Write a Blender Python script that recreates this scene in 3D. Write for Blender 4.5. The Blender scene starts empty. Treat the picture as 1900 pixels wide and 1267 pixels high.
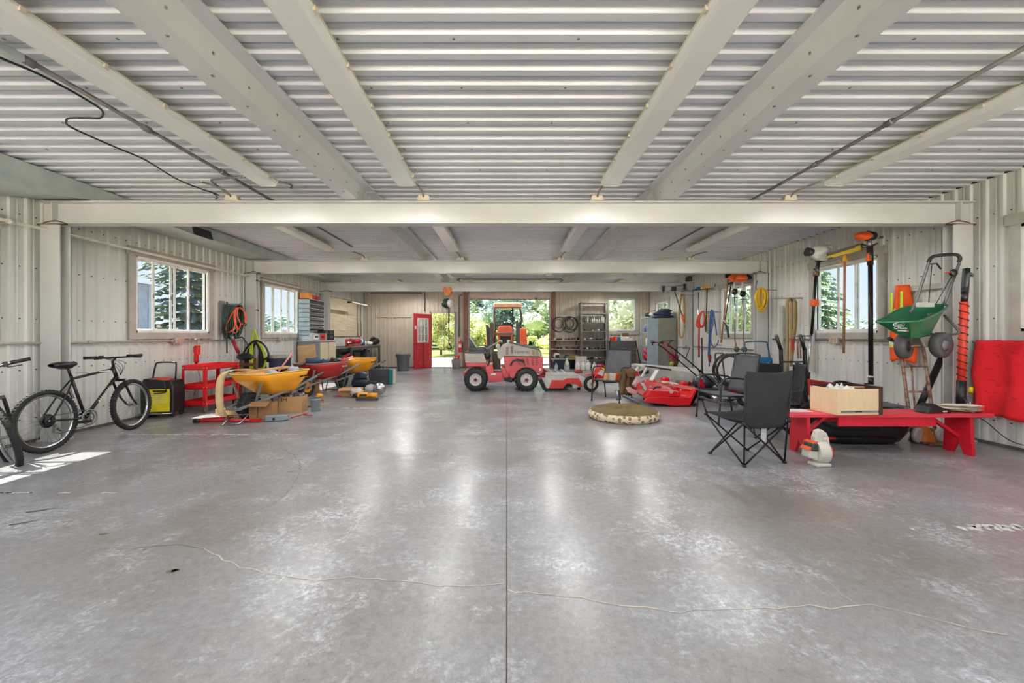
import bpy, math, random
from mathutils import Vector, Matrix, noise
random.seed(7)
sc = bpy.context.scene
COL = sc.collection
PI = math.pi
# ---------------- camera, world, sun, exposure ----------------
F, VX, VY, H = 740.0, 940.0, 623.0, 1.25
cd = bpy.data.cameras.new('camera'); cam = bpy.data.objects.new('camera', cd); COL.objects.link(cam)
cd.sensor_width = 36; cd.lens = F/1900*36; cd.shift_x = (950-VX)/1900; cd.shift_y = (VY-633.5)/1900
cd.clip_end = 500; cd.clip_start = 0.05
cam.location = (0, 0, H); cam.rotation_euler = (PI/2, 0, 0); sc.camera = cam
w = bpy.data.worlds.new('sky'); sc.world = w; w.use_nodes = True
nt = w.node_tree; nt.nodes.clear()
tc = nt.nodes.new('ShaderNodeTexCoord'); sx = nt.nodes.new('ShaderNodeSeparateXYZ')
rp = nt.nodes.new('ShaderNodeValToRGB'); bg = nt.nodes.new('ShaderNodeBackground'); wo = nt.nodes.new('ShaderNodeOutputWorld')
nt.links.new(tc.outputs['Generated'], sx.inputs[0]); nt.links.new(sx.outputs['Z'], rp.inputs[0])
nt.links.new(rp.outputs[0], bg.inputs[0]); nt.links.new(bg.outputs[0], wo.inputs[0])
e = rp.color_ramp.elements
e[0].position = 0.0; e[0].color = (0.80, 0.87, 1.0, 1); e[1].position = 0.6; e[1].color = (0.36, 0.53, 0.95, 1)
bg.inputs[1].default_value = .62
def light(name, kind, loc, rot, energy, color=(1, 1, 1), **k):
    l = bpy.data.lights.new(name, kind); l.energy = energy; l.color = color
    for a, b in k.items(): setattr(l, a, b)
    o = bpy.data.objects.new(name, l); COL.objects.link(o); o.location = loc; o.rotation_euler = rot
    return o
# sun from the left, high (patches fall just inside the left windows)
s = light('sun', 'SUN', (-20, 8, 30), (0, 0, 0), 8.0, (1, .93, .82), angle=0.009)
s.rotation_euler = Vector((math.cos(math.radians(60)), 0.02, -math.sin(math.radians(60)))).to_track_quat('-Z', 'Y').to_euler()
# area lamp added beyond the open end behind the camera, as stand-in daylight
light('fill_front_opening', 'AREA', (0, -9, 5.6), (PI/2, 0, PI), 150000, (.90, .955, 1), shape='RECTANGLE', size=18, size_y=11)
sc.view_settings.view_transform = 'Standard'; sc.view_settings.look = 'None'
sc.view_settings.exposure = 0.97; sc.view_settings.gamma = 1; sc.view_settings.use_curve_mapping = False
sc.cycles.max_bounces = 8; sc.cycles.diffuse_bounces = 5; sc.cycles.transparent_max_bounces = 12; sc.cycles.glossy_bounces = 4
sc.cycles.sample_clamp_indirect = 6

# ---------------- pixel helpers: a pixel at a stated real depth -> world ----------------
def P(x, y, d): return Vector(((x-VX)*d/F, d, H-(y-VY)*d/F))
def FLP(x, y):
    d = H*F/(y-VY); return P(x, y, d)
def WP(x, y, X): return P(x, y, F*X/(x-VX))
def poly(pts, d): return [((x-VX)*d/F, H-(y-VY)*d/F) for x, y in pts]

# ---------------- materials ----------------
def lin(c):
    return tuple(((v/255)/12.92 if v/255 <= .04045 else ((v/255+.055)/1.055)**2.4) for v in c) + (1,)
MC = {}
def mat(name, c, r=.5, m=0., c2=None, ns=8., amt=.5, bump=0., bs=60., spec=.5, coat=0, emis=0, det=6, stretch=None, contrast=.25):
    if name in MC: return MC[name]
    a = bpy.data.materials.new(name); a.use_nodes = True; n = a.node_tree; b = n.nodes['Principled BSDF']
    b.inputs['Base Color'].default_value = lin(c); b.inputs['Roughness'].default_value = r; b.inputs['Metallic'].default_value = m
    b.inputs['Specular IOR Level'].default_value = spec; b.inputs['Coat Weight'].default_value = coat
    t = n.nodes.new('ShaderNodeTexCoord'); mp = n.nodes.new('ShaderNodeMapping')
    n.links.new(t.outputs['Object'], mp.inputs[0])
    if stretch: mp.inputs['Scale'].default_value = stretch
    if c2 is None:
        c2 = tuple(max(0, v*.86) for v in c)
    nz = n.nodes.new('ShaderNodeTexNoise'); nz.inputs['Scale'].default_value = ns; nz.inputs['Detail'].default_value = det
    n.links.new(mp.outputs[0], nz.inputs['Vector'])
    cr = n.nodes.new('ShaderNodeValToRGB'); cr.color_ramp.elements[0].position = .5-contrast; cr.color_ramp.elements[1].position = .5+contrast
    cr.color_ramp.elements[0].color = lin(c2); cr.color_ramp.elements[1].color = lin(c)
    n.links.new(nz.outputs['Fac'], cr.inputs[0]); n.links.new(cr.outputs[0], b.inputs['Base Color'])
    if bump:
        n2 = n.nodes.new('ShaderNodeTexNoise'); n2.inputs['Scale'].default_value = bs; n.links.new(mp.outputs[0], n2.inputs['Vector'])
        bp = n.nodes.new('ShaderNodeBump'); bp.inputs['Strength'].default_value = bump; bp.inputs['Distance'].default_value = .02
        n.links.new(n2.outputs['Fac'], bp.inputs['Height']); n.links.new(bp.outputs[0], b.inputs['Normal'])
    if emis:
        b.inputs['Emission Color'].default_value = lin(c); b.inputs['Emission Strength'].default_value = emis
    MC[name] = a
    return a
def glassmat(name, tint, k):
    a = bpy.data.materials.new(name); a.use_nodes = True; n = a.node_tree; n.nodes.clear()
    o = n.nodes.new('ShaderNodeOutputMaterial'); mx = n.nodes.new('ShaderNodeMixShader'); tr = n.nodes.new('ShaderNodeBsdfTransparent')
    gl = n.nodes.new('ShaderNodeBsdfGlossy'); gl.inputs['Roughness'].default_value = .03; tr.inputs[0].default_value = tint
    fr = n.nodes.new('ShaderNodeLayerWeight'); fr.inputs[0].default_value = .15; ml = n.nodes.new('ShaderNodeMath'); ml.operation = 'MULTIPLY'; ml.inputs[1].default_value = k
    n.links.new(fr.outputs['Facing'], ml.inputs[0]); n.links.new(ml.outputs[0], mx.inputs[0]); n.links.new(tr.outputs[0], mx.inputs[1]); n.links.new(gl.outputs[0], mx.inputs[2])
    n.links.new(mx.outputs[0], o.inputs[0]); return a
GLASS = glassmat('window_glass', (.95, .97, .98, 1), .22)
WALL = mat('wall_sheet_paint', (216, 215, 211), .42, 0, (198, 196, 190), 1.3, bump=.03, bs=5)
BACKW = mat('back_wall_paint', (200, 190, 174), .45, 0, (182, 171, 154), 1.5)
CEIL = mat('ceiling_sheet_paint', (218, 221, 226), .33, 0, (202, 204, 208), .9, bump=.02, bs=4)
LINER = mat('dark_backing', (96, 92, 86), .9)
STEEL = mat('beam_paint', (206, 206, 204), .4, 0, (190, 188, 184), 1.5)
STEEL2 = mat('purlin_paint', (212, 211, 211), .38, .0, (198, 196, 196), 2.)
TRIMP = mat('window_trim_paint', (182, 176, 166), .5)
VINYL = mat('white_vinyl', (238, 238, 234), .35)
LFIX = mat('fixture_lens', (234, 234, 232), .3, 0, (224, 223, 220), 2)
LCREAM = mat('fixture_cream', (222, 210, 186), .45)
CONDUIT = mat('conduit_metal', (128, 124, 120), .4, .6)
CONW = mat('conduit_pale', (186, 180, 170), .45, .2)
GALV = mat('galvanized', (194, 204, 200), .38, .35, (168, 180, 177), 5.)
BLACK = mat('black_plastic', (24, 25, 27), .42)
BLACKM = mat('black_metal', (30, 31, 33), .32, .4)
RUBBER = mat('rubber', (34, 34, 35), .75, 0, (22, 22, 23), 20., bump=.2)
CHROME = mat('chrome', (200, 202, 204), .18, .95)
GREYM = mat('grey_metal', (140, 142, 144), .4, .6)
DGREY = mat('dark_grey_paint', (70, 72, 76), .45, .1)
RED = mat('red_paint', (206, 26, 34), .34, 0, (186, 20, 28), 3., coat=.3)
REDD = mat('dark_red', (150, 28, 30), .45)
BRICKR = mat('faded_red', (188, 52, 56), .4)
ORANGE = mat('orange_plastic', (240, 92, 26), .4)
YELLOW = mat('yellow_paint', (246, 172, 22), .36, 0, (232, 148, 16), 2.5, coat=.2)
YEL2 = mat('yellow_label', (240, 222, 30), .5)
WHITE = mat('white_plastic', (232, 231, 226), .4)
OFFW = mat('offwhite_plastic', (222, 218, 204), .42)
LGREY = mat('light_grey_paint', (196, 192, 184), .38)
TAN = mat('cardboard', (198, 156, 108), .8, 0, (180, 138, 92), 4.)
PLY = mat('plywood', (214, 182, 134), .6, 0, (194, 156, 106), 3., stretch=(1, 1, 6))
WOOD = mat('brown_wood', (122, 82, 50), .6, 0, (90, 58, 36), 5., stretch=(1, 1, 8))
BEIGE = mat('beige_laminate', (232, 206, 168), .45, 0, (224, 196, 156), 5., stretch=(8, 8, 1))
DBROWN = mat('dark_brown_laminate', (62, 32, 30), .4)
GREEN = mat('green_plastic', (28, 108, 72), .38, 0, (22, 92, 60), 3.)
BLUE = mat('blue_paint', (20, 108, 162), .35)
NAVY = mat('navy_fabric', (36, 48, 78), .8, bump=.3, bs=20)
FABRIC = mat('black_fabric', (34, 36, 40), .85, 0, (25, 27, 30), 6., bump=.15, bs=200)
MESHG = mat('grey_mesh', (92, 94, 98), .7)
RUST = mat('rusty_metal', (158, 140, 126), .6, .3, (112, 62, 38), 14., contrast=.12)
HIVIS = mat('orange_cloth', (252, 96, 24), .8)
HIYEL = mat('yellow_tape', (226, 240, 60), .5)
REDCL = mat('red_cloth', (214, 18, 34), .85, 0, (196, 14, 28), 2.)
BROWNC = mat('brown_cloth', (104, 78, 52), .9, bump=.4, bs=30)
OLIVE = mat('olive_cloth', (122, 104, 66), .9, 0, (104, 88, 54), 4., bump=.3, bs=40)
TIRE = mat('tractor_tire', (42, 42, 43), .7, 0, (30, 30, 31), 12.)
STRAP = mat('tan_strap', (170, 146, 98), .8)
LIME = mat('lime_hose', (206, 218, 40), .45)
YCORD = mat('yellow_cord', (224, 182, 32), .5)
OCORD = mat('orange_cord', (248, 96, 44), .45)
BCORD = mat('blue_cord', (44, 84, 140), .5)
GCORD = mat('green_cord', (44, 66, 54), .6)
LBLUE = mat('light_blue_paint', (168, 186, 196), .4)
GREENG = mat('grey_green_paint', (138, 138, 124), .5)

# ---------------- geometry builder ----------------
def frame(d):
    d = d.normalized(); u = Vector((0, 0, 1)) if abs(d.z) < .95 else Vector((1, 0, 0))
    a = d.cross(u).normalized(); return a, a.cross(d).normalized()
def sm(pts, k=5, closed=False):
    pts = [Vector(p) for p in pts]; n = len(pts); out = []
    for i in range(n if closed else n-1):
        g = (lambda j: pts[j % n]) if closed else (lambda j: pts[min(max(j, 0), n-1)])
        p0, p1, p2, p3 = g(i-1), g(i), g(i+1), g(i+2)
        for j in range(k):
            t = j/k
            out.append(.5*((2*p1)+(p2-p0)*t+(2*p0-5*p1+4*p2-p3)*t*t+(3*p1-p0-3*p2+p3)*t**3))
    if not closed: out.append(pts[-1])
    return out
class G:
    def __init__(s): s.v = []; s.f = []; s.s = []; s.m = None
    def add(s, vs, fs, smooth=False):
        o = len(s.v)
        vs = [Vector(v) for v in vs]
        if s.m is not None: vs = [s.m @ v for v in vs]
        s.v += vs; s.f += [tuple(i+o for i in f) for f in fs]; s.s += [smooth]*len(fs); return s
    def box(s, x0, x1, y0, y1, z0, z1):
        return s.add([(x0, y0, z0), (x1, y0, z0), (x1, y1, z0), (x0, y1, z0), (x0, y0, z1), (x1, y0, z1), (x1, y1, z1), (x0, y1, z1)],
                     [(0, 3, 2, 1), (4, 5, 6, 7), (0, 1, 5, 4), (1, 2, 6, 5), (2, 3, 7, 6), (3, 0, 4, 7)])
    def obox(s, c, size, rot=(0, 0, 0)):
        from mathutils import Euler
        R = Euler(rot).to_matrix(); c = Vector(c); h = [v/2 for v in size]; vs = []
        for z in (-1, 1):
            for (x, y) in ((-1, -1), (1, -1), (1, 1), (-1, 1)): vs.append(c+R @ Vector((x*h[0], y*h[1], z*h[2])))
        return s.add(vs, [(0, 3, 2, 1), (4, 5, 6, 7), (0, 1, 5, 4), (1, 2, 6, 5), (2, 3, 7, 6), (3, 0, 4, 7)])
    def bar(s, p0, p1, a, b, up=None):
        p0, p1 = Vector(p0), Vector(p1); d = (p1-p0).normalized()
        if up is None: u, v = frame(d)
        else:
            u = d.cross(Vector(up)).normalized(); v = u.cross(d).normalized()
        u = u*a/2; v = v*b/2
        vs = [p0-u-v, p0+u-v, p0+u+v, p0-u+v, p1-u-v, p1+u-v, p1+u+v, p1-u+v]
        return s.add(vs, [(0, 3, 2, 1), (4, 5, 6, 7), (0, 1, 5, 4), (1, 2, 6, 5), (2, 3, 7, 6), (3, 0, 4, 7)])
    def tube(s, pts, r, n=8, closed=False, smooth=True):
        pts = [Vector(p) for p in pts]; m = len(pts); rs = r if isinstance(r, (list, tuple)) else [r]*m
        t = (pts[1]-pts[0]).normalized(); a, b = frame(t); vs = []
        for i, p in enumerate(pts):
            if closed: nt = (pts[(i+1) % m]-pts[i-1])
            else: nt = pts[min(i+1, m-1)]-pts[max(i-1, 0)]
            if nt.length < 1e-9: nt = t
            nt = nt.normalized(); q = t.rotation_difference(nt); a = q @ a; b = q @ b; t = nt
            for j in range(n):
                an = 2*PI*j/n; vs.append(p+(a*math.cos(an)+b*math.sin(an))*rs[i])
        fs = []
        for i in range(m if closed else m-1):
            k = (i+1) % m
            for j in range(n): fs.append((i*n+j, i*n+(j+1) % n, k*n+(j+1) % n, k*n+j))
        s.add(vs, fs, smooth)
        if not closed:
            o = len(s.v)-len(vs); s.f += [tuple(o+j for j in reversed(range(n))), tuple(o+(m-1)*n+j for j in range(n))]; s.s += [False, False]
        return s
    def cyl(s, p0, p1, r, r2=None, n=12): return s.tube([p0, p1], [r, r if r2 is None else r2], n)
    def lathe(s, prof, c=(0, 0, 0), ax=(0, 0, 1), n=20, smooth=True):
        c = Vector(c); ax = Vector(ax).normalized(); a, b = frame(ax); vs = []; m = len(prof)
        for r, h in prof:
            for j in range(n):
                an = 2*PI*j/n; vs.append(c+ax*h+(a*math.cos(an)+b*math.sin(an))*max(r, 1e-4))
        fs = [(i*n+j, i*n+(j+1) % n, (i+1)*n+(j+1) % n, (i+1)*n+j) for i in range(m-1) for j in range(n)]
        return s.add(vs, fs, smooth)
    def torus(s, c, ax, R, r, n=24, k=8, sc=(1, 1)):
        c = Vector(c); a, b = frame(Vector(ax))
        return s.tube([c+(a*math.cos(2*PI*i/n)*sc[0]+b*math.sin(2*PI*i/n)*sc[1])*R for i in range(n)], r, k, True)
    def prism(s, pl, ax, a, b):
        n = len(pl)
        def mk(p, t): return {'x': (t, p[0], p[1]), 'y': (p[0], t, p[1]), 'z': (p[0], p[1], t)}[ax]
        vs = [mk(p, a) for p in pl]+[mk(p, b) for p in pl]
        return s.add(vs, [tuple(range(n)), tuple(reversed(range(n, 2*n)))]+[(i, (i+1) % n, n+(i+1) % n, n+i) for i in range(n)])
    def blob(s, c, r, nz=.15, seed=0, nu=12, nv=8, fr=2.):
        c = Vector(c); vs = []
        for i in range(nv+1):
            th = PI*i/nv
            for j in range(nu):
                ph = 2*PI*j/nu; d = Vector((math.sin(th)*math.cos(ph), math.sin(th)*math.sin(ph), math.cos(th)))
                k = 1+nz*noise.noise(d*fr+Vector((seed*7.3, seed, 0)))*2
                vs.append(c+Vector((d.x*r[0]*k, d.y*r[1]*k, d.z*r[2]*k)))
        return s.add(vs, [(i*nu+j, (i+1)*nu+j, (i+1)*nu+(j+1) % nu, i*nu+(j+1) % nu) for i in range(nv) for j in range(nu)], True)
    def grid(s, nu, nv, fn, smooth=True):
        vs = [fn(i/nu, j/nv) for j in range(nv+1) for i in range(nu+1)]
        return s.add(vs, [(j*(nu+1)+i, j*(nu+1)+i+1, (j+1)*(nu+1)+i+1, (j+1)*(nu+1)+i) for j in range(nv) for i in range(nu)], smooth)
    def ob(s, name, m, parent=None, bev=0, solid=0, world=None, stuff=False):
        me = bpy.data.meshes.new(name); vs = s.v
        if parent is not None and (world if world is not None else parent.get('_w')):
            inv = parent.matrix_world.inverted() if not parent.parent else (parent.parent.matrix_world.inverted())
            vs = [inv @ v for v in vs]
        me.from_pydata([tuple(v) for v in vs], [], s.f); me.polygons.foreach_set('use_smooth', s.s)
        me.materials.append(m); me.validate(); me.update()
        import bmesh
        bm = bmesh.new(); bm.from_mesh(me); bmesh.ops.recalc_face_normals(bm, faces=bm.faces); bm.to_mesh(me); bm.free()
        o = bpy.data.objects.new(name, me); COL.objects.link(o)
        if parent is not None:
            o.parent = parent
            if parent.get('_w') : o['_w'] = 1
        if bev:
            b = o.modifiers.new('bevel', 'BEVEL'); b.width = bev; b.segments = 2; b.limit_method = 'ANGLE'; b.angle_limit = .6
        if solid:
            b = o.modifiers.new('solid', 'SOLIDIFY'); b.thickness = solid; b.offset = 0
        if stuff: o['kind'] = 'stuff'
        return o
USED = []
def tag(o, label, cat, group=None, kind=None):
    o['label'] = label; o['category'] = cat
    if group: o['group'] = group
    if kind: o['kind'] = kind
    USED.append(o); return o
def thing(name, label, cat, loc=(0, 0, 0), rz=0, group=None, w=False, rot=None):
    o = bpy.data.objects.new(name, None); COL.objects.link(o); o.empty_display_size = .1
    o.location = loc; o.rotation_euler = rot if rot else (0, 0, rz)
    o.matrix_world = Matrix.LocRotScale(Vector(loc), o.rotation_euler, None)
    if w: o['_w'] = 1
    return tag(o, label, cat, group)
def struct(name, o=None):
    if o is None:
        o = bpy.data.objects.new(name, None); COL.objects.link(o); o.empty_display_size = .1
    o['kind'] = 'structure'; return o
def dup(o, loc=None, rz=None, label=None, parent=None, rot=None):
    c = o.copy(); COL.objects.link(c)
    if parent is not None:
        c.parent = parent
    else:
        if loc is not None: c.location = loc
        if rz is not None: c.rotation_euler = (0, 0, rz)
        if rot is not None: c.rotation_euler = rot
        if label: c['label'] = label
    for ch in list(o.children): dup(ch, parent=c)
    return c
def text(s, size, m, parent, mw, name='lettering', ext=.001, shear=0, space=1):
    cu = bpy.data.curves.new(name, 'FONT'); cu.body = s; cu.size = size; cu.extrude = ext; cu.align_x = 'CENTER'; cu.align_y = 'CENTER'
    cu.shear = shear; cu.space_character = space; cu.resolution_u = 3
    t = bpy.data.objects.new(name, cu); COL.objects.link(t)
    dg = bpy.context.evaluated_depsgraph_get(); me = bpy.data.meshes.new_from_object(t.evaluated_get(dg)); bpy.data.objects.remove(t)
    me.transform(mw if not parent or not parent.get('_w') else (parent.parent or parent).matrix_world.inverted() @ mw)
    me.materials.clear(); me.materials.append(m)
    o = bpy.data.objects.new(name, me); COL.objects.link(o); o.parent = parent; return o
# ---------------- room shell ----------------
XL, XR, YB, YF, ZC = -5.58, 5.58, 15.6, -2.4, 3.07
PROF = [(0, 1), (.058, 1), (.072, 0), (.103, 0), (.108, .22), (.114, .22), (.119, 0), (.146, 0), (.16, 1)]
PROFW = [(0, 1), (.03, 1), (.045, 0), (.075, 0), (.08, .25), (.09, .25), (.095, 0), (.145, 0), (.16, 1)]
def sheets(parent, name, m, u0, u1, v0, v1, mp, depth, holes=(), width=.96, prof=PROF, vc=None):
    k = 0; a = u0
    while a < u1-1e-6:
        b = min(a+width, u1); g = G(); us = set([a, b])
        base = math.floor(a/.16)
        for i in range(base-1, base+int(width/.16)+3):
            for o_, _ in prof[:-1]:
                q = i*.16+o_
                if a < q < b: us.add(round(q, 5))
        for h in holes:
            for q in h[:2]:
                if a < q < b: us.add(q)
        us = sorted(us); st = .0015 if k % 2 else 0
        def hh(u):
            t = (u % .16)
            for (o0, h0), (o1, h1) in zip(prof, prof[1:]):
                if o0 <= t <= o1+1e-9: return h0+(h1-h0)*(t-o0)/(o1-o0)
            return 1
        for p, q in zip(us, us[1:]):
            md = (p+q)/2; rng = [(v0, v1 if vc is None else vc(md))]
            for h in holes:
                if h[0] < md < h[1]:
                    nr = []
                    for x, y in rng:
                        if h[2] > x: nr.append((x, min(y, h[2])))
                        if h[3] < y: nr.append((max(x, h[3]), y))
                    rng = nr
            hp, hq = hh(p+1e-7)*depth+st, hh(q-1e-7)*depth+st
            for x, y in rng:
                if y-x > .001: g.add([mp(p, x, hp), mp(q, x, hq), mp(q, y, hq), mp(p, y, hp)], [(0, 1, 2, 3)])
        if g.f: g.ob(name, m, parent)
        a = b; k += 1
def wallmesh(name, ax, a0, a1, pos, th, holes, z1=ZC+.1):
    g = G(); cuts = sorted(set([a0, a1]+[q for h in holes for q in h[:2]]))
    for p, q in zip(cuts, cuts[1:]):
        md = (p+q)/2; rng = [(0, z1)]
        for h in holes:
            if h[0] < md < h[1]:
                nr = []
                for x, y in rng:
                    if h[2] > x+1e-6: nr.append((x, h[2]))
                    if h[3] < y-1e-6: nr.append((h[3], y))
                rng = nr
        for x, y in rng:
            if ax == 'y': g.box(min(pos, pos+th), max(pos, pos+th), p, q, x, y)
            else: g.box(p, q, min(pos, pos+th), max(pos, pos+th), x, y)
    o = g.ob(name, LINER); return struct(name, o)
ZS, ZT = 1.30, 2.46
HL = [(2.80, 4.28, ZS, ZT), (5.98, 7.46, ZS, ZT), (9.16, 10.64, ZS, ZT)]
HR = [(2.85, 4.31, ZS, ZT), (5.97, 7.22, ZS, ZT), (9.06, 10.34, ZS, ZT), (13.75, 14.85, ZS, ZT)]
DOOR = (-2.95, -2.05, 0, 2.13); GAR = (-1.45, 1.67, 0, 2.95); WB = (3.97, 5.02, 1.44, 2.70)
wl = wallmesh('wall_left', 'y', YF, YB+.1, XL-.03, -.07, HL); tag(wl, 'left long wall of white ribbed metal sheets with sliding windows', 'wall')
sheets(wl, 'wall_sheet', WALL, YF, YB, .03, ZC, lambda u, v, h: (XL-.02+h, u, v), .022, HL, prof=PROFW)
wr = wallmesh('wall_right', 'y', YF, YB+.1, XR+.03, .07, HR); tag(wr, 'right long wall of white ribbed metal sheets behind the hanging tools', 'wall')
sheets(wr, 'wall_sheet', WALL, YF, YB, .03, ZC, lambda u, v, h: (XR+.02-h, u, v), .022, HR, prof=PROFW)
wb = wallmesh('wall_back', 'x', XL-.1, XR+.1, YB+.03, .07, [DOOR, GAR, WB]); tag(wb, 'far end wall of tan ribbed sheets around the big door opening', 'wall')
sheets(wb, 'wall_sheet', BACKW, XL, XR, .03, ZC, lambda u, v, h: (u, YB+.02-h, v), .02, [DOOR, GAR, WB], prof=PROFW)
wf = wallmesh('wall_front', 'x', XL-.1, XR+.1, YF-.1, -.07, [(-5.35, 5.35, 0, 2.98)]); tag(wf, 'near end wall behind the camera with a wide open doorway', 'wall')
# baseboard angles
for nm, a in (('baseboard_left', (XL, XL+.02, YF, YB, 0, .035)), ('baseboard_right', (XR-.02, XR, YF, YB, 0, .035))):
    o = G().box(*a).ob(nm, LINER); struct(nm, o); tag(o, 'dark foot strip under the '+nm.split('_')[1]+' wall sheets', 'baseboard')
g = G()
for x0, x1 in ((XL, -3.0), (-2.0, -1.62), (1.88, XR)): g.box(x0, x1, YB-.02, YB, 0, .035)
o = g.ob('baseboard_back', LINER); struct('', o); tag(o, 'dark foot strip under the far wall sheets', 'baseboard')
# ceiling
g = G(); g.box(XL-.1, XR+.1, YF-.17, YB+.1, ZC+.03, ZC+.12); ce = g.ob('ceiling', LINER); struct('', ce)
tag(ce, 'white ribbed sheet metal ceiling', 'ceiling')
sheets(ce, 'ceiling_sheet', CEIL, YF, YB, XL, XR, lambda u, v, h: (v, u, ZC+.022-h), .030)
g = G()   # ceiling and wall screws
random.seed(3)
for y in [i*.48+.03 for i in range(3, 33)]:
    for x in [i*.7-5.2 for i in range(16)]:
        if abs(x) < 5.4: g.obox((x+random.uniform(-.04, .04), y, ZC-.010), (.014, .014, .008))
g.ob('screw', GREYM, ce, stuff=True)
for wo_, sg in ((wl, -1), (wr, 1)):
    g = G(); hs = HL if sg < 0 else HR
    for z in (.28, .85, 1.45, 2.05, 2.65):
        for i in range(0, 95):
            y = i*.16+.10
            if any(h[0]-.1 < y < h[1]+.1 and h[2]-.1 < z < h[3]+.1 for h in hs): continue
            g.obox((sg*(5.594), y, z), (.010, .012, .012))
    g.ob('screw', DGREY, wo_, stuff=True)
# floor: two slabs either side of the sawn joint
def floormat():
    a = bpy.data.materials.new('polished_concrete'); a.use_nodes = True; n = a.node_tree; b = n.nodes['Principled BSDF']; L = n.links.new
    t = n.nodes.new('ShaderNodeTexCoord')
    def nz(sc_, det, w=0., rough=.6):
        q = n.nodes.new('ShaderNodeTexNoise'); q.inputs['Scale'].default_value = sc_; q.inputs['Detail'].default_value = det; q.inputs['Roughness'].default_value = rough
        q.inputs['Distortion'].default_value = w; L(t.outputs['Object'], q.inputs['Vector']); return q.outputs['Fac']
    def ramp(src, p0, p1, c0, c1):
        q = n.nodes.new('ShaderNodeValToRGB'); q.color_ramp.elements[0].position = p0; q.color_ramp.elements[1].position = p1
        q.color_ramp.elements[0].color = c0; q.color_ramp.elements[1].color = c1; L(src, q.inputs[0]); return q.outputs[0]
    def mix(f, x, y, ty='MIX'):
        q = n.nodes.new('ShaderNodeMix'); q.data_type = 'RGBA'; q.blend_type = ty
        if isinstance(f, float): q.inputs[0].default_value = f
        else: L(f, q.inputs[0])
        L(x, q.inputs[6]); L(y, q.inputs[7]); return q.outputs[2]
    base = ramp(nz(.55, 5, .2), .35, .66, lin((133, 127, 122)), lin((156, 160, 166)))
    fine = ramp(nz(22, 12, .15, .85), .36, .64, (.50, .49, .49, 1), (1.12, 1.12, 1.12, 1))
    c = mix(.75, base, fine, 'MULTIPLY')
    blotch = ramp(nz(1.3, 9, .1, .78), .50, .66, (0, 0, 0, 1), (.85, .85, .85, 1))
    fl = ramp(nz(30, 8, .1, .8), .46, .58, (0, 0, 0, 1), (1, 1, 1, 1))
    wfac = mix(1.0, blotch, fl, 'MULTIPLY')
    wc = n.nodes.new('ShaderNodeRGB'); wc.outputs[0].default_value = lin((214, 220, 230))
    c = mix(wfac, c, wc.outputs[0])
    sp = ramp(nz(90, 3, 0, .5), .30, .36, (.5, .5, .5, 1), (1, 1, 1, 1))
    c = mix(.6, c, sp, 'MULTIPLY')
    L(c, b.inputs['Base Color'])
    r = ramp(nz(2.2, 7, .8), .3, .7, (.30, .30, .30, 1), (.44, .44, .44, 1)); L(r, b.inputs['Roughness'])
    b.inputs['Specular IOR Level'].default_value = .55
    b.inputs['Coat Weight'].default_value = .25; b.inputs['Coat Roughness'].default_value = .22
    bp = n.nodes.new('ShaderNodeBump'); bp.inputs['Strength'].default_value = .12; bp.inputs['Distance'].default_value = .01
    L(nz(9, 8, .4), bp.inputs['Height']); L(bp.outputs[0], b.inputs['Normal'])
    return a
FLO = floormat()
g = G(); g.box(XL-.1, XR+.1, YF-.1, YB+.1, -.15, -.012); fl = g.ob('floor', LINER); struct('', fl); tag(fl, 'polished grey concrete floor with a long joint and pale cracks', 'floor')
G().box(XL-.03, -.0025, YF-.1, YB+.1, -.015, 0).ob('floor_slab', FLO, fl)
G().box(.0025, XR+.03, YF-.1, YB+.1, -.015, 0).ob('floor_slab', FLO, fl)
CR = mat('crack_line', (206, 196, 178), .7); CRD = mat('crack_dark', (112, 98, 84), .8); PAINT = mat('worn_floor_paint', (222, 222, 214), .6)
def ribbon(g, pts, wd, z=.0012, jag=0., seed=1):
    random.seed(seed); q = []
    for p, p2 in zip(pts, pts[1:]):
        k = max(1, int((Vector(p2)-Vector(p)).length/.05))
        for i in range(k): 
            v = Vector(p).lerp(Vector(p2), i/k); q.append(v+Vector((random.uniform(-jag, jag), random.uniform(-jag, jag), 0)))
    q.append(Vector(pts[-1]))
    for a, b in zip(q, q[1:]):
        d = (b-a); d.z = 0
        if d.length < 1e-5: continue
        s_ = Vector((-d.y, d.x, 0)).normalized()*wd*random.uniform(.35, 1)/2
        g.add([(a-s_).xy.to_3d()+Vector((0, 0, z)), (b-s_).xy.to_3d()+Vector((0, 0, z)), (b+s_).xy.to_3d()+Vector((0, 0, z)), (a+s_).xy.to_3d()+Vector((0, 0, z))], [(0, 1, 2, 3)])
def fl_line(px): return [FLP(x, y) for x, y in px]
g = G()
ribbon(g, fl_line([(378, 1018), (405, 1032), (430, 1043), (446, 1052), (490, 1062), (540, 1070), (590, 1076), (650, 1070), (700, 1075), (760, 1079), (810, 1087), (860, 1088), (932, 1083)]), .008, jag=.009, seed=1)
ribbon(g, fl_line([(938, 1096), (1000, 1101), (1060, 1107), (1100, 1115), (1150, 1121), (1200, 1128), (1265, 1135), (1320, 1130), (1380, 1132), (1440, 1128), (1505, 1124), (1545, 1132), (1590, 1123), (1620, 1124), (1680, 1135), (1750, 1152), (1820, 1172), (1870, 1178)]), .008, jag=.009, seed=2)
ribbon(g, fl_line([(1591, 1123), (1560, 1100), (1530, 1075)]), .003, jag=.006, seed=2)
g.ob('crack', CR, fl, stuff=True)
g = G()
ribbon(g, fl_line([(215, 1020), (260, 1016), (330, 1010), (378, 1018)]), .004, jag=.006, seed=3)
ribbon(g, fl_line([(520, 830), (545, 845), (557, 860), (553, 885), (540, 905), (527, 922), (500, 938), (465, 952)]), .005, jag=.01, seed=4)
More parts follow.
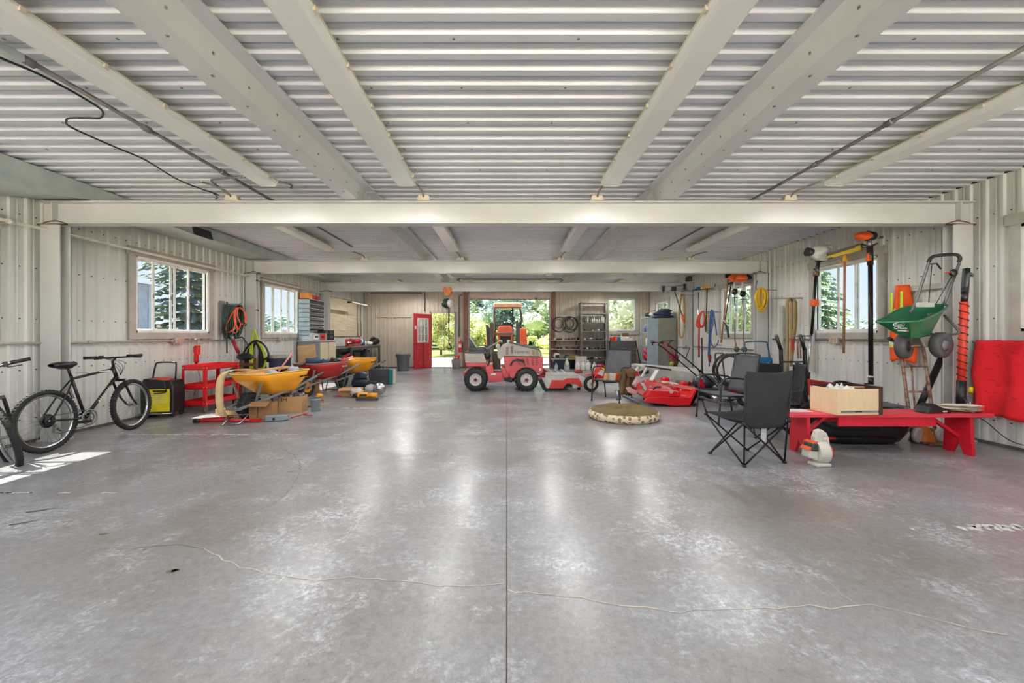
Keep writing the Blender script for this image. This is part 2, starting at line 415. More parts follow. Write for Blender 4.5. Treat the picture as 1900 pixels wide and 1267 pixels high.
ribbon(g, [(0.001, YF, 0), (0.001, 4, 0), (.001, YB, 0)], .006, z=.0006, seed=5)
ribbon(g, [(XL+.2, 4.98, 0), (-3, 4.99, 0), (3, 4.97, 0), (XR-.2, 4.98, 0)], .004, seed=6); ribbon(g, [(XL+.2, 8.6, 0), (XR-.2, 8.6, 0)], .006, seed=6)
g.ob('hairline_crack', CRD, fl, stuff=True)
g = G(); random.seed(9)
def dashes(x0, x1, y, wd, dens):
    x = x0
    while x < x1:
        l = random.uniform(4, 26)
        if random.random() < dens:
            a, b = FLP(x, y), FLP(min(x+l, x1), y); k = 8
            top = [a.lerp(b, i/k)+Vector((0, wd/2+random.uniform(-.4, .3)*wd, .0015)) for i in range(k+1)]
            bot = [a.lerp(b, i/k)+Vector((0, -wd/2+random.uniform(-.3, .4)*wd, .0015)) for i in range(k+1)]
            for i in range(k): g.add([bot[i], bot[i+1], top[i+1], top[i]], [(0, 1, 2, 3)])
        x += l+random.uniform(1, 8)
dashes(236, 545, 806, .035, .8); dashes(545, 690, 806, .02, .35); dashes(560, 760, 757.5, .045, .85); dashes(650, 790, 727, .05, .5)
dashes(0, 60, 914, .03, .7); dashes(110, 230, 914, .02, .4); dashes(1690, 1750, 981, .025, .5); dashes(1780, 1900, 980, .06, .95); dashes(1800, 1895, 976, .04, .8)
dashes(0, 60, 914, .03, .7); dashes(350, 430, 914, .015, .3)
g.ob('paint_stripe', PAINT, fl, stuff=True)
g = G()
for (x, y, a, b, an) in ((76, 947, .07, .02, .5), (45, 970, .06, .015, .6), (193, 991, .025, .012, .3), (318, 1060, .025, .02, .2), (268, 1020, .01, .01, 0), (540, 875, .03, .01, .3), (325, 1059, .02, .015, 0)):
    c = FLP(x, y); g.add([c+Vector((math.cos(t)*a*(1+.3*math.sin(3*t)), math.sin(t)*b+math.cos(t)*a*an, .001)) for t in [i*2*PI/12 for i in range(12)]], [tuple(range(12))])
g.ob('stain', mat('floor_stain', (104, 98, 84), .5), fl, stuff=True)

# ---------------- windows ----------------
def window(name, label, mk, u0, u1, z0, z1, panes, trim=.10, sticker=None, cat='window'):
    """mk(u, w, z) -> world; w = depth into the room (0 at wall plane, negative outside)."""
    r = struct(name); tag(r, label, cat)
    def bx(g, a, b, w0, w1, c, d):
        p = [mk(x, y, z) for z in (c, d) for x, y in ((a, w0), (b, w0), (b, w1), (a, w1))]
        g.add(p, [(0, 3, 2, 1), (4, 5, 6, 7), (0, 1, 5, 4), (1, 2, 6, 5), (2, 3, 7, 6), (3, 0, 4, 7)])
    if trim:
        for a, b, c, d, k in ((u0-trim, u0, z0-trim, z1+trim*.9, 0), (u1, u1+trim, z0-trim, z1+trim*.9, 0), (u0-trim*1.3, u1+trim*1.3, z1+.005, z1+trim*1.25, 1), (u0-.001, u1+.001, z0-trim, z0, 0)):
            g = G(); bx(g, a, b, .0, .028+.012*k, c, d); g.ob('window_trim', TRIMP, r)
    g = G()
    bx(g, u0, u0+.03, -.09, .02, z0, z1); bx(g, u1-.03, u1, -.09, .02, z0, z1); bx(g, u0, u1, -.09, .02, z1-.03, z1); bx(g, u0, u1, -.09, .02, z0, z0+.03)
    g.ob('window_frame', VINYL, r)
    for i, (a, b, w0) in enumerate(panes):
        pa, pb = u0+(u1-u0)*a, u0+(u1-u0)*b; g = G(); t = .03
        bx(g, pa, pa+t, w0, w0+.022, z0+.03, z1-.03); bx(g, pb-t, pb, w0, w0+.022, z0+.03, z1-.03)
        bx(g, pa+t, pb-t, w0, w0+.022, z0+.03, z0+.06); bx(g, pa+t, pb-t, w0, w0+.022, z1-.06, z1-.03)
        sash = g.ob('sash', VINYL, r)
        g = G(); bx(g, pa+t, pb-t, w0+.009, w0+.013, z0+.06, z1-.06); g.ob('pane', GLASS, sash)
        g = G(); bx(g, pa+.008, pa+.022, w0+.022, w0+.032, (z0+z1)/2-.03, (z0+z1)/2+.03); g.ob('latch', GREYM, sash)
    if sticker:
        g = G(); a = u0+(u1-u0)*sticker; bx(g, a, a+.085, -.032, -.030, z0+.075, z0+.14); g.ob('sticker', DGREY, r)
        g = G(); bx(g, a+.008, a+.077, -.0295, -.029, z0+.083, z0+.132); g.ob('sticker_print', WHITE, r)
    return r
mkL = lambda u, w_, z: (XL+w_, u, z); mkR = lambda u, w_, z: (XR-w_, u, z); mkB = lambda u, w_, z: (u, YB-w_, z)
PN = [(0, .30, -.04), (.27, .55, -.07), (.5, .76, -.04), (.73, 1, -.07)]
window('window_1', 'sliding window on the left wall, nearest the camera', mkL, *HL[0], PN)
window('window_2', 'four-pane sliding window on the left wall above the tool cart', mkL, *HL[1], [(0, .27, -.07), (.22, .52, -.04), (.47, .74, -.07), (.70, 1, -.04)], sticker=.27)
window('window_3', 'sliding window on the left wall beside the bolt bin cabinet', mkL, *HL[2], PN)
window('window_4', 'window on the right wall at the very edge of the photo above the red blanket', mkR, *HR[0], PN)
window('window_5', 'sliding window on the right wall behind the hanging broom and pole saws', mkR, *HR[1], [(0, .36, -.04), (.33, .66, -.07), (.6, 1, -.04)], sticker=.72)
window('window_6', 'window on the right wall behind the two hanging brush cutters', mkR, *HR[2], PN)
window('window_7', 'farthest window on the right wall above the metal locker', mkR, *HR[3], [(0, .52, -.04), (.48, 1, -.07)])
window('window_8', 'fixed window in the far wall above the dark cabinet', mkB, *WB, [(0, 1, -.06)], trim=.15)
# conduits and pipes along the walls
def pipe(name, label, cat, pts, r, m, couplings=()):
    t = thing(name, label, cat, pts[0], w=True); G().tube(pts, r, 8).ob('pipe', m, t)
    for c, dr in couplings: G().cyl(Vector(c)-Vector(dr)*.03, Vector(c)+Vector(dr)*.03, r*1.6, n=8).ob('coupling', m, t)
    return t
pipe('gas_pipe', 'thin white pipe running the length of the left wall above the windows', 'pipe', [(-5.47, YF, 2.51), (-5.47, 15.2, 2.51)], .017, mat('pipe_white', (226, 220, 206), .4), [((-5.47, y, 2.51), (0, 1, 0)) for y in (4.4, 8.1, 11.5)])
dy = (0, 1, 0)
pipe('wall_conduit', 'grey conduit along the left wall under the windows', 'conduit', [(-5.54, YF, 1.165), (-5.54, 10.9, 1.165)], .014, CONW, [((-5.54, y, 1.165), dy) for y in (4.05, 5.3, 6.6, 8.9)])
pipe('wall_conduit', 'grey conduit along the right wall under the window with the broom', 'conduit', [(5.54, 4.35, 1.18), (5.54, 8.3, 1.18)], .016, CONDUIT, [((5.54, y, 1.18), dy) for y in (4.5, 5.6, 7.9)])
pipe('wall_conduit', 'thin grey conduit low on the right wall beyond the middle column', 'conduit', [(5.54, 8.8, .93), (5.54, 11.8, .93)], .014, CONDUIT)
for y, s, lb in ((6.72, -1, 'grey outlet box on the left wall under the first full window'), (9.75, -1, 'outlet box on the left wall under the second full window'), (6.72, 1, 'grey outlet box on the right wall under the broom')):
    t = thing('outlet_box', lb, 'outlet', (s*5.56, y, 1.17), w=True); x = s*5.56
    G().box(min(x, x-s*.06), max(x, x-s*.06), y-.09, y+.09, 1.12, 1.22).ob('box', CONW, t, .004)
    for k in (-.04, .04): G().box(min(x-s*.06, x-s*.064), max(x-s*.06, x-s*.064), y+k-.02, y+k+.02, 1.135, 1.205).ob('socket', mat('socket', (196, 150, 120), .5), t)

# ---------------- steel: columns, cross beams, purlins ----------------
BY = [4.80, 8.52, 11.98]
NAMES = ['nearest', 'middle', 'farthest']
for i, y in enumerate(BY):
    t = thing('cross_beam', NAMES[i]+' white steel beam spanning the shed wall to wall', 'beam', (0, y, 2.58), w=True)
    z0, z1 = 2.585, 2.85
    G().box(XL+.02, XR-.02, y-.008, y+.008, z0+.012, z1-.012).ob('web', STEEL, t)
    G().box(XL+.02, XR-.02, y-.075, y+.075, z0, z0+.012).ob('flange', STEEL, t)
    G().box(XL+.02, XR-.02, y-.075, y+.075, z1-.012, z1).ob('flange', STEEL, t)
    for s_ in (-1, 1): G().box(s_*5.40-.01, s_*5.40+.01, y-.07, y+.07, z0+.012, z1-.012).ob('stiffener', STEEL, t)
    g = G()
    for s_ in (-1, 1):
        g.obox((s_*5.45, y-.04, z0-.006), (.42, .03, .014), (0, 0, .05*s_))
        g.tube(sm([(s_*5.2, y-.08, z0-.01), (s_*5.3, y-.09, z0+.02), (s_*5.36, y-.08, z0+.03), (s_*5.48, y-.085, z0)], 3), .006, 5)
    g.ob('base_plate', mat('burnt_steel', (88, 62, 44), .7), t)
    for s_, nm in ((-1, 'left'), (1, 'right')):
        t = thing('column', 'white steel column on the %s wall under the %s cross beam' % (nm, NAMES[i]), 'column', (s_*5.43, y, 0), w=True)
        G().box(s_*5.43-.115, s_*5.43+.115, y-.06, y-.048, 0, 2.575).ob('flange', STEEL, t)
        G().box(s_*5.43-.115, s_*5.43+.115, y+.048, y+.06, 0, 2.575).ob('flange', STEEL, t)
        G().box(s_*5.43-.006, s_*5.43+.006, y-.048, y+.048, 0, 2.575).ob('web', STEEL, t)
        G().box(s_*5.43-.12, s_*5.43+.12, y-.1, y+.1, 0, .015).ob('base_plate', STEEL, t)
def zpurlin(label, s_, xa, xb, xc, y0, y1):
    t = thing('purlin', label, 'beam', ((xa+xb)/2*s_, y0, 2.86), w=True)
    G().prism([(s_*xa, 2.872), (s_*xb, 2.872), (s_*xb, 2.862), (s_*xa, 2.862)], 'y', y0, y1).ob('bottom_flange', STEEL2, t)
    G().prism([(s_*xb, 2.862), (s_*(xb-.008), 2.862), (s_*(xb-.05), 3.02), (s_*(xb-.042), 3.02)], 'y', y0, y1).ob('web', STEEL2, t)
    G().prism([(s_*(xb-.05), 3.02), (s_*(xb-.052), 3.03), (s_*xc, 3.03), (s_*xc, 3.015), (s_*(xb-.045), 3.015)], 'y', y0, y1).ob('top_flange', STEEL2, t)
    G().prism([(s_*xa, 2.862), (s_*(xa+.006), 2.862), (s_*(xa+.006), 2.885), (s_*xa, 2.885)], 'y', y0, y1).ob('lip', STEEL2, t)
    g = G()
    for yy in [y0+.15+.33*i for i in range(int((y1-y0)/.33))]: g.obox((s_*(xb-.02), yy, 2.93), (.02, .014, .014)); g.obox((s_*(xb+.05), yy+.1, 2.86), (.014, .014, .006))
    g.ob('bolt_head', GREYM, t, stuff=True)
for k, (y0, y1) in enumerate(((YF, 4.88), (4.9, 8.6), (8.62, 12.2))):
    bn = ['first bay over the camera', 'second bay', 'third bay'][k]
    zpurlin('wide white steel purlin left of centre in the '+bn, -1, 1.92, 1.77, 1.62, y0, y1)
    zpurlin('wide white steel purlin right of centre in the '+bn, 1, 1.99, 1.83, 1.69, y0, y1)
# ---------------- fluorescent fixtures ----------------
def fixture(x, y0, y1, label, fill_energy=13, flip=1, zz=2.93):
    for k in ((.2, .5, .8) if y1-y0 > 1 else ()):
        light('strip_fill', 'SPOT', (x, y0+(y1-y0)*k, zz-.01), (0, 0, 0), fill_energy, (1, .98, .95), spot_size=math.radians(172), spot_blend=.4, shadow_soft_size=0.0)  # added fill spots below the unlit fixtures, to brighten floor and walls
    t = thing('strip_light', label, 'ceiling light', (x, y0, zz), w=True, group='fluorescent strip fixtures')
    z = zz
    G().prism([(x-.06, z+.10), (x+.06, z+.10), (x+.12, z+.06), (x+.12, z+.05), (x-.12, z+.05), (x-.12, z+.06)], 'y', y0+.01, y1-.01).ob('housing', LCREAM, t)
    G().prism([(x-.115, z+.052), (x+.115, z+.052), (x+.10, z+.012), (x+.08, z), (x-.08, z), (x-.10, z+.012)], 'y', y0, y1).ob('lens', LFIX, t)
    for yy in (y0-.006, y1): G().prism([(x-.12, z+.065), (x+.12, z+.065), (x+.105, z+.01), (x+.08, z-.004), (x-.08, z-.004), (x-.105, z+.01)], 'y', yy, yy+.008).ob('end_cap', LCREAM, t)
    for i in range(6):
        yy = y0+.15+(y1-y0-.3)*i/5
        G().obox((x+flip*.118, yy, z+.045), (.014, .03, .03)).ob('clip', LCREAM, t)
    G().cyl((x, (y0+y1)/2-.6, z+.09), (x, (y0+y1)/2-.6, ZC-.02), .008, n=6).ob('hanger', GREYM, t)
    G().cyl((x, (y0+y1)/2+.6, z+.09), (x, (y0+y1)/2+.6, ZC-.02), .008, n=6).ob('hanger', GREYM, t)
    return t
for x, nm, fp in ((-2.68, 'outer left', 1), (-1.13, 'inner left', 1), (1.17, 'inner right', -1), (3.68, 'outer right', -1)):
    fixture(x, 1.96, 4.47, nm+' strip light in the first bay, nearest the camera', flip=fp)
    fixture(x, -.6, 1.9, nm+' strip light directly above the camera', flip=fp)
for x, nm, fp in ((-3.52, 'outer left', 1), (-1.06, 'inner left', 1), (1.17, 'inner right', -1), (3.68, 'outer right', -1)):
    fixture(x, 5.55, 7.95, nm+' strip light in the second bay', flip=fp)
    fixture(x, 9.2, 11.2, nm+' strip light in the third bay', flip=fp)
for x, nm, fp in ((-3.52, 'outer left', 1), (3.68, 'outer right', -1)):
    fixture(x, 12.6, 14.9, nm+' strip light in the last bay by the garage door', flip=fp, fill_energy=26)
for x, nm in ((-1.1, 'left'), (1.17, 'right')):
    fixture(x, 12.5, 12.9, nm+' strip light above the raised garage door')
# junction blocks on top of the cross beams
for i, (x, y, lb) in enumerate([(-3.25, 4.95, 'left end of the nearest beam'), (-.98, 4.95, 'left middle of the nearest beam'), (1.07, 4.95, 'right middle of the nearest beam'), (3.35, 4.95, 'right end of the nearest beam'),
        (-3.0, 8.35, 'left end of the middle beam'), (-.98, 8.35, 'left middle of the middle beam'), (1.15, 8.35, 'right middle of the middle beam'), (3.9, 8.35, 'right end of the middle beam')]):
    t = thing('junction_block', 'small cream electrical block by the '+lb, 'junction box', (x, y, 2.86), w=True)
    yy = 8.46 if i > 3 else 4.74
    G().prism([(x-.08, 2.851), (x+.08, 2.851), (x+.06, 2.91), (x-.06, 2.91)], 'y', yy-.045, yy+.045).ob('box', LCREAM, t, .004)
    G().tube(sm([(x, yy-.04, 2.89), (x, yy-.12, 2.93), (x*1.03, yy-.22, 2.96), (x*1.05, yy-.3, 2.97)], 3), .010, 6).ob('conduit', CONDUIT, t)
# ceiling conduits
pipe('ceiling_conduit', 'long dark conduit under the ceiling left of the outer left light', 'conduit', [(-3.07, 1.4, 3.015), (-3.06, 5.5, 3.015), (-3.06, 7.9, 3.015)], .017, CONDUIT, [((-3.07, 3.4, 3.015), dy), ((-3.06, 4.3, 3.015), dy)])
pipe('ceiling_conduit', 'long dark conduit under the ceiling beside the outer right light', 'conduit', [(3.17, 1.4, 3.015), (3.19, 8.2, 3.015)], .017, CONDUIT, [((3.17, 3.3, 3.015), dy), ((3.18, 4.1, 3.015), dy)])
for x, y, lb in ((-3.07, 2.35, 'grey conduit body on the left ceiling conduit'), (3.19, 5.05, 'small junction on the right ceiling conduit')):
    t = thing('conduit_body', lb, 'junction box', (x, y, 3.0), w=True); k = 1 if x < 0 else .5
    G().obox((x, y, 3.0), (.07*k, .34*k, .05)).ob('box', GALV, t, .01); G().cyl((x, y+.17*k, 3.01), (x, y+.24*k, 3.01), .028, n=8).ob('coupling', GREYM, t)
CZ = 3.02
def cp(x, y, z=CZ): return P(x, y, (z-H)*F/(VY-y))
t = thing('black_cable', 'black cable snaking over the ceiling to the left', 'cable', cp(400, 360), w=True)
G().tube(sm([cp(-60, 78), cp(0, 107), cp(60, 132), cp(120, 162), cp(172, 192), cp(191, 207), cp(186, 219), cp(165, 219), cp(132, 219), cp(123, 224), cp(132, 236), cp(200, 267), cp(260, 292), cp(282, 304), cp(330, 333), cp(372, 350), cp(394, 357), cp(406, 362)], 5), .008, 6).ob('cable', BLACK, t)
G().tube(sm([cp(394, 357), cp(404, 366), cp(399, 369)], 3), .007, 5).ob('cable_end', BLACK, t)
t = thing('bent_conduit', 'bent pale conduit between the outer left light and the nearest beam', 'conduit', (-2.9, 4.5, 3), w=True)
G().tube(sm([(-2.68, 4.47, 2.99), (-2.5, 4.6, 3.0), (-2.55, 4.72, 3.0)], 4), .012, 6).ob('pipe', CONDUIT, t)
G().tube(sm([(-2.75, 4.42, 3.03), (-3.2, 4.45, 3.0), (-3.33, 4.5, 3.0), (-3.3, 4.62, 2.95), (-3.25, 4.72, 2.9)], 4), .012, 6).ob('pipe', CONDUIT, t)
# duct along the left wall
t = thing('air_duct', 'galvanized air duct along the top of the left wall', 'duct', (-5.27, 2, 2.8), w=True)
for y0, y1, z0 in ((-2.2, 2.2, 2.79), (2.2, 2.95, 2.79), (2.97, 3.7, 2.79), (3.72, 4.35, 2.79), (5.1, 7.2, 2.875), (7.2, 9.6, 2.875), (9.6, 12, 2.875)):
    G().box(-5.56, -4.97, y0, y1-.01, z0, 3.045).ob('duct_section', GALV, t)
for y in (2.2, 2.96, 3.71): G().box(-5.565, -4.955, y-.02, y+.012, 2.775, 3.05).ob('duct_flange', GALV, t)
g = G(); g.add([(-5.56, 4.34, 2.79), (-4.97, 4.34, 2.79), (-4.97, 4.34, 3.045), (-5.56, 4.34, 3.045), (-5.56, 4.72, 2.875), (-4.97, 4.72, 2.875), (-4.97, 4.72, 3.045), (-5.56, 4.72, 3.045)], [(0, 3, 2, 1), (4, 5, 6, 7), (0, 1, 5, 4), (1, 2, 6, 5), (2, 3, 7, 6), (3, 0, 4, 7)]); g.box(-5.56, -4.97, 4.72, 5.1, 2.875, 3.045)
g.ob('duct_section', GALV, t)
# register boot with dark opening
c = Vector((-4.97, 6.35, 2.93))
g = G(); g.add([c+Vector(v) for v in ((0, -.25, -.06), (0, .25, -.06), (0, .25, .10), (0, -.25, .10), (.16, -.22, -.12), (.16, .2, -.12), (.12, .2, .03), (.12, -.22, .03))], [(0, 1, 5, 4), (1, 2, 6, 5), (2, 3, 7, 6), (3, 0, 4, 7), (0, 3, 2, 1)])
g.ob('register_boot', GALV, t, solid=.006)
g = G(); g.add([c+Vector(v) for v in ((.158, -.21, -.115), (.158, .19, -.115), (.12, .19, .025), (.12, -.21, .025))], [(0, 1, 2, 3)]); g.ob('opening', BLACK, t)
t = thing('duct_hanger', 'dark bracket rod holding the duct at the left edge', 'bracket', (-5.5, 3.6, 2.7), w=True)
G().tube([(-5.55, 3.3, 2.60), (-5.5, 3.7, 2.60), (-5.5, 4.0, 2.79)], .012, 6).ob('rod', DGREY, t)
# ---------------- back wall openings ----------------
t = struct('trim_1'); tag(t, 'pale frame around the open walk-through door', 'door frame')
for a in ((-3.0, -2.95, 0, 2.18), (-2.05, -2.0, 0, 2.18), (-3.0, -2.0, 2.13, 2.18)):
    G().box(a[0], a[1], YB-.05, YB+.13, a[2], a[3]).ob('jamb', TRIMP, t)
g = G(); g.box(-2.95, -2.05, YB-.03, YB+.12, 0, .02); g.ob('threshold', mat('threshold', (120, 88, 60), .6), t)
t = struct('trim_2'); tag(t, 'rust-brown steel jambs of the garage door opening', 'door frame')
for a in ((-1.68, -1.50), (1.72, 1.88)): G().box(a[0], a[1], YB-.10, YB+.05, 0, 2.97).ob('jamb', mat('brown_steel', (132, 88, 66), .6, 0, (104, 66, 48), 4.), t)
for a in ((-1.50, -1.45), (1.67, 1.72)): G().box(a[0], a[1], YB-.06, YB+.15, 0, 2.97).ob('door_track', GREYM, t)
G().box(-1.68, 1.88, YB-.05, YB+.05, 2.95, 3.02).ob('header', TRIMP, t)
# overhead door raised
t = struct('door_2'); tag(t, 'overhead garage door raised under the ceiling, lowest panel showing', 'garage door')
DP = mat('garage_door_panel', (226, 206, 196), .45)
G().box(-1.48, 1.70, YB-.03, YB+.02, 2.69, 3.0).ob('door_panel', DP, t); G().box(-1.48, 1.70, YB-.04, YB+.03, 2.665, 2.69).ob('weather_seal', DGREY, t)
for i in range(5):
    y1 = YB-.25-i*.56; G().box(-1.42, 1.64, y1-.55, y1, 2.955, 2.99).ob('door_panel', DP, t)
G().box(-1.46, 1.66, YB-3.06, YB-3.03, 2.93, 3.0).ob('end_rail', VINYL, t)
for x in (-1.52, 1.73): G().bar((x, YB-3.3, 2.96), (x, YB-.2, 2.96), .05, .06).ob('door_track', CONW, t); G().bar((x, YB-3.3, 2.97), (x-math.copysign(.05, x), YB-3.1, 3.04), .03, .03).ob('hanger', GREYM, t)
G().box(1.1, 1.2, YB-.05, YB-.03, 2.69, 2.74).ob('handle', BLACK, t)
# red walk-through door, opened inward
dr = thing('door', 'open red door with nine-pane window at the far wall', 'door', (-2.95, YB-.05, 0), math.atan2(-.80, -.52)); dr['kind'] = 'structure'; dr.name = 'door_1'
RD = mat('door_red', (204, 40, 56), .42)
Wd = .90; y0, y1 = -.022, .022
G().box(0, Wd, y0, y1, .015, .95).ob('door_leaf', RD, dr, .003)
g = G(); g.box(0, .16, y0, y1, .95, 2.08); g.box(Wd-.16, Wd, y0, y1, .95, 2.08); g.box(.16, Wd-.16, y0, y1, 1.92, 2.08); g.box(.16, Wd-.16, y0, y1, .95, 1.0); g.ob('door_leaf', RD, dr)
g = G()
for a in (.16, .345, .53, .715): g.box(a-.003, a+.022, -.03, .03, 1.0, 1.92)
for z in (1.0, 1.30, 1.60, 1.90): g.box(.16, .74, -.03, .03, z-.002, z+.022)
g.ob('glazing_bar', VINYL, dr)
for i in range(3):
    for j in range(3): G().box(.18+.185*i, .345+.185*i, -.003, .003, 1.02+.3*j, 1.30+.3*j).ob('pane', GLASS, dr)
for a in (.13, .53):
    for s_ in (-1, 1):
        g = G(); y = s_*.024
        for q in ((a, a+.24, .2, .225), (a, a+.24, .78, .805), (a, a+.02, .2, .8), (a+.22, a+.24, .2, .8)): g.box(q[0], q[1], min(y, y*1.3), max(y, y*1.3), q[2], q[3])
        g.ob('panel_moulding', mat('door_red_light', (222, 74, 84), .4), dr)
for s_ in (-1, 1): 
    g = G(); g.cyl((Wd-.06, 0, .95), (Wd-.06, s_*.06, .95), .012); g.blob((Wd-.06, s_*.075, .95), (.028, .02, .028), 0); g.ob('door_knob', DGREY, dr)
    G().box(Wd-.11, Wd-.02, min(s_*.023, s_*.026), max(s_*.023, s_*.026), 1.5, 1.62).ob('paper_note', WHITE, dr)
G().bar((.42, .05, .02), (.40, .04, 1.0), .02, .02).ob('prop_stick', WOOD, dr)
# trim board on far wall, service pipes
t = thing('wall_board', 'long horizontal board on the far wall left of the red door', 'board', (-4.4, YB, 2), w=True); G().box(-5.1, -3.75, YB-.03, YB-.002, 1.97, 2.06).ob('board', BACKW, t)
t = thing('wall_board', 'long thin board on the far wall behind the black hose coils', 'board', (2.3, YB, 2), w=True); G().box(1.92, 2.80, YB-.03, YB-.002, 1.98, 2.06).ob('board', BACKW, t)
pipe('service_conduit', 'pair-side conduit dropping above the red door', 'conduit', [(-3.2, YB-.04, 3.0), (-3.2, YB-.04, 2.2)], .02, CONDUIT)
pipe('service_conduit', 'bent conduit on the far wall between the two doorways', 'conduit', sm([(-1.72, YB-.04, 2.85), (-1.8, YB-.04, 2.84), (-1.86, YB-.04, 2.78), (-1.86, YB-.04, 2.7)], 4)+[Vector((-1.86, YB-.04, 1.2))], .022, CONDUIT, [((-1.86, YB-.04, 1.5), (0, 0, 1))])
pipe('service_conduit', 'dark conduit running along the top of the far wall on the left', 'conduit', [(-5.3, YB-.06, 2.92), (-3.3, YB-.06, 2.92)], .025, DGREY)
# ---------------- outside ----------------
g = G(); g.box(-90, 90, -40, 160, -.25, -.16); o = g.ob('ground', mat('pale_gravel', (206, 190, 176), .95, 0, (188, 172, 158), 2.)); struct('', o); tag(o, 'pale sunlit gravel yard outside', 'ground')
g = G(); g.grid(40, 10, lambda u, v: (-90+180*u, 26+130*v, -.12+1.0*v*v+.12*noise.noise(Vector((u*30, v*9, 0)))*min(1, v*5)))
o = g.ob('lawn', mat('meadow', (158, 172, 100), .95, 0, (126, 146, 74), .3, bump=.4, bs=4)); struct('', o); tag(o, 'green meadow beyond the yard', 'lawn')
for nm, x0, x1 in (('left', -90, -9), ('right', 9, 90)):
    g = G(); g.grid(24, 30, lambda u, v: (x0+(x1-x0)*u, -38+62*v, -.14+.1*abs(noise.noise(Vector((u*9, v*9, 3))))))
    o = g.ob('lawn', mat('meadow', (0, 0, 0))); struct('', o); tag(o, 'green lawn outside the '+nm+' wall', 'lawn')
# ================= LEFT SIDE =================
def rotm(p, ax, an): return Matrix.Translation(Vector(p)) @ Matrix.Rotation(an, 4, ax) @ Matrix.Translation(-Vector(p))
def bicycle(label, loc, rz, lean, steer, frame_m, deco=True):
    t = thing('bicycle', label, 'bicycle', loc, rot=(0, 0, 0))
    t.matrix_world = Matrix.Translation(Vector(loc)) @ Matrix.Rotation(rz, 4, 'Z') @ Matrix.Rotation(lean, 4, 'X')
    R0 = .335
    def wheel(cx, M):
        w = G(); w.m = M; w.torus((cx, 0, R0), (0, 1, 0), R0-.028, .027, 40, 10)
        for i in range(56):
            a = 2*PI*i/56
            for s_ in (-1, 0, 1):
                an = a+(.05 if s_ == 0 else 0); r = R0-.004 if s_ == 0 else R0-.012
                w.obox((cx+r*math.cos(an), s_*.017, R0+r*math.sin(an)), (.012, .012, .015), (0, -an, 0))
        ww = w.ob('wheel', RUBBER, t)
        g = G(); g.m = M; g.lathe([(R0-.055, -.013), (R0-.072, -.009), (R0-.072, .009), (R0-.055, .013), (R0-.055, -.013)], (cx, 0, R0), (0, 1, 0), 40); g.ob('rim', CHROME, ww)
        g = G(); g.m = M
        for i in range(28):
            a = 2*PI*i/28; b = a+(.5 if i % 2 else -.5); s_ = .028 if (i//2) % 2 else -.028
            g.tube([(cx+.02*math.cos(b), s_, R0+.02*math.sin(b)), (cx+(R0-.07)*math.cos(a), 0, R0+(R0-.07)*math.sin(a))], .0014, 3)
        g.ob('spokes', CHROME, ww, stuff=True)
        g = G(); g.m = M; g.lathe([(.001, -.055), (.012, -.055), (.012, -.032), (.024, -.031), (.024, -.026), (.014, -.024), (.014, .024), (.024, .026), (.024, .031), (.012, .032), (.012, .055), (.001, .055)], (cx, 0, R0), (0, 1, 0), 12); g.ob('hub', GREYM, ww)
        return ww
    I = Matrix.Identity(4); S = rotm((.86, 0, 0), 'Z', steer)
    rw = wheel(0, I); wheel(1.06, S)
    g = G()
    g.tube([(.42, 0, .29), (.28, 0, .80)], .016, 10); g.tube([(.30, 0, .76), (.80, 0, .83)], .015, 10); g.tube([(.42, 0, .29), (.84, 0, .74)], .018, 10)
    g.tube([(.795, 0, .86), (.845, 0, .70)], .021, 10)
    for s_ in (-1, 1):
        g.tube([(.29, s_*.01, .75), (.20, s_*.045, .62), (0, s_*.06, R0)], .009, 8); g.tube([(.42, s_*.02, .29), (.28, s_*.045, .30), (0, s_*.06, R0)], .011, 8)
    g.cyl((.42, -.035, .29), (.42, .035, .29), .022); g.ob('frame', frame_m, t)
    g = G(); g.m = S
    g.cyl((.835, 0, .70), (.83, 0, .735), .02)
    g.bar((.86, -.075, .68), (.86, .075, .68), .03, .03)
    for s_ in (-1, 1): g.tube(sm([(.855, s_*.065, .69), (.90, s_*.065, .58), (.98, s_*.062, .43), (1.06, s_*.058, R0)], 4), [.014]*8+[.010]*5, 8)
    g.ob('fork', frame_m, t)
    g = G(); g.m = S; g.tube([(.80, 0, .85), (.785, 0, .92), (.84, 0, .975)], .014, 8)
    g.tube(sm([(.80, -.30, .985), (.83, -.12, .975), (.845, 0, .975), (.83, .12, .975), (.80, .30, .985)], 4), .011, 8); hb = g.ob('handlebar', BLACKM, t)
    for s_ in (-1, 1):
        g = G(); g.m = S; g.cyl((.806, s_*.19, .984), (.798, s_*.315, .986), .018); g.cyl((.798, s_*.312, .986), (.797, s_*.322, .986), .021); g.ob('grip', BLACK, hb)
        g = G(); g.m = S; g.obox((.83, s_*.16, .985), (.05, .03, .04)); g.tube([(.84, s_*.15, .98), (.88, s_*.18, .965), (.87, s_*.27, .96)], .005, 6); g.ob('brake_lever', BLACKM, hb)
    g = G(); g.m = S
    for k in (0, .03, .05, -.03): g.tube(sm([(.84, .12+k, .97), (.93, .09+k, .94), (.97, .02+k, .86-k), (.90, 0, .74)], 5), .0028, 5)
    g.tube(sm([(.30, .02, .82), (.4, .02, .82), (.5, .015, .79)], 3), .0025, 5); g.ob('cables', BLACK, t, stuff=True)
    G().tube([(.28, 0, .79), (.255, 0, .88)], .013, 8).ob('seat_post', BLACKM, t)
    g = G()   # saddle
    def sad(u, v):
        x = .08+.28*u; wd = .085*(1-u)**1.2+.02; an = PI*(v*2)
        k = math.sin(PI*min(1, max(0, u*.98+.01)))**.35
        return (x, math.cos(an)*wd*k, (.915+math.sin(an)*.040*k)+.012*(1-u)+(.012 if u > .8 else 0))
    g.grid(14, 16, sad); g.ob('saddle', BLACK, t)
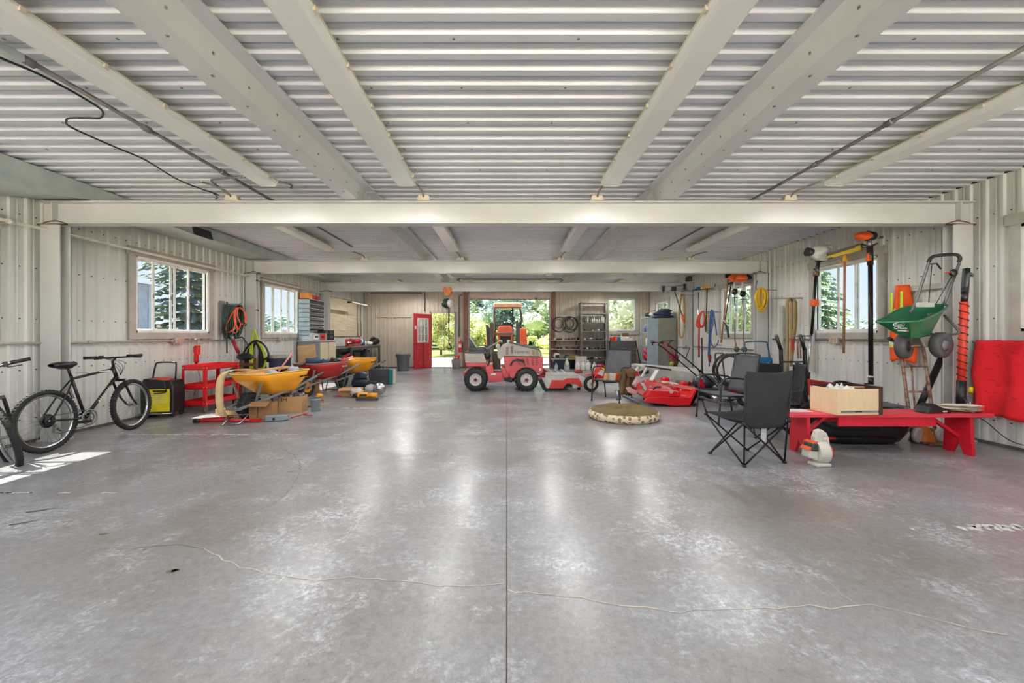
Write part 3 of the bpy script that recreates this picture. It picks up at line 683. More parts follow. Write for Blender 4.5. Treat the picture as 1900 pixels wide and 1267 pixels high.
    G().tube(sm([(.14, 0, .89), (.20, 0, .875), (.3, 0, .885)], 3), .006, 6).ob('saddle_rail', CHROME, t)
    g = G()
    for i in range(2): g.lathe([(.085-.025*i, -.004), (.095-.025*i, -.002), (.095-.025*i, .002), (.085-.025*i, .004), (.075-.025*i, 0), (.085-.025*i, -.004)], (.42, -.05-.01*i*-1, .29), (0, 1, 0), 24)
    for a in range(5): g.bar((.42, -.05, .29), (.42+.085*math.cos(a*2*PI/5), -.05, .29+.085*math.sin(a*2*PI/5)), .012, .005)
    g.bar((.42, -.065, .29), (.30, -.07, .26), .02, .012); g.bar((.42, .065, .29), (.54, .07, .32), .02, .012); cs = g.ob('crankset', GREYM, t)
    for p in ((.30, -.11, .26), (.54, .11, .32)): G().obox(p, (.09, .07, .025)).ob('pedal', BLACK, cs)
    g = G()
    for i in range(5): g.lathe([(.02, 0), (.055-.007*i, 0), (.055-.007*i, .002), (.02, .002)], (0, -.048+.005*i, R0), (0, 1, 0), 18)
    g.lathe([(.02, 0), (.075, 0), (.075, .002)], (0, -.02, R0), (0, 1, 0), 18); g.ob('cassette', BLACKM, t)
    g = G(); g.tube([(0, -.045, R0+.05), (.42, -.05, .29+.088)], .004, 4); g.tube([(.42, -.05, .29-.088), (.10, -.05, .18), (.03, -.05, .2), (.045, -.05, .27)], .004, 4); g.ob('chain', DGREY, t)
    g = G(); g.bar((.04, -.055, .29), (.02, -.055, .2), .03, .015); g.bar((.03, -.055, .27), (.10, -.055, .21), .035, .02); g.ob('derailleur', GREYM, t)
    g = G()
    for cx, z in ((.21, .63), ): 
        for s_ in (-1, 1): g.bar((cx, s_*.05, z), (cx+.03, s_*.055, z-.09), .02, .02); g.tube([(cx+.03, s_*.05, z-.01), (cx+.06, 0, z+.04)], .003, 4)
    g.ob('brake', CHROME, t)
    if deco:
        mm = Matrix.Translation((.655, -.0195, .54)) @ Matrix.Rotation(-math.atan2(.45, .42), 4, 'Y') @ Matrix.Rotation(PI/2, 4, 'X')
        g = G()
        for i in range(9): g.add([mm @ Vector((-.11+.026*i+dx, dy_, 0)) for dx, dy_ in ((-.009, -.009), (.007, -.011), (.010, .009), (-.005, .011))], [(0, 1, 2, 3)])
        g.ob('frame_decal', WHITE, t)
        G().box(.60, .74, -.0160, -.0155, .806, .818).ob('frame_decal', WHITE, t)
    return t
BIKE = mat('bike_black', (28, 27, 30), .3, .2)
bicycle('black mountain bicycle leaning on the left wall with both wheels in view', (-4.93, 4.28, 0), PI/2+.045, -.05, .10, BIKE)
bicycle('second bicycle at the left edge, only its turned front wheel in view', (-4.52, 2.91, 0.03), PI/2+.05, -.42, 1.02, BIKE, False)

# wheeled engine charger with yellow label
t = thing('wheeled_battery_charger', 'black wheeled battery charger with a yellow front label beside the bicycle', 'charger', (-5.33, 6.18, 0), .22)
G().prism([(-.21, .07), (.21, .07), (.22, .45), (.18, .56), (-.18, .60), (-.22, .45)], 'y', -.14, .18).ob('body', BLACK, t, .012)
G().box(-.10, .17, -.150, -.143, .10, .44).ob('label', YEL2, t)
g = G()
for i, (a, b) in enumerate(((-.05, .12), (-.07, .14), (-.06, .13), (-.04, .10), (-.07, .14))): g.box(a, b, -.152, -.1505, .36-.032*i, .368-.032*i)
g.ob('label_print', OFFW, t); G().box(-.05, .12, -.152, -.1505, .40, .425).ob('label_title', BLACK, t)
G().tube(sm([(-.19, .1, .55), (-.15, .1, .78), (-.11, .1, .83), (.10, .1, .83), (.13, .1, .80), (.12, .1, .56)], 4), .012, 8).ob('handle', BLACK, t)
G().blob((.0, -.02, .575), (.14, .10, .04), .1).ob('red_cap', mat('cap_red', (190, 70, 50), .3), t)
G().tube(sm([(.08, -.12, .56), (.12, -.18, .5), (.13, -.17, .40), (-.02, -.17, .38)], 5), .008, 6).ob('cable', BLACK, t)
g = G()
for x in (-.2, -.07, .06, .2): g.cyl((x, -.2, .075), (x, -.14, .075), .004, n=5)
for y in (-.2, -.17): g.cyl((-.22, y, .075), (.22, y, .075), .005, n=5)
g.ob('wire_shelf', CHROME, t)
for x in (-.18, .18):
    for y in (-.1, .14): G().cyl((x-.015, y, .035), (x+.015, y, .035), .035).ob('caster', RUBBER, t)

# red three shelf tool cart
t = thing('tool_cart', 'red three-shelf metal tool cart on casters by the left wall', 'tool cart', (-5.06, 6.85, 0))
def tray(g, z, h, l=.40, wd=.19):
    g.box(-wd, wd, -l, l, z, z+.006)
    for a in ((-wd, -wd+.006, -l, l), (wd-.006, wd, -l, l), (-wd, wd, -l, -l+.006), (-wd, wd, l-.006, l)): g.box(*a, z, z+h)
for z, h in ((.11, .085), (.38, .085), (.69, .085)): g = G(); tray(g, z, h); g.ob('shelf', RED, t)
for sx_ in (-1, 1):
    for sy in (-1, 1):
        g = G(); x, y = sx_*.19, sy*.40
        g.box(min(x, x-sx_*.04), max(x, x-sx_*.04), min(y, y+sy*.005), max(y, y+sy*.005), .1, .77); g.box(min(x, x+sx_*.005), max(x, x+sx_*.005), min(y, y-sy*.04), max(y, y-sy*.04), .1, .77); g.ob('leg', RED, t)
        g = G(); g.cyl((x-.015-.03*sx_, y-.04*sy, .04), (x+.015-.03*sx_, y-.04*sy, .04), .04); g.box(x-.02-.03*sx_, x+.02-.03*sx_, y-.04*sy-.02, y-.04*sy+.02, .06, .11); g.ob('caster', mat('caster_grey', (104, 100, 96), .5), t)
        g = G()
        for z in (.15, .42, .73): g.obox((x-.02*sx_, y+.007*sy, z), (.012, .004, .012)); g.obox((x+.007*sx_, y-.02*sy, z), (.004, .012, .012))
        g.ob('bolt_head', WHITE, t, stuff=True)
# red work lamp on outlet
t = thing('work_lamp', 'red caged work lamp hanging from the conduit above the tool cart', 'lamp', (-5.45, 7.0, 1.0), w=True)
g = G(); g.lathe([(.001, .78), (.035, .78), (.04, .82), (.035, .95), (.045, .97), (.045, 1.05), (.02, 1.08)], (-5.47, 7.03, 0), n=12); g.ob('lamp_body', RED, t)
g = G(); g.cyl((-5.47, 7.03, .70), (-5.47, 7.03, .8), .022); g.ob('grip', REDD, t)
g = G(); g.obox((-5.44, 7.03, 1.0), (.02, .09, .16)); g.ob('guard', RED, t)
g = G(); g.tube(sm([(-5.48, 7.0, 1.18), (-5.46, 7.07, 1.20), (-5.46, 7.05, 1.1)], 4), .015, 6); g.ob('hook', CONW, t)
G().tube(sm([(-5.47, 7.03, .72), (-5.44, 7.05, .6), (-5.47, 7.12, .45), (-5.46, 7.0, .3), (-5.44, 6.95, .22)], 5), .006, 5).ob('cord', REDD, t)
# old wooden chair behind the cart
t = thing('wooden_chair', 'old brown wooden chair with a black cushion behind the tool cart', 'chair', (-5.15, 7.62, 0), -.35)
for x in (-.2, .2): G().bar((x, .2, 0), (x, .24, .82), .045, .05).ob('back_leg', WOOD, t); G().bar((x, -.2, 0), (x, -.18, .42), .045, .045).ob('front_leg', WOOD, t)
G().box(-.23, .23, -.23, .22, .41, .45).ob('seat', WOOD, t, .008)
for z in (.55, .66): G().box(-.2, .2, .20, .23, z, z+.06).ob('back_slat', WOOD, t, .004)
G().blob((0, .16, .84), (.22, .07, .075), .05, nu=16).ob('cushion', BLACK, t)
G().blob((0, .0, .56), (.20, .12, .10), .1).ob('bundle', mat('brown_leather', (92, 60, 42), .6), t)

# cable bundle on bracket, orange cord, grease gun
def loops(g, c, R, sq, n, seed, r=.006, ax='x', amp=.03, drop=0):
    random.seed(seed)
    for i in range(n):
        a0 = random.uniform(-.25, .25); RR = R*random.uniform(.78, 1.05); off = random.uniform(-amp, amp); dx = random.uniform(-.02, .02)
        pts = []
        for k in range(16):
            an = 2*PI*k/16; u = math.sin(an)*RR*sq*(1+.2*math.cos(an)*drop)+dx+a0*.05; v = math.cos(an)*RR
            q = Vector((off, u, v-RR)) if ax == 'x' else Vector((u, off, v-RR))
            pts.append(Vector(c)+q)
        g.tube(pts, r, 5, True)
t = thing('cord_reel', 'green extension cord bundled on a wall bracket left of the middle column', 'extension cord', (-5.4, 7.95, 1.9), w=True)
G().box(-5.56, -5.52, 7.72, 7.82, 1.3, 1.93).ob('bracket', GREYM, t); G().tube([(-5.53, 7.77, 1.86), (-5.3, 7.85, 1.86), (-5.26, 7.9, 1.9)], .012, 6).ob('arm', GREYM, t)
g = G(); loops(g, (-5.42, 7.93, 1.88), .33, .55, 30, 5, .012, amp=.10, drop=.6); g.ob('cord', GCORD, t)
g = G(); g.blob((-5.43, 7.95, 1.60), (.07, .15, .20), .15); g.ob('cord_core', GCORD, t)
t = thing('extension_cord', 'loose orange cord looped over the green cord bundle', 'extension cord', (-5.25, 8.0, 1.7), w=True)
O = lambda x, y, d=7.72: P(x, y, d)
for pts in ([(441, 571), (432, 580), (420, 605), (421, 615), (430, 614), (437, 600), (434, 580), (440, 571), (450, 574), (457, 588), (455, 600), (446, 602)], [(436, 576), (438, 600), (443, 611), (446, 600), (440, 585), (443, 571), (452, 576), (455, 595), (449, 600)],
            [(439, 572), (434, 590), (440, 612), (436, 618), (428, 612)]):
    G().tube(sm([O(x, y) for x, y in pts], 4), .009, 6).ob('cord', OCORD, t)
G().cyl(O(452, 598), O(456, 603), .02).ob('plug', BLACK, t)
t = thing('grease_gun', 'dark red grease gun hanging under the green cord bundle', 'grease gun', O(433, 640), w=True)
G().cyl(O(432, 631), O(443, 655), .032).ob('barrel', REDD, t); G().cyl(O(443, 655), O(444.5, 658.5), .02).ob('cap', DGREY, t)
G().cyl(O(429, 622), O(433, 631), .03).ob('head', GREYM, t); G().tube([O(430, 624), O(434, 612), O(437, 608)], .014, 6).ob('handle', GREYM, t)
g = G(); g.tube(sm([O(416, 600), O(415, 620), O(420, 628), O(428, 620)], 5), .012, 6); g.tube(sm([O(437, 618), O(440, 627), O(450, 626), O(460, 640)], 5), .012, 6); g.ob('hose', BLACK, t)
G().tube(sm([O(421, 560, 7.6), O(421, 600, 7.6), O(421, 655, 7.6)], 3), .012, 6).ob('rod', BLACKM, t)
# lime hose + black hoses on the middle column
t = thing('lime_hose', 'lime yellow air hose coiled on the middle left column', 'hose', (-5.2, 8.35, 1.7), w=True)
g = G(); L = lambda x, y, d=8.25: P(x, y, d)
random.seed(4)
for i in range(9):
    j = random.uniform(-3, 3); k = random.uniform(-4, 4)
    g.tube(sm([L(472, 611), L(468+j*.4, 625), L(466+j, 655), L(467+j, 690+k), L(473+j, 700), L(478, 690+k)], 4), .011, 6)
for i in range(6):
    j = random.uniform(-3, 3); k = random.uniform(-3, 3)
    g.tube(sm([L(472, 611), L(478+j, 632), L(488+j, 650), L(492+j*.7, 672), L(486+j, 685+k), L(474+j, 683)], 4), .010, 6)
g.ob('hose', LIME, t)
t = thing('black_hose', 'thick pile of black hoses hanging behind the lime hose', 'hose', (-5.25, 8.3, 1), w=True)
random.seed(6)
for i in range(7):
    j = i*2.2; G().tube(sm([L(474, 634, 8.35), L(462+j*.4, 650, 8.35), L(455+j, 675, 8.33), L(447+j*1.4, 712, 8.3)], 4), .030, 7).ob('hose', BLACK, t)
for i in range(5):
    j = i*3.; G().tube(sm([L(475, 634, 8.35), L(482+j*.3, 650, 8.35), L(480+j, 680, 8.35), L(478+j*1.6, 712, 8.3)], 4), .028, 7).ob('hose', BLACK, t)
G().tube(sm([L(441, 700, 8.2), L(448, 665, 8.2), L(460, 642, 8.2), L(475, 632, 8.2), L(490, 640, 8.2), L(498, 655, 8.2), L(496, 664, 8.2), L(488, 667, 8.2)], 5), .020, 7).ob('hose', BLACK, t)
t = thing('steel_hook', 'small dark hook near the top of the middle left column', 'hook', (-5.3, 8.4, 2), w=True)
for z in (1.80, 2.42): G().tube(sm([(-5.33, 8.475, z), (-5.25, 8.40, z), (-5.2, 8.36, z-.03)], 3), .012, 5).ob('hook', DGREY, t)

# ---------------- wheelbarrows ----------------
def wheelbarrow(label, loc, rz, m, rimm, wheelm, k=1.0, mark='dark'):
    t = thing('wheelbarrow', label, 'wheelbarrow', loc, rz); t.scale = (k, k, k)
    def ring(x0, x1, wy0, wy1, z0, z1, r=.10):
        out = []
        for (x, wy, sx_) in ((x0, wy0, -1), (x1, wy1, 1)):
            pass
        cs = [(x0, -wy0), (x1, -wy1), (x1, wy1), (x0, wy0)]; n = 4
        for i in range(4):
            c = Vector(cs[i]); a = (Vector(cs[i-1])-c).normalized(); b = (Vector(cs[(i+1) % 4])-c).normalized()
            for q in range(n+1):
                tt = q/n; p = (1-tt)**2*(c+a*r)+2*(1-tt)*tt*c+tt*tt*(c+b*r); z = z0+(z1-z0)*(p.x-x0)/(x1-x0); out.append(Vector((p.x, p.y, z)))
        return out
    rings = [ring(.26, .70, .13, .17, .34, .30, .08), ring(.16, .76, .20, .24, .42, .38, .10), ring(-.02, .88, .28, .32, .56, .56, .12), ring(-.12, .94, .30, .35, .68, .68, .13)]
    n = len(rings[0]); g = G(); vs = [v for r in rings for v in r]
    fs = [(i*n+j, i*n+(j+1) % n, (i+1)*n+(j+1) % n, (i+1)*n+j) for i in range(3) for j in range(n)]+[tuple(range(n))]
    g.add(vs, fs, True); tr = g.ob('tray', m, t, solid=.006)
    g = G(); g.tube(rings[3], .011, 6, True); g.ob('rim', rimm, tr)
    g = G(); c = Vector((.74, -.338, .585))
    for i in range(9): g.obox(c+Vector((.020*i-.08, -.004+.0008*i, 0)), (.014, .004, .026 if i != 4 else .012), (.35, 0, .05))
    g.ob('lettering', BLACK if mark == 'dark' else OFFW, tr)
    hm = mat('barrow_handle', (146, 144, 142), .5, .4)
    for s_ in (-1, 1):
        G().bar((-.28, s_*.10, .20), (.75, s_*.21, .40), .035, .035).ob('handle_rail', hm, t, .004)
        G().bar((.75, s_*.21, .40), (1.22, s_*.28, .56), .034, .034).ob('handle_rail', hm, t, .004)
        G().cyl((1.16, s_*.272, .54), (1.30, s_*.292, .585), .02).ob('grip', hm if mark != 'dark' else DGREY, t)
        g = G(); g.tube([(.62, s_*.19, .375), (.72, s_*.22, .02), (.80, s_*.22, 0.012), (.92, s_*.24, .44)], .014, 8); g.ob('leg', DGREY, t)
        g = G(); g.bar((-.02, s_*.13, .25), (-.04, s_*.25, .56), .04, .01); g.ob('brace', hm, t)
        G().obox((0, s_*.085, .2), (.06, .02, .05)).ob('axle_bracket', hm, t)
    G().bar((-.28, -.115, .20), (-.28, .115, .20), .03, .035).ob('nose_guard', hm, t); G().cyl((.75, -.22, .06), (.75, .22, .06), .01).ob('leg_brace', DGREY, t)
    g = G(); g.torus((0, 0, .2), (0, 1, 0), .145, .055, 28, 10)
    for i in range(26):
        a = 2*PI*i/26
        for s_ in (-1, 1): g.obox((.196*math.cos(a+.06*s_), s_*.02, .2+.196*math.sin(a+.06*s_)), (.012, .028, .02), (0, -a, 0))
    wh = g.ob('wheel', RUBBER, t)
    g = G(); g.lathe([(.02, -.05), (.03, -.03), (.09, -.02), (.105, -.045), (.105, .045), (.09, .02), (.03, .03), (.02, .05)], (0, 0, .2), (0, 1, 0), 20); g.ob('wheel_rim', wheelm, wh)
    G().cyl((0, -.1, .2), (0, .1, .2), .012).ob('axle', GREYM, t)
    return t
YR = mat('faded_yellow', (238, 200, 110), .45); RB = mat('barrow_red', (184, 44, 36), .45, 0, (156, 36, 30), 4.)
def ang(a): return math.atan2(math.cos(a), math.sin(a))   # heading: +x local -> (sin a, cos a)
wheelbarrow('nearest wheelbarrow, yellow tray with planks in it and a tan strap', (-3.86, 5.98, 0), ang(.20), YELLOW, YR, DGREY)
wheelbarrow('red wheelbarrow with a yellow wheel, between the two yellow ones', (-4.10, 8.16, 0), ang(.30), RB, mat('pale_rim', (170, 150, 146), .5), YELLOW, mark='pale')
wheelbarrow('farthest wheelbarrow, yellow tray and empty, near the compressor', (-3.98, 9.62, 0), ang(.34), YELLOW, YR, DGREY)
# contents of the nearest barrow
def pl(name, label, cat, fn, group=None, loc=(0, 0, 0), **k):
    t = thing(name, label, cat, loc, w=True, group=group, **k); fn(t); return t
def f(t):
    G().bar((-4.05, 6.15, .68), (-3.75, 6.85, .72), .11, .03).ob('board', PLY, t, .003)
pl('plank', 'light wooden board lying in the nearest yellow wheelbarrow', 'board', f, loc=(-3.9, 6.5, .6))
def f(t): G().bar((-4.25, 6.05, .73), (-3.98, 6.0, .62), .05, .02).ob('bar', GREYM, t)
pl('steel_bar', 'pale metal bar sticking out over the nose of the nearest wheelbarrow', 'bar', f, loc=(-4.1, 6, .6))
def f(t): G().cyl((-3.74, 6.45, .60), (-3.60, 6.70, .97), .014).ob('stick', mat('pink_wood', (222, 150, 140), .6), t)
pl('stick', 'pinkish stick poking up out of the nearest wheelbarrow', 'stick', f, loc=(-3.7, 6.5, .6))
def f(t): G().cyl((-3.80, 6.75, .66), (-3.50, 6.95, .76), .015).ob('bar', BLACKM, t); G().obox((-3.86, 6.72, .66), (.14, .06, .05), (0, 0, .4)).ob('head', BLACKM, t)
pl('pry_bar', 'black pry bar lying across the nearest wheelbarrow', 'tool', f, loc=(-3.7, 6.8, .6))
def f(t):
    for i, (x, y, z) in enumerate(((-3.72, 6.3, .66), (-3.55, 6.65, .685))): G().blob((x, y, z), (.09, .07, .05), .25, i).ob('rag', mat('pale_blue_rag', (190, 200, 212), .8), t)
pl('rag', 'crumpled pale blue rags in the nearest wheelbarrow', 'rag', f, loc=(-3.7, 6.5, .6))
def f(t):
    g = G(); path = sm([(-4.02, 6.3, .70), (-4.12, 6.12, .73), (-4.22, 6.0, .70), (-4.27, 5.95, .58), (-4.27, 5.93, .3), (-4.2, 5.88, .12), (-4.10, 5.84, .04)], 6)
    n = len(path); vs = []
    for i, p in enumerate(path): wd = .09 if i < 8 else .05-.02*abs(i/n-.6); vs += [p+Vector((-wd*.7, -wd*.7, 0)), p+Vector((wd*.7, wd*.7, 0))]
    g.add(vs, [(2*i, 2*i+1, 2*i+3, 2*i+2) for i in range(n-1)], True); g.ob('strap', mat('hide_strap', (232, 208, 164), .7, 0, (206, 172, 120), 5.), t, solid=.012)
pl('leather_strap', 'tan leather strap draped over the nearest wheelbarrow down to the floor', 'strap', f, loc=(-4.2, 6, .6))
# contents of the red barrow
def f(t): G().blob((-4.10, 8.45, .70), (.16, .16, .08), .25, 3).ob('bundle', mat('denim', (62, 84, 112), .85, bump=.3), t); G().blob((-3.95, 8.62, .69), (.10, .1, .06), .25, 6).ob('bundle', mat('denim', (0, 0, 0)), t)
pl('denim_bundle', 'crumpled dark blue cloth in the red wheelbarrow', 'cloth', f, loc=(-4.1, 8.4, .6))
def f(t):
    for i in range(5): G().blob((-3.88+.05*i, 8.72+.03*(i % 2), .71+.02*(i % 3)), (.05, .05, .035), .35, i+9).ob('fitting', GREYM, t)
pl('metal_fittings', 'heap of grey metal fittings in the middle of the red wheelbarrow', 'fittings', f, loc=(-3.8, 8.6, .6))
def f(t): G().obox((-3.60, 8.80, .72), (.42, .05, .05), (0, -.35, .3)).ob('bar', RED, t, .004); G().obox((-3.66, 8.88, .76), (.36, .04, .04), (0, -.5, .6)).ob('bar', REDD, t, .004)
pl('red_stand', 'red metal bars sticking out of the red wheelbarrow', 'bars', f, loc=(-3.6, 8.8, .6))
def f(t): G().prism([(-.24, 0), (.24, 0), (.15, 1.06), (-.25, 1.02)], 'y', -.01, .01).ob('board', PLY, t)
t = thing('plywood_board', 'upright plywood board standing behind the red wheelbarrow', 'board', (-4.42, 8.95, 0.005), -.08, rot=(.05, 0, -.08)); f(t)
t = thing('plastic_drum', 'dark navy drum with a pale lid standing behind the wheelbarrows', 'drum', (-4.80, 8.45, 0))
DR = mat('drum_navy', (52, 54, 78), .5)
G().lathe([(.001, 0), (.19, 0), (.20, .05), (.205, .74), (.215, .76), (.20, .78), (.001, .78)], n=24).ob('body', DR, t)
G().lathe([(.22, .78), (.225, .80), (.215, .84), (.001, .845)], n=24).ob('lid', mat('lid_grey', (150, 142, 140), .5), t)
G().obox((-.22, -.05, .74), (.06, .08, .09)).ob('handle', BLACK, t)
# boxes on the floor
t = thing('open_carton', 'opened brown carton with loose flaps beside the nearest wheelbarrow wheel', 'box', (-3.66, 6.02, 0), .12); t.scale = (.86, .86, .98)
CB2 = mat('old_carton', (170, 126, 84), .85, 0, (146, 104, 66), 4.)
for a in ((-.17, .17, -.12, -.115, 0, .25), (-.17, .17, .12, .125, 0, .25), (-.17, -.165, -.12, .12, 0, .25), (.165, .17, -.12, .12, 0, .25), (-.17, .17, -.12, .12, .0, .006)): G().box(*a).ob('side', CB2, t)
G().prism([(-.17, .25), (-.04, .24), (-.05, -.0), (-.10, .0), (-.17, .04)], 'y', -.16, -.155).ob('flap', CB2, t); G().obox((.0, -.19, .25), (.30, .14, .005), (.4, 0, 0)).ob('flap', CB2, t); pass
g = G()
for i in range(5): g.box(-.155, -.07-.01*(i % 2), -.1665, -.1655, .20-.025*i, .204-.025*i)
g.ob('printed_lines', BROWNC, t)
t = thing('cardboard_box', 'cardboard box marked 3M on the floor between the wheelbarrows', 'box', (-3.53, 6.62, 0), .12)
G().box(-.19, .17, -.13, .13, 0, .25).ob('box_body', TAN, t, .003)
text('3M', .085, BLACK, t, Matrix.Translation((-.11, -.132, .205)) @ Matrix.Rotation(PI/2, 4, 'X'), 'lettering', .0005)
G().obox((0, .15, .245), (.34, .06, .004), (-.5, 0, 0)).ob('flap', TAN, t); pass
for i in range(4): G().blob((-.12+.08*i, .0, .265), (.05, .06, .035), .3, i).ob('part_in_box', GREYM if i % 2 else DGREY, t)
t = thing('steel_pail', 'small shiny metal pail to the right of the 3M box', 'bucket', (-3.17, 6.62, 0))
G().lathe([(.001, 0), (.065, 0), (.085, .2), (.09, .2), (.09, .21), (.082, .21), (.063, .01), (.001, .01)], n=20).ob('pail_body', GALV, t)
G().torus((0, 0, .215), (0, 0, 1), .083, .008, 20, 6).ob('rim', mat('pail_blue', (60, 110, 160), .4), t)
t = thing('yellow_gloves', 'yellow thing perched on the rim of the metal pail', 'glove', (-3.12, 6.66, .2)); G().blob((0, 0, .05), (.06, .05, .035), .3, 2).ob('glove', YELLOW, t)
# cordless tool, circular saw, bits
t = thing('power_drill', 'long yellow and black power tool lying on the floor behind the pail', 'power tool', (-2.72, 7.75, 0), .05)
G().cyl((-.17, 0, .10), (.03, 0, .10), .055).ob('body', YELLOW, t, .01); G().cyl((.03, 0, .10), (.20, 0, .09), .042, .05).ob('body', YELLOW, t); G().cyl((-.26, 0, .09), (-.17, 0, .10), .03, .05).ob('chuck', BLACK, t)
G().box(-.12, .02, -.06, -.054, .08, .12).ob('badge', BLACK, t); G().box(-.2, .22, -.05, .05, 0, .05).ob('base', DGREY, t, .01)
t = thing('circular_saw', 'silver circular saw with a round guard on the floor', 'power tool', (-2.76, 8.25, 0), .2)
G().lathe([(.001, -.03), (.12, -.03), (.13, 0), (.12, .02), (.001, .02)], (.12, 0, .15), (0, 1, 0), 20).ob('blade_guard', CHROME, t); G().box(-.1, .28, -.08, .06, 0.0, .012).ob('base_plate', GREYM, t)
G().blob((-.06, .05, .16), (.12, .08, .09), .1, 4).ob('motor', mat('tool_grey', (190, 186, 182), .4), t); G().tube(sm([(-.12, .05, .2), (-.05, .05, .29), (.06, .05, .27), (.1, .03, .2)], 3), .018, 8).ob('handle', BLACK, t)
t = thing('plastic_bag', 'clear crumpled plastic bag of parts on the floor behind the yellow tool', 'bag', (-3.05, 8.1, 0)); G().blob((0, 0, .10), (.12, .09, .08), .3, 3, 16, 10).ob('bag', mat('bag_plastic', (214, 206, 196), .2), t)
t = thing('flat_carton', 'low open carton under the red wheelbarrow', 'box', (-3.25, 8.35, 0), .1); G().box(-.22, .22, -.12, .12, 0, .16).ob('box_body', TAN, t, .003); G().obox((0, -.17, .15), (.42, .1, .004), (.5, 0, 0)).ob('flap', TAN, t)
for i, (x, y, nm, m, lb) in enumerate(((588, 744, 'pink_strap', mat('pink_webbing', (206, 66, 88), .6), 'small pink webbing strap on the floor in front of the yellow tool'), (592, 751, 'wood_scrap', PLY, 'thin pointed wood scrap on the floor by the pail'), (570, 756, 'metal_scrap', DGREY, 'dark flat metal scrap lying at the foot of the pail'), (627, 736, 'red_pliers', RED, 'small red-handled pliers at the right end of the yellow tool'), (622, 725, 'red_clamp', REDD, 'small red clamp beside the circular saw'))):
    c = FLP(x, y); t = thing(nm, lb, 'scrap' if 'scrap' in nm else 'tool', c, .2*i)
    if i == 0: g = G(); g.tube(sm([(-.13, 0, .02), (-.05, .04, .03), (.03, -.02, .03), (.12, .02, .02)], 5), .018, 6); g.ob('webbing', m, t)
    elif i in (1, 2): G().prism([(-.16, -.03), (.1, -.04), (.18, 0), (-.14, .05)], 'z', 0.001, .018).ob('piece', m, t)
    else:
        for s_ in (-1, 1): G().bar((-.05, s_*.01, .015), (.06, s_*.03, .015), .016, .016).ob('handle', m, t)
        G().obox((-.07, 0, .015), (.05, .02, .018)).ob('jaw', GREYM, t)
t = thing('yellow_board', 'short yellowish board lying on the floor in front of the tool cart', 'board', (-4.36, 6.28, 0), -.1)
G().box(-.2, .2, -.05, .05, 0, .10).ob('board', PLY, t, .003); G().prism([(-.02, .0), (.3, 0.0), (.22, .09), (.0, .04)], 'y', -.1, -.08).ob('flap', PLY, t)
t = thing('bolt_cutter', 'long red steel bar with black ends lying on the floor at the front', 'tool', (-3.98, 5.74, 0), .05)
G().cyl((-.43, 0, .035), (.30, .0, .035), .022).ob('bar', RED, t); G().cyl((-.50, 0, .03), (-.42, 0, .035), .028).ob('end_cap', BLACK, t); G().obox((.36, 0, .035), (.14, .045, .04)).ob('head', RED, t)
g = G(); g.bar((-.42, .06, .05), (.02, .05, .07), .02, .02); g.ob('brace', RED, t)
t = thing('silver_clamp', 'bent silver frame clamp leaning over the red bar', 'clamp', (-3.88, 5.62, 0), .1)
g = G(); g.tube([(-.1, .1, .11), (.18, .1, .12), (.13, -.02, .02), (-.02, -.05, .01), (-.08, .0, .05), (-.1, .1, .11)], .012, 6); g.tube([(-.05, .08, .09), (-.07, -.1, .012)], .012, 6); g.ob('frame', CHROME, t)
t = thing('steel_hitch', 'grey metal block lying at the right end of the red bar', 'tool', (-3.38, 5.86, 0), .35)
G().box(-.14, .16, -.05, .05, .01, .09).ob('block', mat('dull_steel', (150, 156, 162), .4, .4), t, .008); G().cyl((-.03, -.055, .04), (-.03, -.045, .04), .02).ob('bolt', BLACK, t); G().box(-.1, .1, -.04, .04, 0, .01).ob('foot', DGREY, t)
t = thing('pink_webbing', 'pink strap curling beside the grey metal block', 'strap', (-3.12, 6.02, 0)); G().tube(sm([(-.12, -.03, .02), (0, -.02, .05), (.1, .02, .08), (.02, .06, .05), (.14, .1, .03)], 5), .010, 5).ob('strap', mat('pink_webbing', (0, 0, 0)), t)

# ---------------- bolt cabinet etc ----------------
t = thing('metal_cabinet', 'grey metal base cabinet carrying the bolt bin rack on the left wall', 'cabinet', (-5.2, 11, 0), w=True)
GC = mat('cabinet_grey', (148, 152, 154), .45); PC = mat('cabinet_pale', (206, 194, 170), .5, 0, (190, 176, 152), 3., stretch=(1, 1, 4))
G().box(-5.5, -4.93, 10.5, 11.5, 0, 1.10).ob('body', GC, t, .004); G().box(-5.52, -4.90, 10.47, 11.52, 1.10, 1.125).ob('top', LGREY, t)
for a, b in ((10.53, 10.98), (11.02, 11.47)): d_ = G().box(-4.93, -4.91, a, b, .06, 1.07).ob('door', PC, t, .003); G().box(-4.91, -4.895, (a+b)/2+.15, (a+b)/2+.17, .5, .6).ob('handle', DGREY, d_)
t = thing('bolt_rack', 'tall blue-grey rack with rows of dark bolt bins', 'storage rack', (-5.38, 11, 1.125), w=True)
x0, x1, y0, y1, z0, z1 = -5.54, -5.24, 10.6, 11.46, 1.127, 2.24
for a in ((x0, x1, y0, y0+.015, z0, z1), (x0, x1, y1-.015, y1, z0, z1), (x0, x0+.01, y0, y1, z0, z1), (x0, x1, y0, y1, z1-.015, z1)): G().box(*a).ob('rack_panel', LBLUE, t)
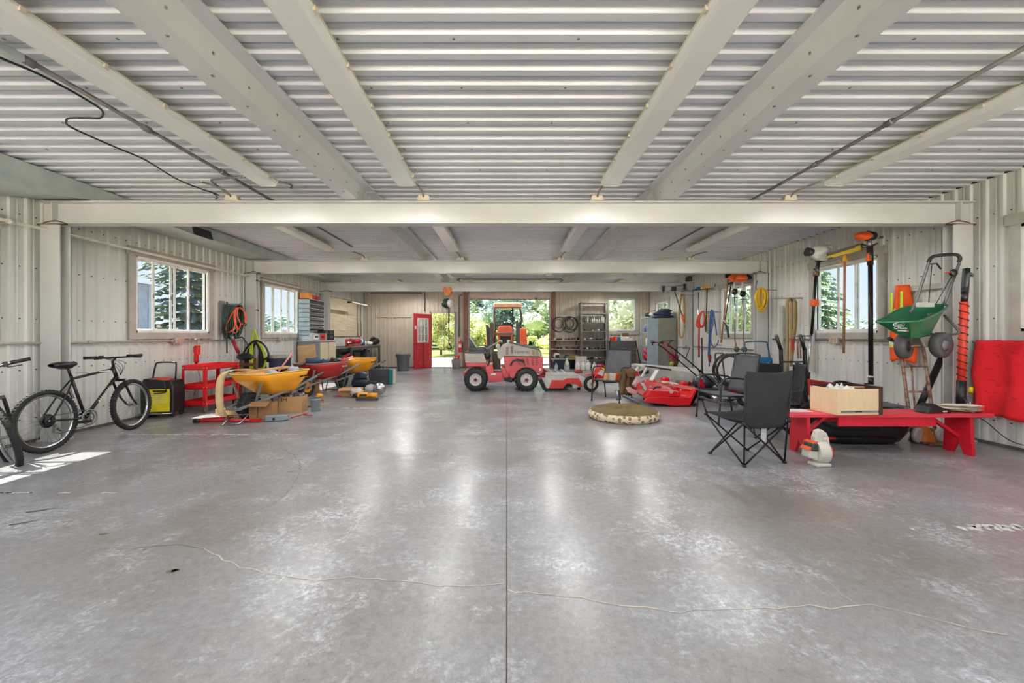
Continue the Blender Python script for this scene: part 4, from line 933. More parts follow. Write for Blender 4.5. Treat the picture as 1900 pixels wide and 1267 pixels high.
for r in range(9):
    z = z0+.01+r*(z1-z0-.03)/9; G().box(x0, x1+.005, y0, y1, z, z+.012).ob('shelf', mat('shelf_pale', (178, 178, 172), .5), t)
    for c in range(8):
        a = y0+.02+c*(y1-y0-.03)/8; G().prism([(x0+.03, z+.014), (x1-.01, z+.014), (x1, z+.07), (x1-.015, z+.105), (x0+.03, z+.105)], 'y', a+.004, a+.098).ob('bin', mat('bin_black', (38, 42, 46), .4), t)
    for c in range(4):
        if r % 2: G().box(x1+.005, x1+.008, y0+.12+c*.18, y0+.18+c*.18, z-.002, z+.012).ob('bin_label', WHITE, t)
for nm, lb, y, fn in (('wooden_box', 'small orange wooden box on top of the bolt rack', 10.72, 0), ('oil_funnel', 'red oil can on top of the bolt rack next to the wooden box', 10.98, 1), ('oil_funnel', 'wide red funnel at the far end on top of the bolt rack', 11.25, 2)):
    t = thing(nm, lb, 'box' if fn == 0 else 'funnel', (-5.39, y, 2.241))
    if fn == 0: G().box(-.12, .12, -.1, .1, 0, .17).ob('box_body', mat('orange_wood', (222, 146, 74), .6), t, .004); G().blob((-.03, 0, .19), (.06, .05, .025), .2).ob('rag', WHITE, t)
    else:
        G().lathe([(.001, 0), (.07, 0), (.11+.02*fn, .07), (.12, .10), (.08, .13 if fn == 1 else .11), (.001, .13 if fn == 1 else .11)], n=16).ob('bowl', mat('can_red', (200, 58, 40), .35), t); G().cyl((.05, -.05, .07), (.1, -.16, .12), .02).ob('spout', mat('can_red', (0, 0, 0)), t)
t = thing('boombox', 'silver and red portable radio on the grey cabinet', 'radio', (-5.07, 10.72, 1.126), PI/2-.5)
G().box(-.21, .21, -.09, .09, 0, .19).ob('case', mat('radio_silver', (158, 160, 162), .35, .3), t, .02); G().box(-.19, -.06, -.096, -.088, .03, .16).ob('display_panel', WHITE, t); G().box(-.16, -.07, -.099, -.095, .07, .13).ob('screen', DGREY, t)
G().box(.0, .15, -.097, -.088, .02, .17).ob('speaker_grille', RED, t, .005); G().cyl((.075, -.1, .09), (.075, -.094, .09), .03).ob('dial', BLACK, t); G().tube([(-.17, 0, .19), (-.15, 0, .22), (.15, 0, .22), (.17, 0, .19)], .01, 6).ob('handle', BLACK, t)
t = thing('speaker_box', 'black speaker box beside the radio on the grey cabinet', 'speaker', (-5.08, 11.2, 1.126), PI/2-.4)
G().box(-.19, .19, -.12, .12, 0, .28).ob('case', BLACK, t, .01)
for x in (-.09, .09):
    for z in (.08, .2): G().lathe([(.06, 0), (.055, .01), (.02, .0), (.001, .006)], (x, -.121, z), (0, -1, 0), 16).ob('driver', DGREY, t)
# plywood on wall, shop light
t = thing('wall_mounted_board', 'large stained plywood panel fixed to the left wall above the workbench', 'panel', (-5.52, 13.8, 1.9), w=True)
pm = mat('stained_plywood', (214, 202, 176), .7, 0, (188, 170, 138), 2.2, stretch=(1, .6, 9), contrast=.2)
G().box(-5.555, -5.53, 12.45, 13.85, 1.24, 2.52).ob('plywood_sheet', pm, t); G().box(-5.555, -5.53, 13.86, 15.2, 1.24, 2.52).ob('plywood_sheet', pm, t)
for y in (12.2, 12.38, 14.75, 15.1): G().cyl((-5.5, y, 1.24), (-5.5, y, 2.5), .02).ob('pipe', CONW, t)
t = thing('shop_light', 'small hanging shop light over the workbench', 'light', (-4.9, 13, 2.3), w=True)
G().box(-4.96, -4.84, 12.5, 13.9, 2.29, 2.33).ob('housing', OFFW, t, .006)
for y in (12.6, 13.8): G().cyl((-4.9, y, 2.33), (-4.93, y, 3.06), .005, n=5).ob('chain', BLACK, t)
G().blob((-4.9, 12.45, 2.3), (.06, .10, .03), .3).ob('cord_knot', BLACK, t)
# workbench
t = thing('workbench', 'dark steel workbench in the far left corner', 'workbench', (-5.17, 13.9, 0), w=True)
BM = mat('bench_steel', (92, 90, 88), .4, .4)
G().box(-5.5, -4.85, 12.5, 15.35, .88, .92).ob('bench_top', mat('bench_top', (150, 148, 146), .35, .5), t, .004)
for x in (-5.46, -4.89):
    for y in (12.54, 13.9, 15.31): G().bar((x, y, 0), (x, y, .88), .06, .06).ob('leg', BM, t)
G().box(-5.48, -4.87, 12.55, 15.3, .42, .45).ob('lower_shelf', BM, t); G().box(-4.88, -4.86, 12.5, 15.35, .80, .88).ob('apron', BM, t)
t = thing('bench_vise', 'red bench vise at the near end of the workbench', 'vise', (-5.1, 12.85, .921), .4)
VR = mat('vise_red', (186, 24, 34), .35)
G().cyl((0, 0, 0), (0, 0, .05), .10, .09, 16).ob('swivel_base', VR, t); G().box(-.07, .07, -.05, .14, .05, .17).ob('body', VR, t, .012); G().box(-.09, .09, -.09, -.05, .09, .23).ob('fixed_jaw', VR, t, .006); G().box(-.09, .09, -.17, -.12, .09, .23).ob('sliding_jaw', VR, t, .006)
G().cyl((0, -.3, .12), (0, -.05, .12), .018).ob('screw', CHROME, t); G().cyl((-.09, -.28, .12), (.09, -.28, .12), .008).ob('handle', CHROME, t)
t = thing('bench_grinder', 'red bench grinder with white guards beside the vise', 'grinder', (-5.05, 13.35, .921), .9)
G().box(-.1, .1, -.08, .08, 0, .05).ob('base', VR, t, .005); G().cyl((-.14, 0, .14), (.14, 0, .14), .08, n=16).ob('motor', VR, t)
for x in (-.19, .19): G().cyl((x-.03, 0, .14), (x+.03, 0, .14), .10, n=18).ob('wheel_guard', REDD if x < 0 else WHITE, t)
for i, (y, m, h, lb) in enumerate(((13.75, BLACK, .26, 'tall black bottle on the workbench right of the grinder'), (13.95, BLUE, .22, 'blue spray can on the workbench'), (14.1, WHITE, .16, 'short white bottle on the workbench behind the blue can'))):
    t = thing('bottle', lb, 'bottle', (-5.0, y, .921)); G().lathe([(.001, 0), (.04, 0), (.042, h*.7), (.015, h*.85), (.015, h), (.001, h)], n=14).ob('bottle_body', m, t); G().cyl((0, 0, h), (0, 0, h+.025), .017).ob('cap', RED if i else WHITE, t)
t = thing('rag_heap', 'heap of white rags on the workbench', 'rags', (-5.0, 14.45, .921)); G().blob((0, 0, .06), (.15, .13, .07), .3, 4).ob('rag', WHITE, t)
t = thing('black_helmet', 'round black bundle at the far end of the workbench', 'bag', (-4.98, 15.0, .921)); G().blob((0, 0, .13), (.19, .18, .135), .14, 8, 16, 12).ob('bundle', BLACK, t); G().tube(sm([(-.1, -.1, .22), (0, -.12, .3), (.1, -.08, .22)], 4), .012, 6).ob('strap', DGREY, t)
for i, (y, lb) in enumerate(((12.1, 'alloy car wheel standing in front of the workbench'), (12.35, 'second alloy car wheel just behind the first one by the workbench'))):
    t = thing('alloy_wheel', lb, 'wheel', (-4.93-.2*i, y-.15, .0), .25)
    G().lathe([(.2, -.1), (.31, -.1), (.33, -.06), (.33, .08), (.31, .1), (.2, .1)], (0, 0, .335), (0, 1, 0), 28).ob('tyre', RUBBER, t)
    g = G(); g.lathe([(.20, -.1), (.215, -.105), (.205, -.06), (.205, .06)], (0, 0, .335), (0, 1, 0), 24); g.cyl((0, -.07, .335), (0, -.02, .335), .05)
    for k in range(10): a = k*PI/5; g.bar((.03*math.cos(a), -.06, .335+.03*math.sin(a)), (.205*math.cos(a), -.08, .335+.205*math.sin(a)), .035, .02, (0, 1, 0))
    g.ob('rim', GREYM, t)
for i, (y, m, lb) in enumerate(((13.2, BLACK, 'black crate on the lower shelf of the workbench, near end'), (14.2, DGREY, 'dark toolbox on the lower shelf of the workbench, far end'))):
    t = thing('crate', lb, 'box', (-5.15, y, .452)); G().box(-.22, .22, -.3, .3, 0, .25).ob('box_body', m, t, .02); G().box(-.2, .2, -.28, .28, .25, .28).ob('lid', DGREY, t, .01)
# compressor
t = thing('air_compressor', 'small dark blue air compressor on the floor below the far wheelbarrow', 'compressor', (-3.40, 9.30, 0), .06)
CBM = mat('compressor_navy', (30, 44, 66), .3, .2, coat=.3)
G().lathe([(.001, -.20), (.07, -.195), (.11, -.17), (.115, -.13), (.115, .13), (.11, .17), (.07, .195), (.001, .20)], (0, 0, .16), (1, 0, 0), 20).ob('tank', CBM, t)
G().prism([(-.14, .26), (.15, .26), (.14, .36), (.05, .40), (-.08, .40), (-.14, .34)], 'y', -.08, .1).ob('motor_cover', CBM, t, .02); G().cyl((.15, -.05, .30), (.19, -.05, .30), .02).ob('gauge', CHROME, t)
for i in range(3): G().box(.02+.035*i, .035+.035*i, -.095, -.08, .28, .37).ob('fin', DGREY, t)
for x in (-.12, .12): G().box(x-.02, x+.02, -.12, .12, 0, .055).ob('foot', BLACK, t)
G().box(-.14, .14, -.13, .0, 0.005, .02).ob('base', BLACK, t)
t = thing('black_toolcase', 'black hard tool case standing on the floor right of the compressor', 'case', (-3.28, 10.35, 0), .05)
G().box(-.28, .23, -.08, .08, 0, .40).ob('case_body', DGREY, t, .02); G().tube([(-.12, 0, .40), (-.11, 0, .45), (.07, 0, .45), (.08, 0, .40)], .014, 6).ob('handle', BLACK, t)
for x in (-.2, .14): G().box(x-.04, x+.04, -.02, .02, .395, .41).ob('latch', GREYM, t)
G().cyl((.0, -.086, .13), (.0, -.079, .13), .016).ob('badge', CHROME, t)
t = thing('teal_case', 'teal case with a white edge behind the black tool case', 'case', (-2.99, 10.42, 0), .05)
G().box(-.06, .05, -.14, .14, 0, .38).ob('case_body', mat('teal', (32, 116, 124), .4), t, .015); G().box(.05, .07, -.14, .14, 0, .37).ob('edge', OFFW, t, .008)
t = thing('trash_can', 'grey plastic trash can by the red door', 'trash can', (-3.72, 14.35, 0))
TC = mat('trash_grey', (112, 116, 118), .5)
G().lathe([(.001, 0), (.19, 0), (.20, .03), (.235, .56), (.255, .57), (.255, .60), (.225, .60), (.185, .03), (.001, .02)], n=28).ob('can_body', TC, t)
for s_ in (-1, 1): G().obox((s_*.25, 0, .52), (.04, .10, .05)).ob('handle', TC, t, .01)
# ================= CENTRE =================
# chain hoist on the farthest beam
t = thing('chain_hoist', 'chain hoist with an orange trolley hanging from the farthest beam', 'hoist', (-1.76, 11.98, 2.58), w=True)
X0 = -1.76; Y0 = 11.84; ORR = mat('trolley_orange', (206, 118, 28), .5)
for s_ in (-1, 1):
    for yy in (11.86, 12.1): G().lathe([(.001, -.015), (.05, -.015), (.065, .0), (.065, .015), (.001, .02)], (X0+s_*.07, yy, 2.63), (0, 1, 0), 14).ob('trolley_wheel', ORR, t)
for yy in (11.84, 12.13): G().prism([(X0-.14, 2.66), (X0+.14, 2.66), (X0+.10, 2.52), (X0+.03, 2.44), (X0-.03, 2.44), (X0-.10, 2.52)], 'y', yy-.006, yy+.006).ob('trolley_plate', ORR, t)
G().cyl((X0, 11.83, 2.47), (X0, 12.14, 2.47), .015).ob('pin', GREYM, t)
G().tube([(X0, 11.98, 2.46), (X0, 11.98, 2.36)], .02, 8).ob('top_hook', GREYM, t)
G().blob((X0-.04, 11.98, 2.22), (.15, .10, .15), .04, 2, 16, 12).ob('hoist_body', mat('hoist_green', (30, 58, 40), .35), t); G().lathe([(.12, 0), (.13, .03), (.12, .06), (.001, .07)], (X0+.04, 11.98, 2.22), (1, -.5, 0), 18).ob('chain_wheel', OFFW, t)
def chain(pts, ln=.045, r=.006, m=DGREY, par=None, nm='chain'):
    g = G(); i = 0
    for a, b in zip(pts, pts[1:]):
        a, b = Vector(a), Vector(b); n = max(1, int((b-a).length/ln)); d = (b-a).normalized()
        for k in range(n):
            c = a+d*(k+.5)*ln; ax = frame(d)[i % 2]; o = d.cross(ax)
            g.tube([c+d*.6*ln*math.cos(q)+o*.32*ln*math.sin(q) for q in [j*PI/3 for j in range(6)]], r, 4, True); i += 1
    return g.ob(nm, m, par)
chain([(X0+.01, 11.98, 2.08), (X0+.03, 11.98, 1.1)], .05, .008, BLACKM, t, 'load_chain'); chain([(X0+.05, 11.96, 2.08), (X0+.02, 11.96, 1.15)], .05, .007, BLACKM, t, 'load_chain')
chain([(X0-.13, 11.95, 2.15), (X0-.11, 11.95, .12), (X0-.07, 11.95, .12), (X0-.10, 11.95, 1.2), (X0-.02, 11.95, 2.1)], .03, .0035, GREYM, t, 'hand_chain')
g = G(); g.tube(sm([(X0+.03, 11.98, 1.12), (X0+.03, 11.98, 1.02), (X0+.09, 11.98, .95), (X0+.08, 11.98, .87), (X0, 11.98, .87), (X0-.03, 11.98, .93)], 5), .018, 8); g.ob('hook', BLACKM, t)
# extinguisher and pail on the far wall
t = thing('fire_extinguisher', 'red fire extinguisher hanging on the far wall between the doorways', 'fire extinguisher', (-1.80, 15.48, .60), w=True)
c = Vector((-1.80, 15.46, 0))
G().lathe([(.001, .62), (.07, .62), (.075, .66), (.075, .98), (.05, 1.03), (.025, 1.05)], c, n=16).ob('cylinder', RED, t); G().box(c.x-.05, c.x+.05, c.y-.078, c.y-.072, .8, .93).ob('label', WHITE, t)
G().cyl(c+Vector((0, 0, 1.05)), c+Vector((0, 0, 1.09)), .03).ob('valve', CHROME, t); G().bar(c+Vector((-.02, 0, 1.1)), c+Vector((.08, 0, 1.13)), .03, .015).ob('lever', RED, t); G().tube(sm([c+Vector((.03, 0, 1.07)), c+Vector((.10, 0, 1.0)), c+Vector((.09, 0, .8))], 4), .01, 6).ob('hose', BLACK, t)
t = thing('bucket', 'grey bucket below the fire extinguisher', 'bucket', (-1.93, 15.2, 0))
G().lathe([(.001, 0), (.14, 0), (.18, .34), (.19, .35), (.175, .35), (.13, .02), (.001, .02)], n=20).ob('bucket_body', mat('bucket_grey', (170, 166, 158), .5), t)
for i in range(4): G().blob((-.06+.05*i, -.02, .40+.03*(i % 2)), (.06, .06, .07), .3, i).ob('red_rag', RED if i % 2 else mat('pale_rag', (214, 196, 180), .8), t)

# ---------------- articulated compact tractor (side view, wheels on floor) ----------------
D = 9.07; S_ = D/F
def q(x, y): return ((x-VX)*S_, (725-y)*S_)
def qp(pts): return [q(*p) for p in pts]
t = thing('compact_tractor', 'small red and grey articulated tractor standing side-on in mid-shed', 'tractor', (q(930, 725)[0], 9.6, 0), w=True)
TR = mat('tractor_red', (196, 62, 66), .35, 0, (176, 48, 54), 3., coat=.3); TG = mat('tractor_grey', (176, 168, 156), .4, 0, (160, 152, 142), 4.)
def tyre(cx, cz, y0, y1, R, t, rimr, rm, lugs=18):
    g = G(); c = (cx, y0, cz); w_ = y1-y0
    g.lathe([(rimr, .02), (R*.72, 0), (R*.88, .012), (R*.95, .05), (R*.95, w_-.05), (R*.88, w_-.012), (R*.72, w_), (rimr, w_-.02)], c, (0, 1, 0), 36)
    for i in range(lugs):
        a = 2*PI*i/lugs
        for s_, b in ((0, a), (1, a+PI/lugs)):
            ya, yb = (y0, y0+w_*.55) if s_ == 0 else (y1, y1-w_*.55)
            p0 = Vector((cx+R*.94*math.cos(b), ya+(.02 if s_ == 0 else -.02), cz+R*.94*math.sin(b))); p1 = Vector((cx+R*.965*math.cos(b+.16), yb, cz+R*.965*math.sin(b+.16)))
            g.bar(p0, p1, .035*R/.26, .035*R/.26, (math.cos(b), 0, math.sin(b)))
    w = g.ob('wheel', TIRE, t)
    g = G(); g.lathe([(rimr+.01, .015), (rimr-.012, .02), (rimr-.02, .05), (rimr*.5, .055), (rimr*.38, .03), (.001, .03)], c, (0, 1, 0), 28); r = g.ob('wheel_rim', rm, w)
    return w, r
RW = mat('rim_white', (214, 210, 202), .4)
for cx in (q(883, 0)[0], q(976.5, 0)[0]):
    for y0 in (8.95, 10.0):
        w, r = tyre(cx, .262, y0, y0+.24, .262, t, .125, RW)
        g = G(); g.lathe([(.035, -.012 if y0 < 9.5 else .24), (.035, .03 if y0 < 9.5 else .2), (.001, -.014 if y0 < 9.5 else .25)], (cx, y0, .262), (0, 1, 0), 12)
        for k in range(5): a = k*2*PI/5; g.cyl((cx+.055*math.cos(a), y0+.02, .262+.055*math.sin(a)), (cx+.055*math.cos(a), y0+.04, .262+.055*math.sin(a)), .008, n=6)
        h_ = g.ob('hub', mat('hub_red', (150, 40, 46), .4), t)
    G().cyl((cx, 9.15, .262), (cx, 10.05, .262), .05).ob('axle', BLACKM, t)
# rear body (left): battery box in grey, red frame
def P3(pts, y0, y1, nm, m, bev=.008): return G().prism(qp(pts), 'y', y0, y1).ob(nm, m, t, bev)
P3([(862, 655), (897, 655), (903, 673), (863, 673)], 9.07, 10.1, 'rear_box', TG); P3([(861, 652.5), (898, 652.5), (898, 655), (861, 655)], 9.05, 10.12, 'rear_lid', DGREY)
P3([(864, 673), (903, 673), (904, 680), (865, 680)], 9.08, 10.09, 'rear_panel', TR); P3([(869, 680), (912, 680), (912, 706), (872, 706)], 9.25, 9.95, 'rear_frame', TR)
P3([(858, 692), (866, 688), (870, 700), (868, 712), (860, 700)], 9.15, 10.0, 'rear_bumper', TR)
P3([(868, 625), (871, 626), (884, 650), (884, 653), (869, 653)], 9.35, 9.85, 'seat_back', mat('seat_vinyl', (44, 50, 50), .5), .02)
P3([(868, 645), (899, 646), (900, 652), (868, 652.5)], 9.3, 9.9, 'seat', mat('seat_vinyl', (0, 0, 0)), .012)
g = G(); g.prism(qp([(869, 626), (871, 624), (887, 648), (885, 650)]), 'y', 9.32, 9.35); g.ob('seat_trim', GREYM, t)
G().blob(((q(904, 0)[0]), 9.15, q(0, 660)[1]), (.085, .11, .085), .04).ob('side_tank', BLACK, t)
P3([(900, 680), (914, 676), (918, 706), (906, 708)], 9.1, 10.05, 'foot_frame', TR); P3([(910, 655), (928, 655), (928, 690), (914, 690)], 9.72, 9.76, 'dash_shield', mat('olive_shield', (92, 88, 74), .6))
P3([(904, 691), (931, 691), (934, 708), (906, 710)], 9.08, 9.5, 'step', mat('tractor_red', (0, 0, 0))); P3([(911, 692.5), (920, 692.5), (920, 696), (911, 696)], 9.07, 9.08, 'plate', OFFW, 0)
G().cyl((q(935, 0)[0], 9.4, q(0, 706)[1]), (q(955, 0)[0], 9.4, q(0, 708)[1]), .05).ob('pivot_joint', GREYM, t)
P3([(932, 700), (954, 700), (950, 712), (938, 710)], 9.3, 9.7, 'centre_frame', BLACKM); P3([(930, 680), (946, 688), (944, 702), (932, 702)], 9.2, 9.9, 'centre_guard', TR)
# hood with vents
hood = P3([(922, 655), (931, 641), (946, 635), (1000, 648.5), (1005, 654), (1007, 662), (934, 661), (930, 668), (924, 665)], 9.15, 10.0, 'hood', TG, .015)
P3([(945, 634), (1001, 647.5), (1005, 653), (1004, 654), (999, 649.5), (945, 636.5)], 9.13, 10.02, 'hood_edge', DGREY, .003)
for i in range(6):
    for (xa, n_) in ((939, 0), (947, 1)): G().prism(qp([(xa+n_, 645+2.4*i-(n_*2)), (xa+4.5+n_, 644+2.4*i-(n_*2)), (xa+4.5+n_, 645.2+2.4*i-(n_*2)), (xa+n_, 646.3+2.4*i-(n_*2))]), 'y', 9.140, 9.152).ob('vent_slot', BLACK, hood)
for a, b in ((987, 992), (994.5, 999)): G().prism(qp([(a, 650), (b, 651), (b+1, 659), (a+1, 659)]), 'y', 9.142, 9.152).ob('vent_grille', mat('vent_yellow', (150, 138, 96), .5), hood)
text('Ventrac', .115, mat('logo_navy', (40, 40, 66), .4), t, Matrix.Translation((q(968, 0)[0], 9.146, q(0, 653)[1])) @ Matrix.Rotation(-.02, 4, 'Y') @ Matrix.Rotation(PI/2, 4, 'X'), shear=.3)
g = G()
for i in range(12): g.obox((q(869+2.1*i, 0)[0], 9.068, q(0, 664)[1]), (.012 if i % 4 else .002, .002, .012))
g.ob('lettering', DGREY, t)
P3([(934, 662), (1007, 663), (1006, 690), (1000, 694), (962, 688), (950, 697), (940, 694), (936, 680)], 9.17, 9.98, 'engine_cover', TR, .012)
P3([(1003, 656), (1008, 662), (1008, 690), (1004, 696), (1000, 694)], 9.15, 10.0, 'front_grille', TR); P3([(1000.5, 684), (1005, 683), (1005, 688), (1000.5, 689)], 9.14, 9.16, 'reflector', OFFW, 0)
for k, (a, b) in enumerate(((957, 967), (969, 976), (976, 983))): G().prism(qp([(a, 665), (a+4, 665), (b, 678), (b-4, 678)]), 'y', 9.160, 9.172).ob('side_louver', REDD, t)
for a in (987, 994.5):
    for j in range(4): G().prism(qp([(a, 664+3.8*j), (a+4, 664+3.8*j), (a+4, 667+3.8*j), (a, 667+3.8*j)]), 'y', 9.160, 9.172).ob('side_louver', REDD, t)
G().tube(sm([(q(948, 0)[0], 9.13, q(0, 678)[1]), (q(953, 0)[0], 9.13, q(0, 670)[1]), (q(966, 0)[0], 9.13, q(0, 668)[1]), (q(972, 0)[0], 9.13, q(0, 672)[1])], 4), .018, 7).ob('exhaust', BLACKM, t)
g = G(); random.seed(2)
for i in range(14): g.blob((q(random.uniform(958, 974), 0)[0], 9.15, q(0, random.uniform(665, 679))[1]), (.012, .02, .012), .2, i, 6, 4)
g.ob('fittings', CHROME, t, stuff=True)
P3([(944, 690), (965, 690), (958, 703), (946, 700)], 9.12, 9.2, 'arch_plate', TR, .004)
# control column and roll-over handle
G().tube(sm([(q(906, 0)[0], 9.3, q(0, 652)[1]), (q(908, 0)[0], 9.3, q(0, 644)[1]), (q(930, 0)[0], 9.3, q(0, 633)[1])], 3), .02, 8).ob('grab_bar', GREYM, t); G().tube([(q(906, 0)[0], 9.3, q(0, 680)[1]), (q(906, 0)[0], 9.3, q(0, 648)[1])], .018, 8).ob('grab_post', GREYM, t)
P3([(921, 640), (926, 640), (930, 664), (926, 668), (923, 656)], 9.3, 9.8, 'dash', TG); G().torus((q(920, 0)[0], 9.6, q(0, 634)[1]), (.5, 0, .85), .15, .014, 24, 6).ob('steering_wheel', BLACK, t)
for k in range(3): G().cyl((q(898+3*k, 0)[0], 9.2, q(0, 668)[1]), (q(897+4*k, 0)[0], 9.2, q(0, 645)[1]), .007).ob('lever', BLACKM, t)
# mower deck hitched in front
t = thing('mower_deck', 'grey and red mower deck hitched to the front of the compact tractor', 'mower deck', (1.35, 9.4, 0), w=True)
P3([(1012, 690), (1062, 690), (1084, 700), (1080, 716), (1062, 719), (1060, 708), (1028, 708), (1026, 719), (1016, 719), (1010, 722), (1006, 720)], 8.95, 9.0, 'side_skirt', LGREY, .004)
g = G(); g.add([(q(1012, 0)[0], 8.95, q(0, 696)[1]), (q(1070, 0)[0], 8.95, q(0, 697)[1]), (q(1080, 0)[0], 9.9, q(0, 700)[1]), (q(1016, 0)[0], 9.9, q(0, 690)[1])], [(0, 1, 2, 3)]); g.ob('deck_top', mat('deck_top_grey', (150, 152, 158), .35), t, solid=.02)
for k in (0, 14, 28): G().bar((q(1027+k, 0)[0], 8.97, q(0, 695)[1]), (q(1024+k*.9, 0)[0], 9.85, q(0, 691)[1]), .02, .02).ob('deck_rib', WHITE, t)
MR = mat('deck_red', (206, 56, 52), .4)
P3([(1023, 704), (1044, 704), (1050, 700.5), (1072, 700.5), (1079, 714), (1074, 718), (1067, 711), (1050, 710), (1043, 719), (1017, 719)], 8.93, 8.95, 'side_plate', MR, .003)
g = G()
for k in range(3): g.bar((q(997+3*k, 0)[0], 8.95, q(0, 700)[1]), (q(1008+2.5*k, 0)[0], 8.92, q(0, 722)[1]), .015, .03)
g.ob('front_bars', BLACKM, t); G().lathe([(.001, -.02), (.035, -.02), (.042, 0), (.035, .02), (.001, .02)], (q(1012, 0)[0], 8.93, .045), (0, 1, 0), 14).ob('gauge_wheel', RUBBER, t); G().lathe([(.001, -.02), (.035, -.02), (.042, 0), (.035, .02), (.001, .02)], (q(1076, 0)[0], 9.2, .045), (0, 1, 0), 14).ob('gauge_wheel', RUBBER, t)
P3([(998, 698), (1020, 698), (1020, 702), (998, 703)], 9.3, 9.5, 'hitch_arm', TR); P3([(1003, 686), (1012, 686), (1024, 696), (1008, 700)], 9.35, 9.75, 'hitch_bracket', REDD)
P3([(1068, 690), (1083, 688), (1083, 693), (1072, 694)], 9.2, 9.5, 'front_roller', REDD); P3([(1016, 719), (1062, 719), (1062, 714), (1020, 713)], 9.1, 9.9, 'deck_underside', BLACK)
# ---------------- orange tractor outside ----------------
D2 = 18.0; S2 = D2/F
def o(x, y): return ((x-VX)*S2, H-(y-VY)*S2)
def op(pts): return [o(*p) for p in pts]
t = thing('orange_tractor', 'orange tractor with a roll bar canopy parked outside the garage door', 'tractor', (0, 18.6, -.16), w=True)
def O3(pts, y0, y1, nm, m, bev=.02): return G().prism(op(pts), 'y', y0, y1).ob(nm, m, t, bev)
KO = mat('tractor_orange', (242, 96, 30), .35, coat=.3); CAN = mat('canopy_tan', (222, 176, 132), .5)
gx = lambda x: o(x, 0)[0]
for cx, y0, R in ((gx(971), 18.6, .55), (gx(905), 18.6, .55)):
    g = G(); g.lathe([(.25, 0), (R*.75, -.02), (R*.95, .05), (R*.95, .35), (R*.75, .4), (.25, .38)], (cx-.2, y0+.9, -.16+R), (1, 0, 0), 30)
    for i in range(16):
        a = 2*PI*i/16; g.bar((cx-.2, y0+.9+R*.97*math.cos(a), -.16+R+R*.97*math.sin(a)), (cx+.2, y0+.9+R*.97*math.cos(a+.2), -.16+R+R*.97*math.sin(a+.2)), .06, .06)
    w_ = g.ob('rear_wheel', TIRE, t); G().lathe([(.27, .1), (.2, .15), (.001, .15)], (cx-.2, y0+.9, -.16+R), (1, 0, 0), 20).ob('wheel_rim', KO, w_)
for cx in (gx(896.5), gx(975)):
    g = G(); R = .36; g.lathe([(.15, 0), (R*.8, -.01), (R*.96, .05), (R*.96, .22), (R*.8, .28), (.15, .27)], (cx-.14, 18.05, .2+R-.36), (1, 0, 0), 26)
    for i in range(14): a = 2*PI*i/14; g.bar((cx-.14, 18.05+R*.97*math.cos(a), .2+R-.36+R*.97*math.sin(a)), (cx+.14, 18.05+R*.97*math.cos(a+.25), .2+R-.36+R*.97*math.sin(a+.25)), .05, .04)
    g.ob('front_wheel', TIRE, t)
O3([(924, 608), (928, 605), (948, 605), (951, 610), (951, 640), (924, 640)], 17.75, 18.9, 'hood', KO); O3([(919, 617), (953, 616), (953, 622), (919, 623)], 17.6, 17.8, 'hood_guard', mat('guard_brown', (112, 84, 66), .5)); O3([(928, 624), (948, 624), (948, 660), (928, 660)], 17.72, 17.8, 'grille', BLACK)
for a in (926, 940.5): O3([(a, 630), (a+6, 630), (a+6, 635), (a, 635)], 17.62, 17.72, 'headlight', mat('headlight', (226, 226, 220), .15), .005)
for pts in ([(909, 599), (916, 599), (917, 676), (910, 676)], [(957, 598), (965, 598), (965, 676), (958, 676)]): O3(pts, 17.9, 18.1, 'loader_post', mat('loader_grey', (74, 70, 66), .45))
O3([(901, 603), (904, 602), (912, 612), (912, 660), (906, 660)], 18.0, 18.15, 'loader_arm', BLACKM); O3([(966, 609), (978, 609), (980, 640), (966, 640)], 18.6, 19.9, 'fender', KO); O3([(903, 612), (915, 612), (914, 640), (900, 640)], 18.6, 19.9, 'fender', KO)
G().torus((gx(941), 19.2, o(0, 602)[1]), (0, -.6, .8), .2, .018, 24, 6).ob('steering_wheel', BLACK, t); O3([(926, 603), (932, 597), (950, 597), (954, 606)], 19.5, 19.7, 'seat_back', mat('seat_vinyl', (0, 0, 0)))
g = G()
for xa, xb in ((916, 914.5), (969, 968)): g.tube(sm([(gx(xa), 19.9, o(0, 650)[1]), (gx(xa), 19.9, o(0, 600)[1]), (gx(xb if xa < 940 else 971), 19.9, o(0, 590)[1]), (gx(xb), 19.9, o(0, 570)[1]), (gx(xa+2 if xa < 940 else xa-3), 19.9, o(0, 563)[1])], 4), .05, 8)
g.ob('roll_bar', mat('rollbar', (88, 84, 74), .5), t); G().bar((gx(952.5), 18.9, o(0, 650)[1]), (gx(952), 19.3, o(0, 569)[1]), .09, .06).ob('exhaust_stack', BLACKM, t)
O3([(914, 559), (920, 558), (965, 558), (971, 560), (971, 567), (914, 567)], 18.9, 20.2, 'canopy', CAN, .06); O3([(915, 567), (970, 567), (968, 569), (917, 569)], 18.95, 20.15, 'canopy_rim', BLACKM)
O3([(919, 603), (953, 601), (953, 603), (919, 605)], 18.3, 18.35, 'loader_crossbar', BLACKM); G().bar((gx(905), 18.4, o(0, 655)[1]), (gx(975), 18.4, o(0, 655)[1]), .15, .15).ob('front_axle', BLACKM, t)
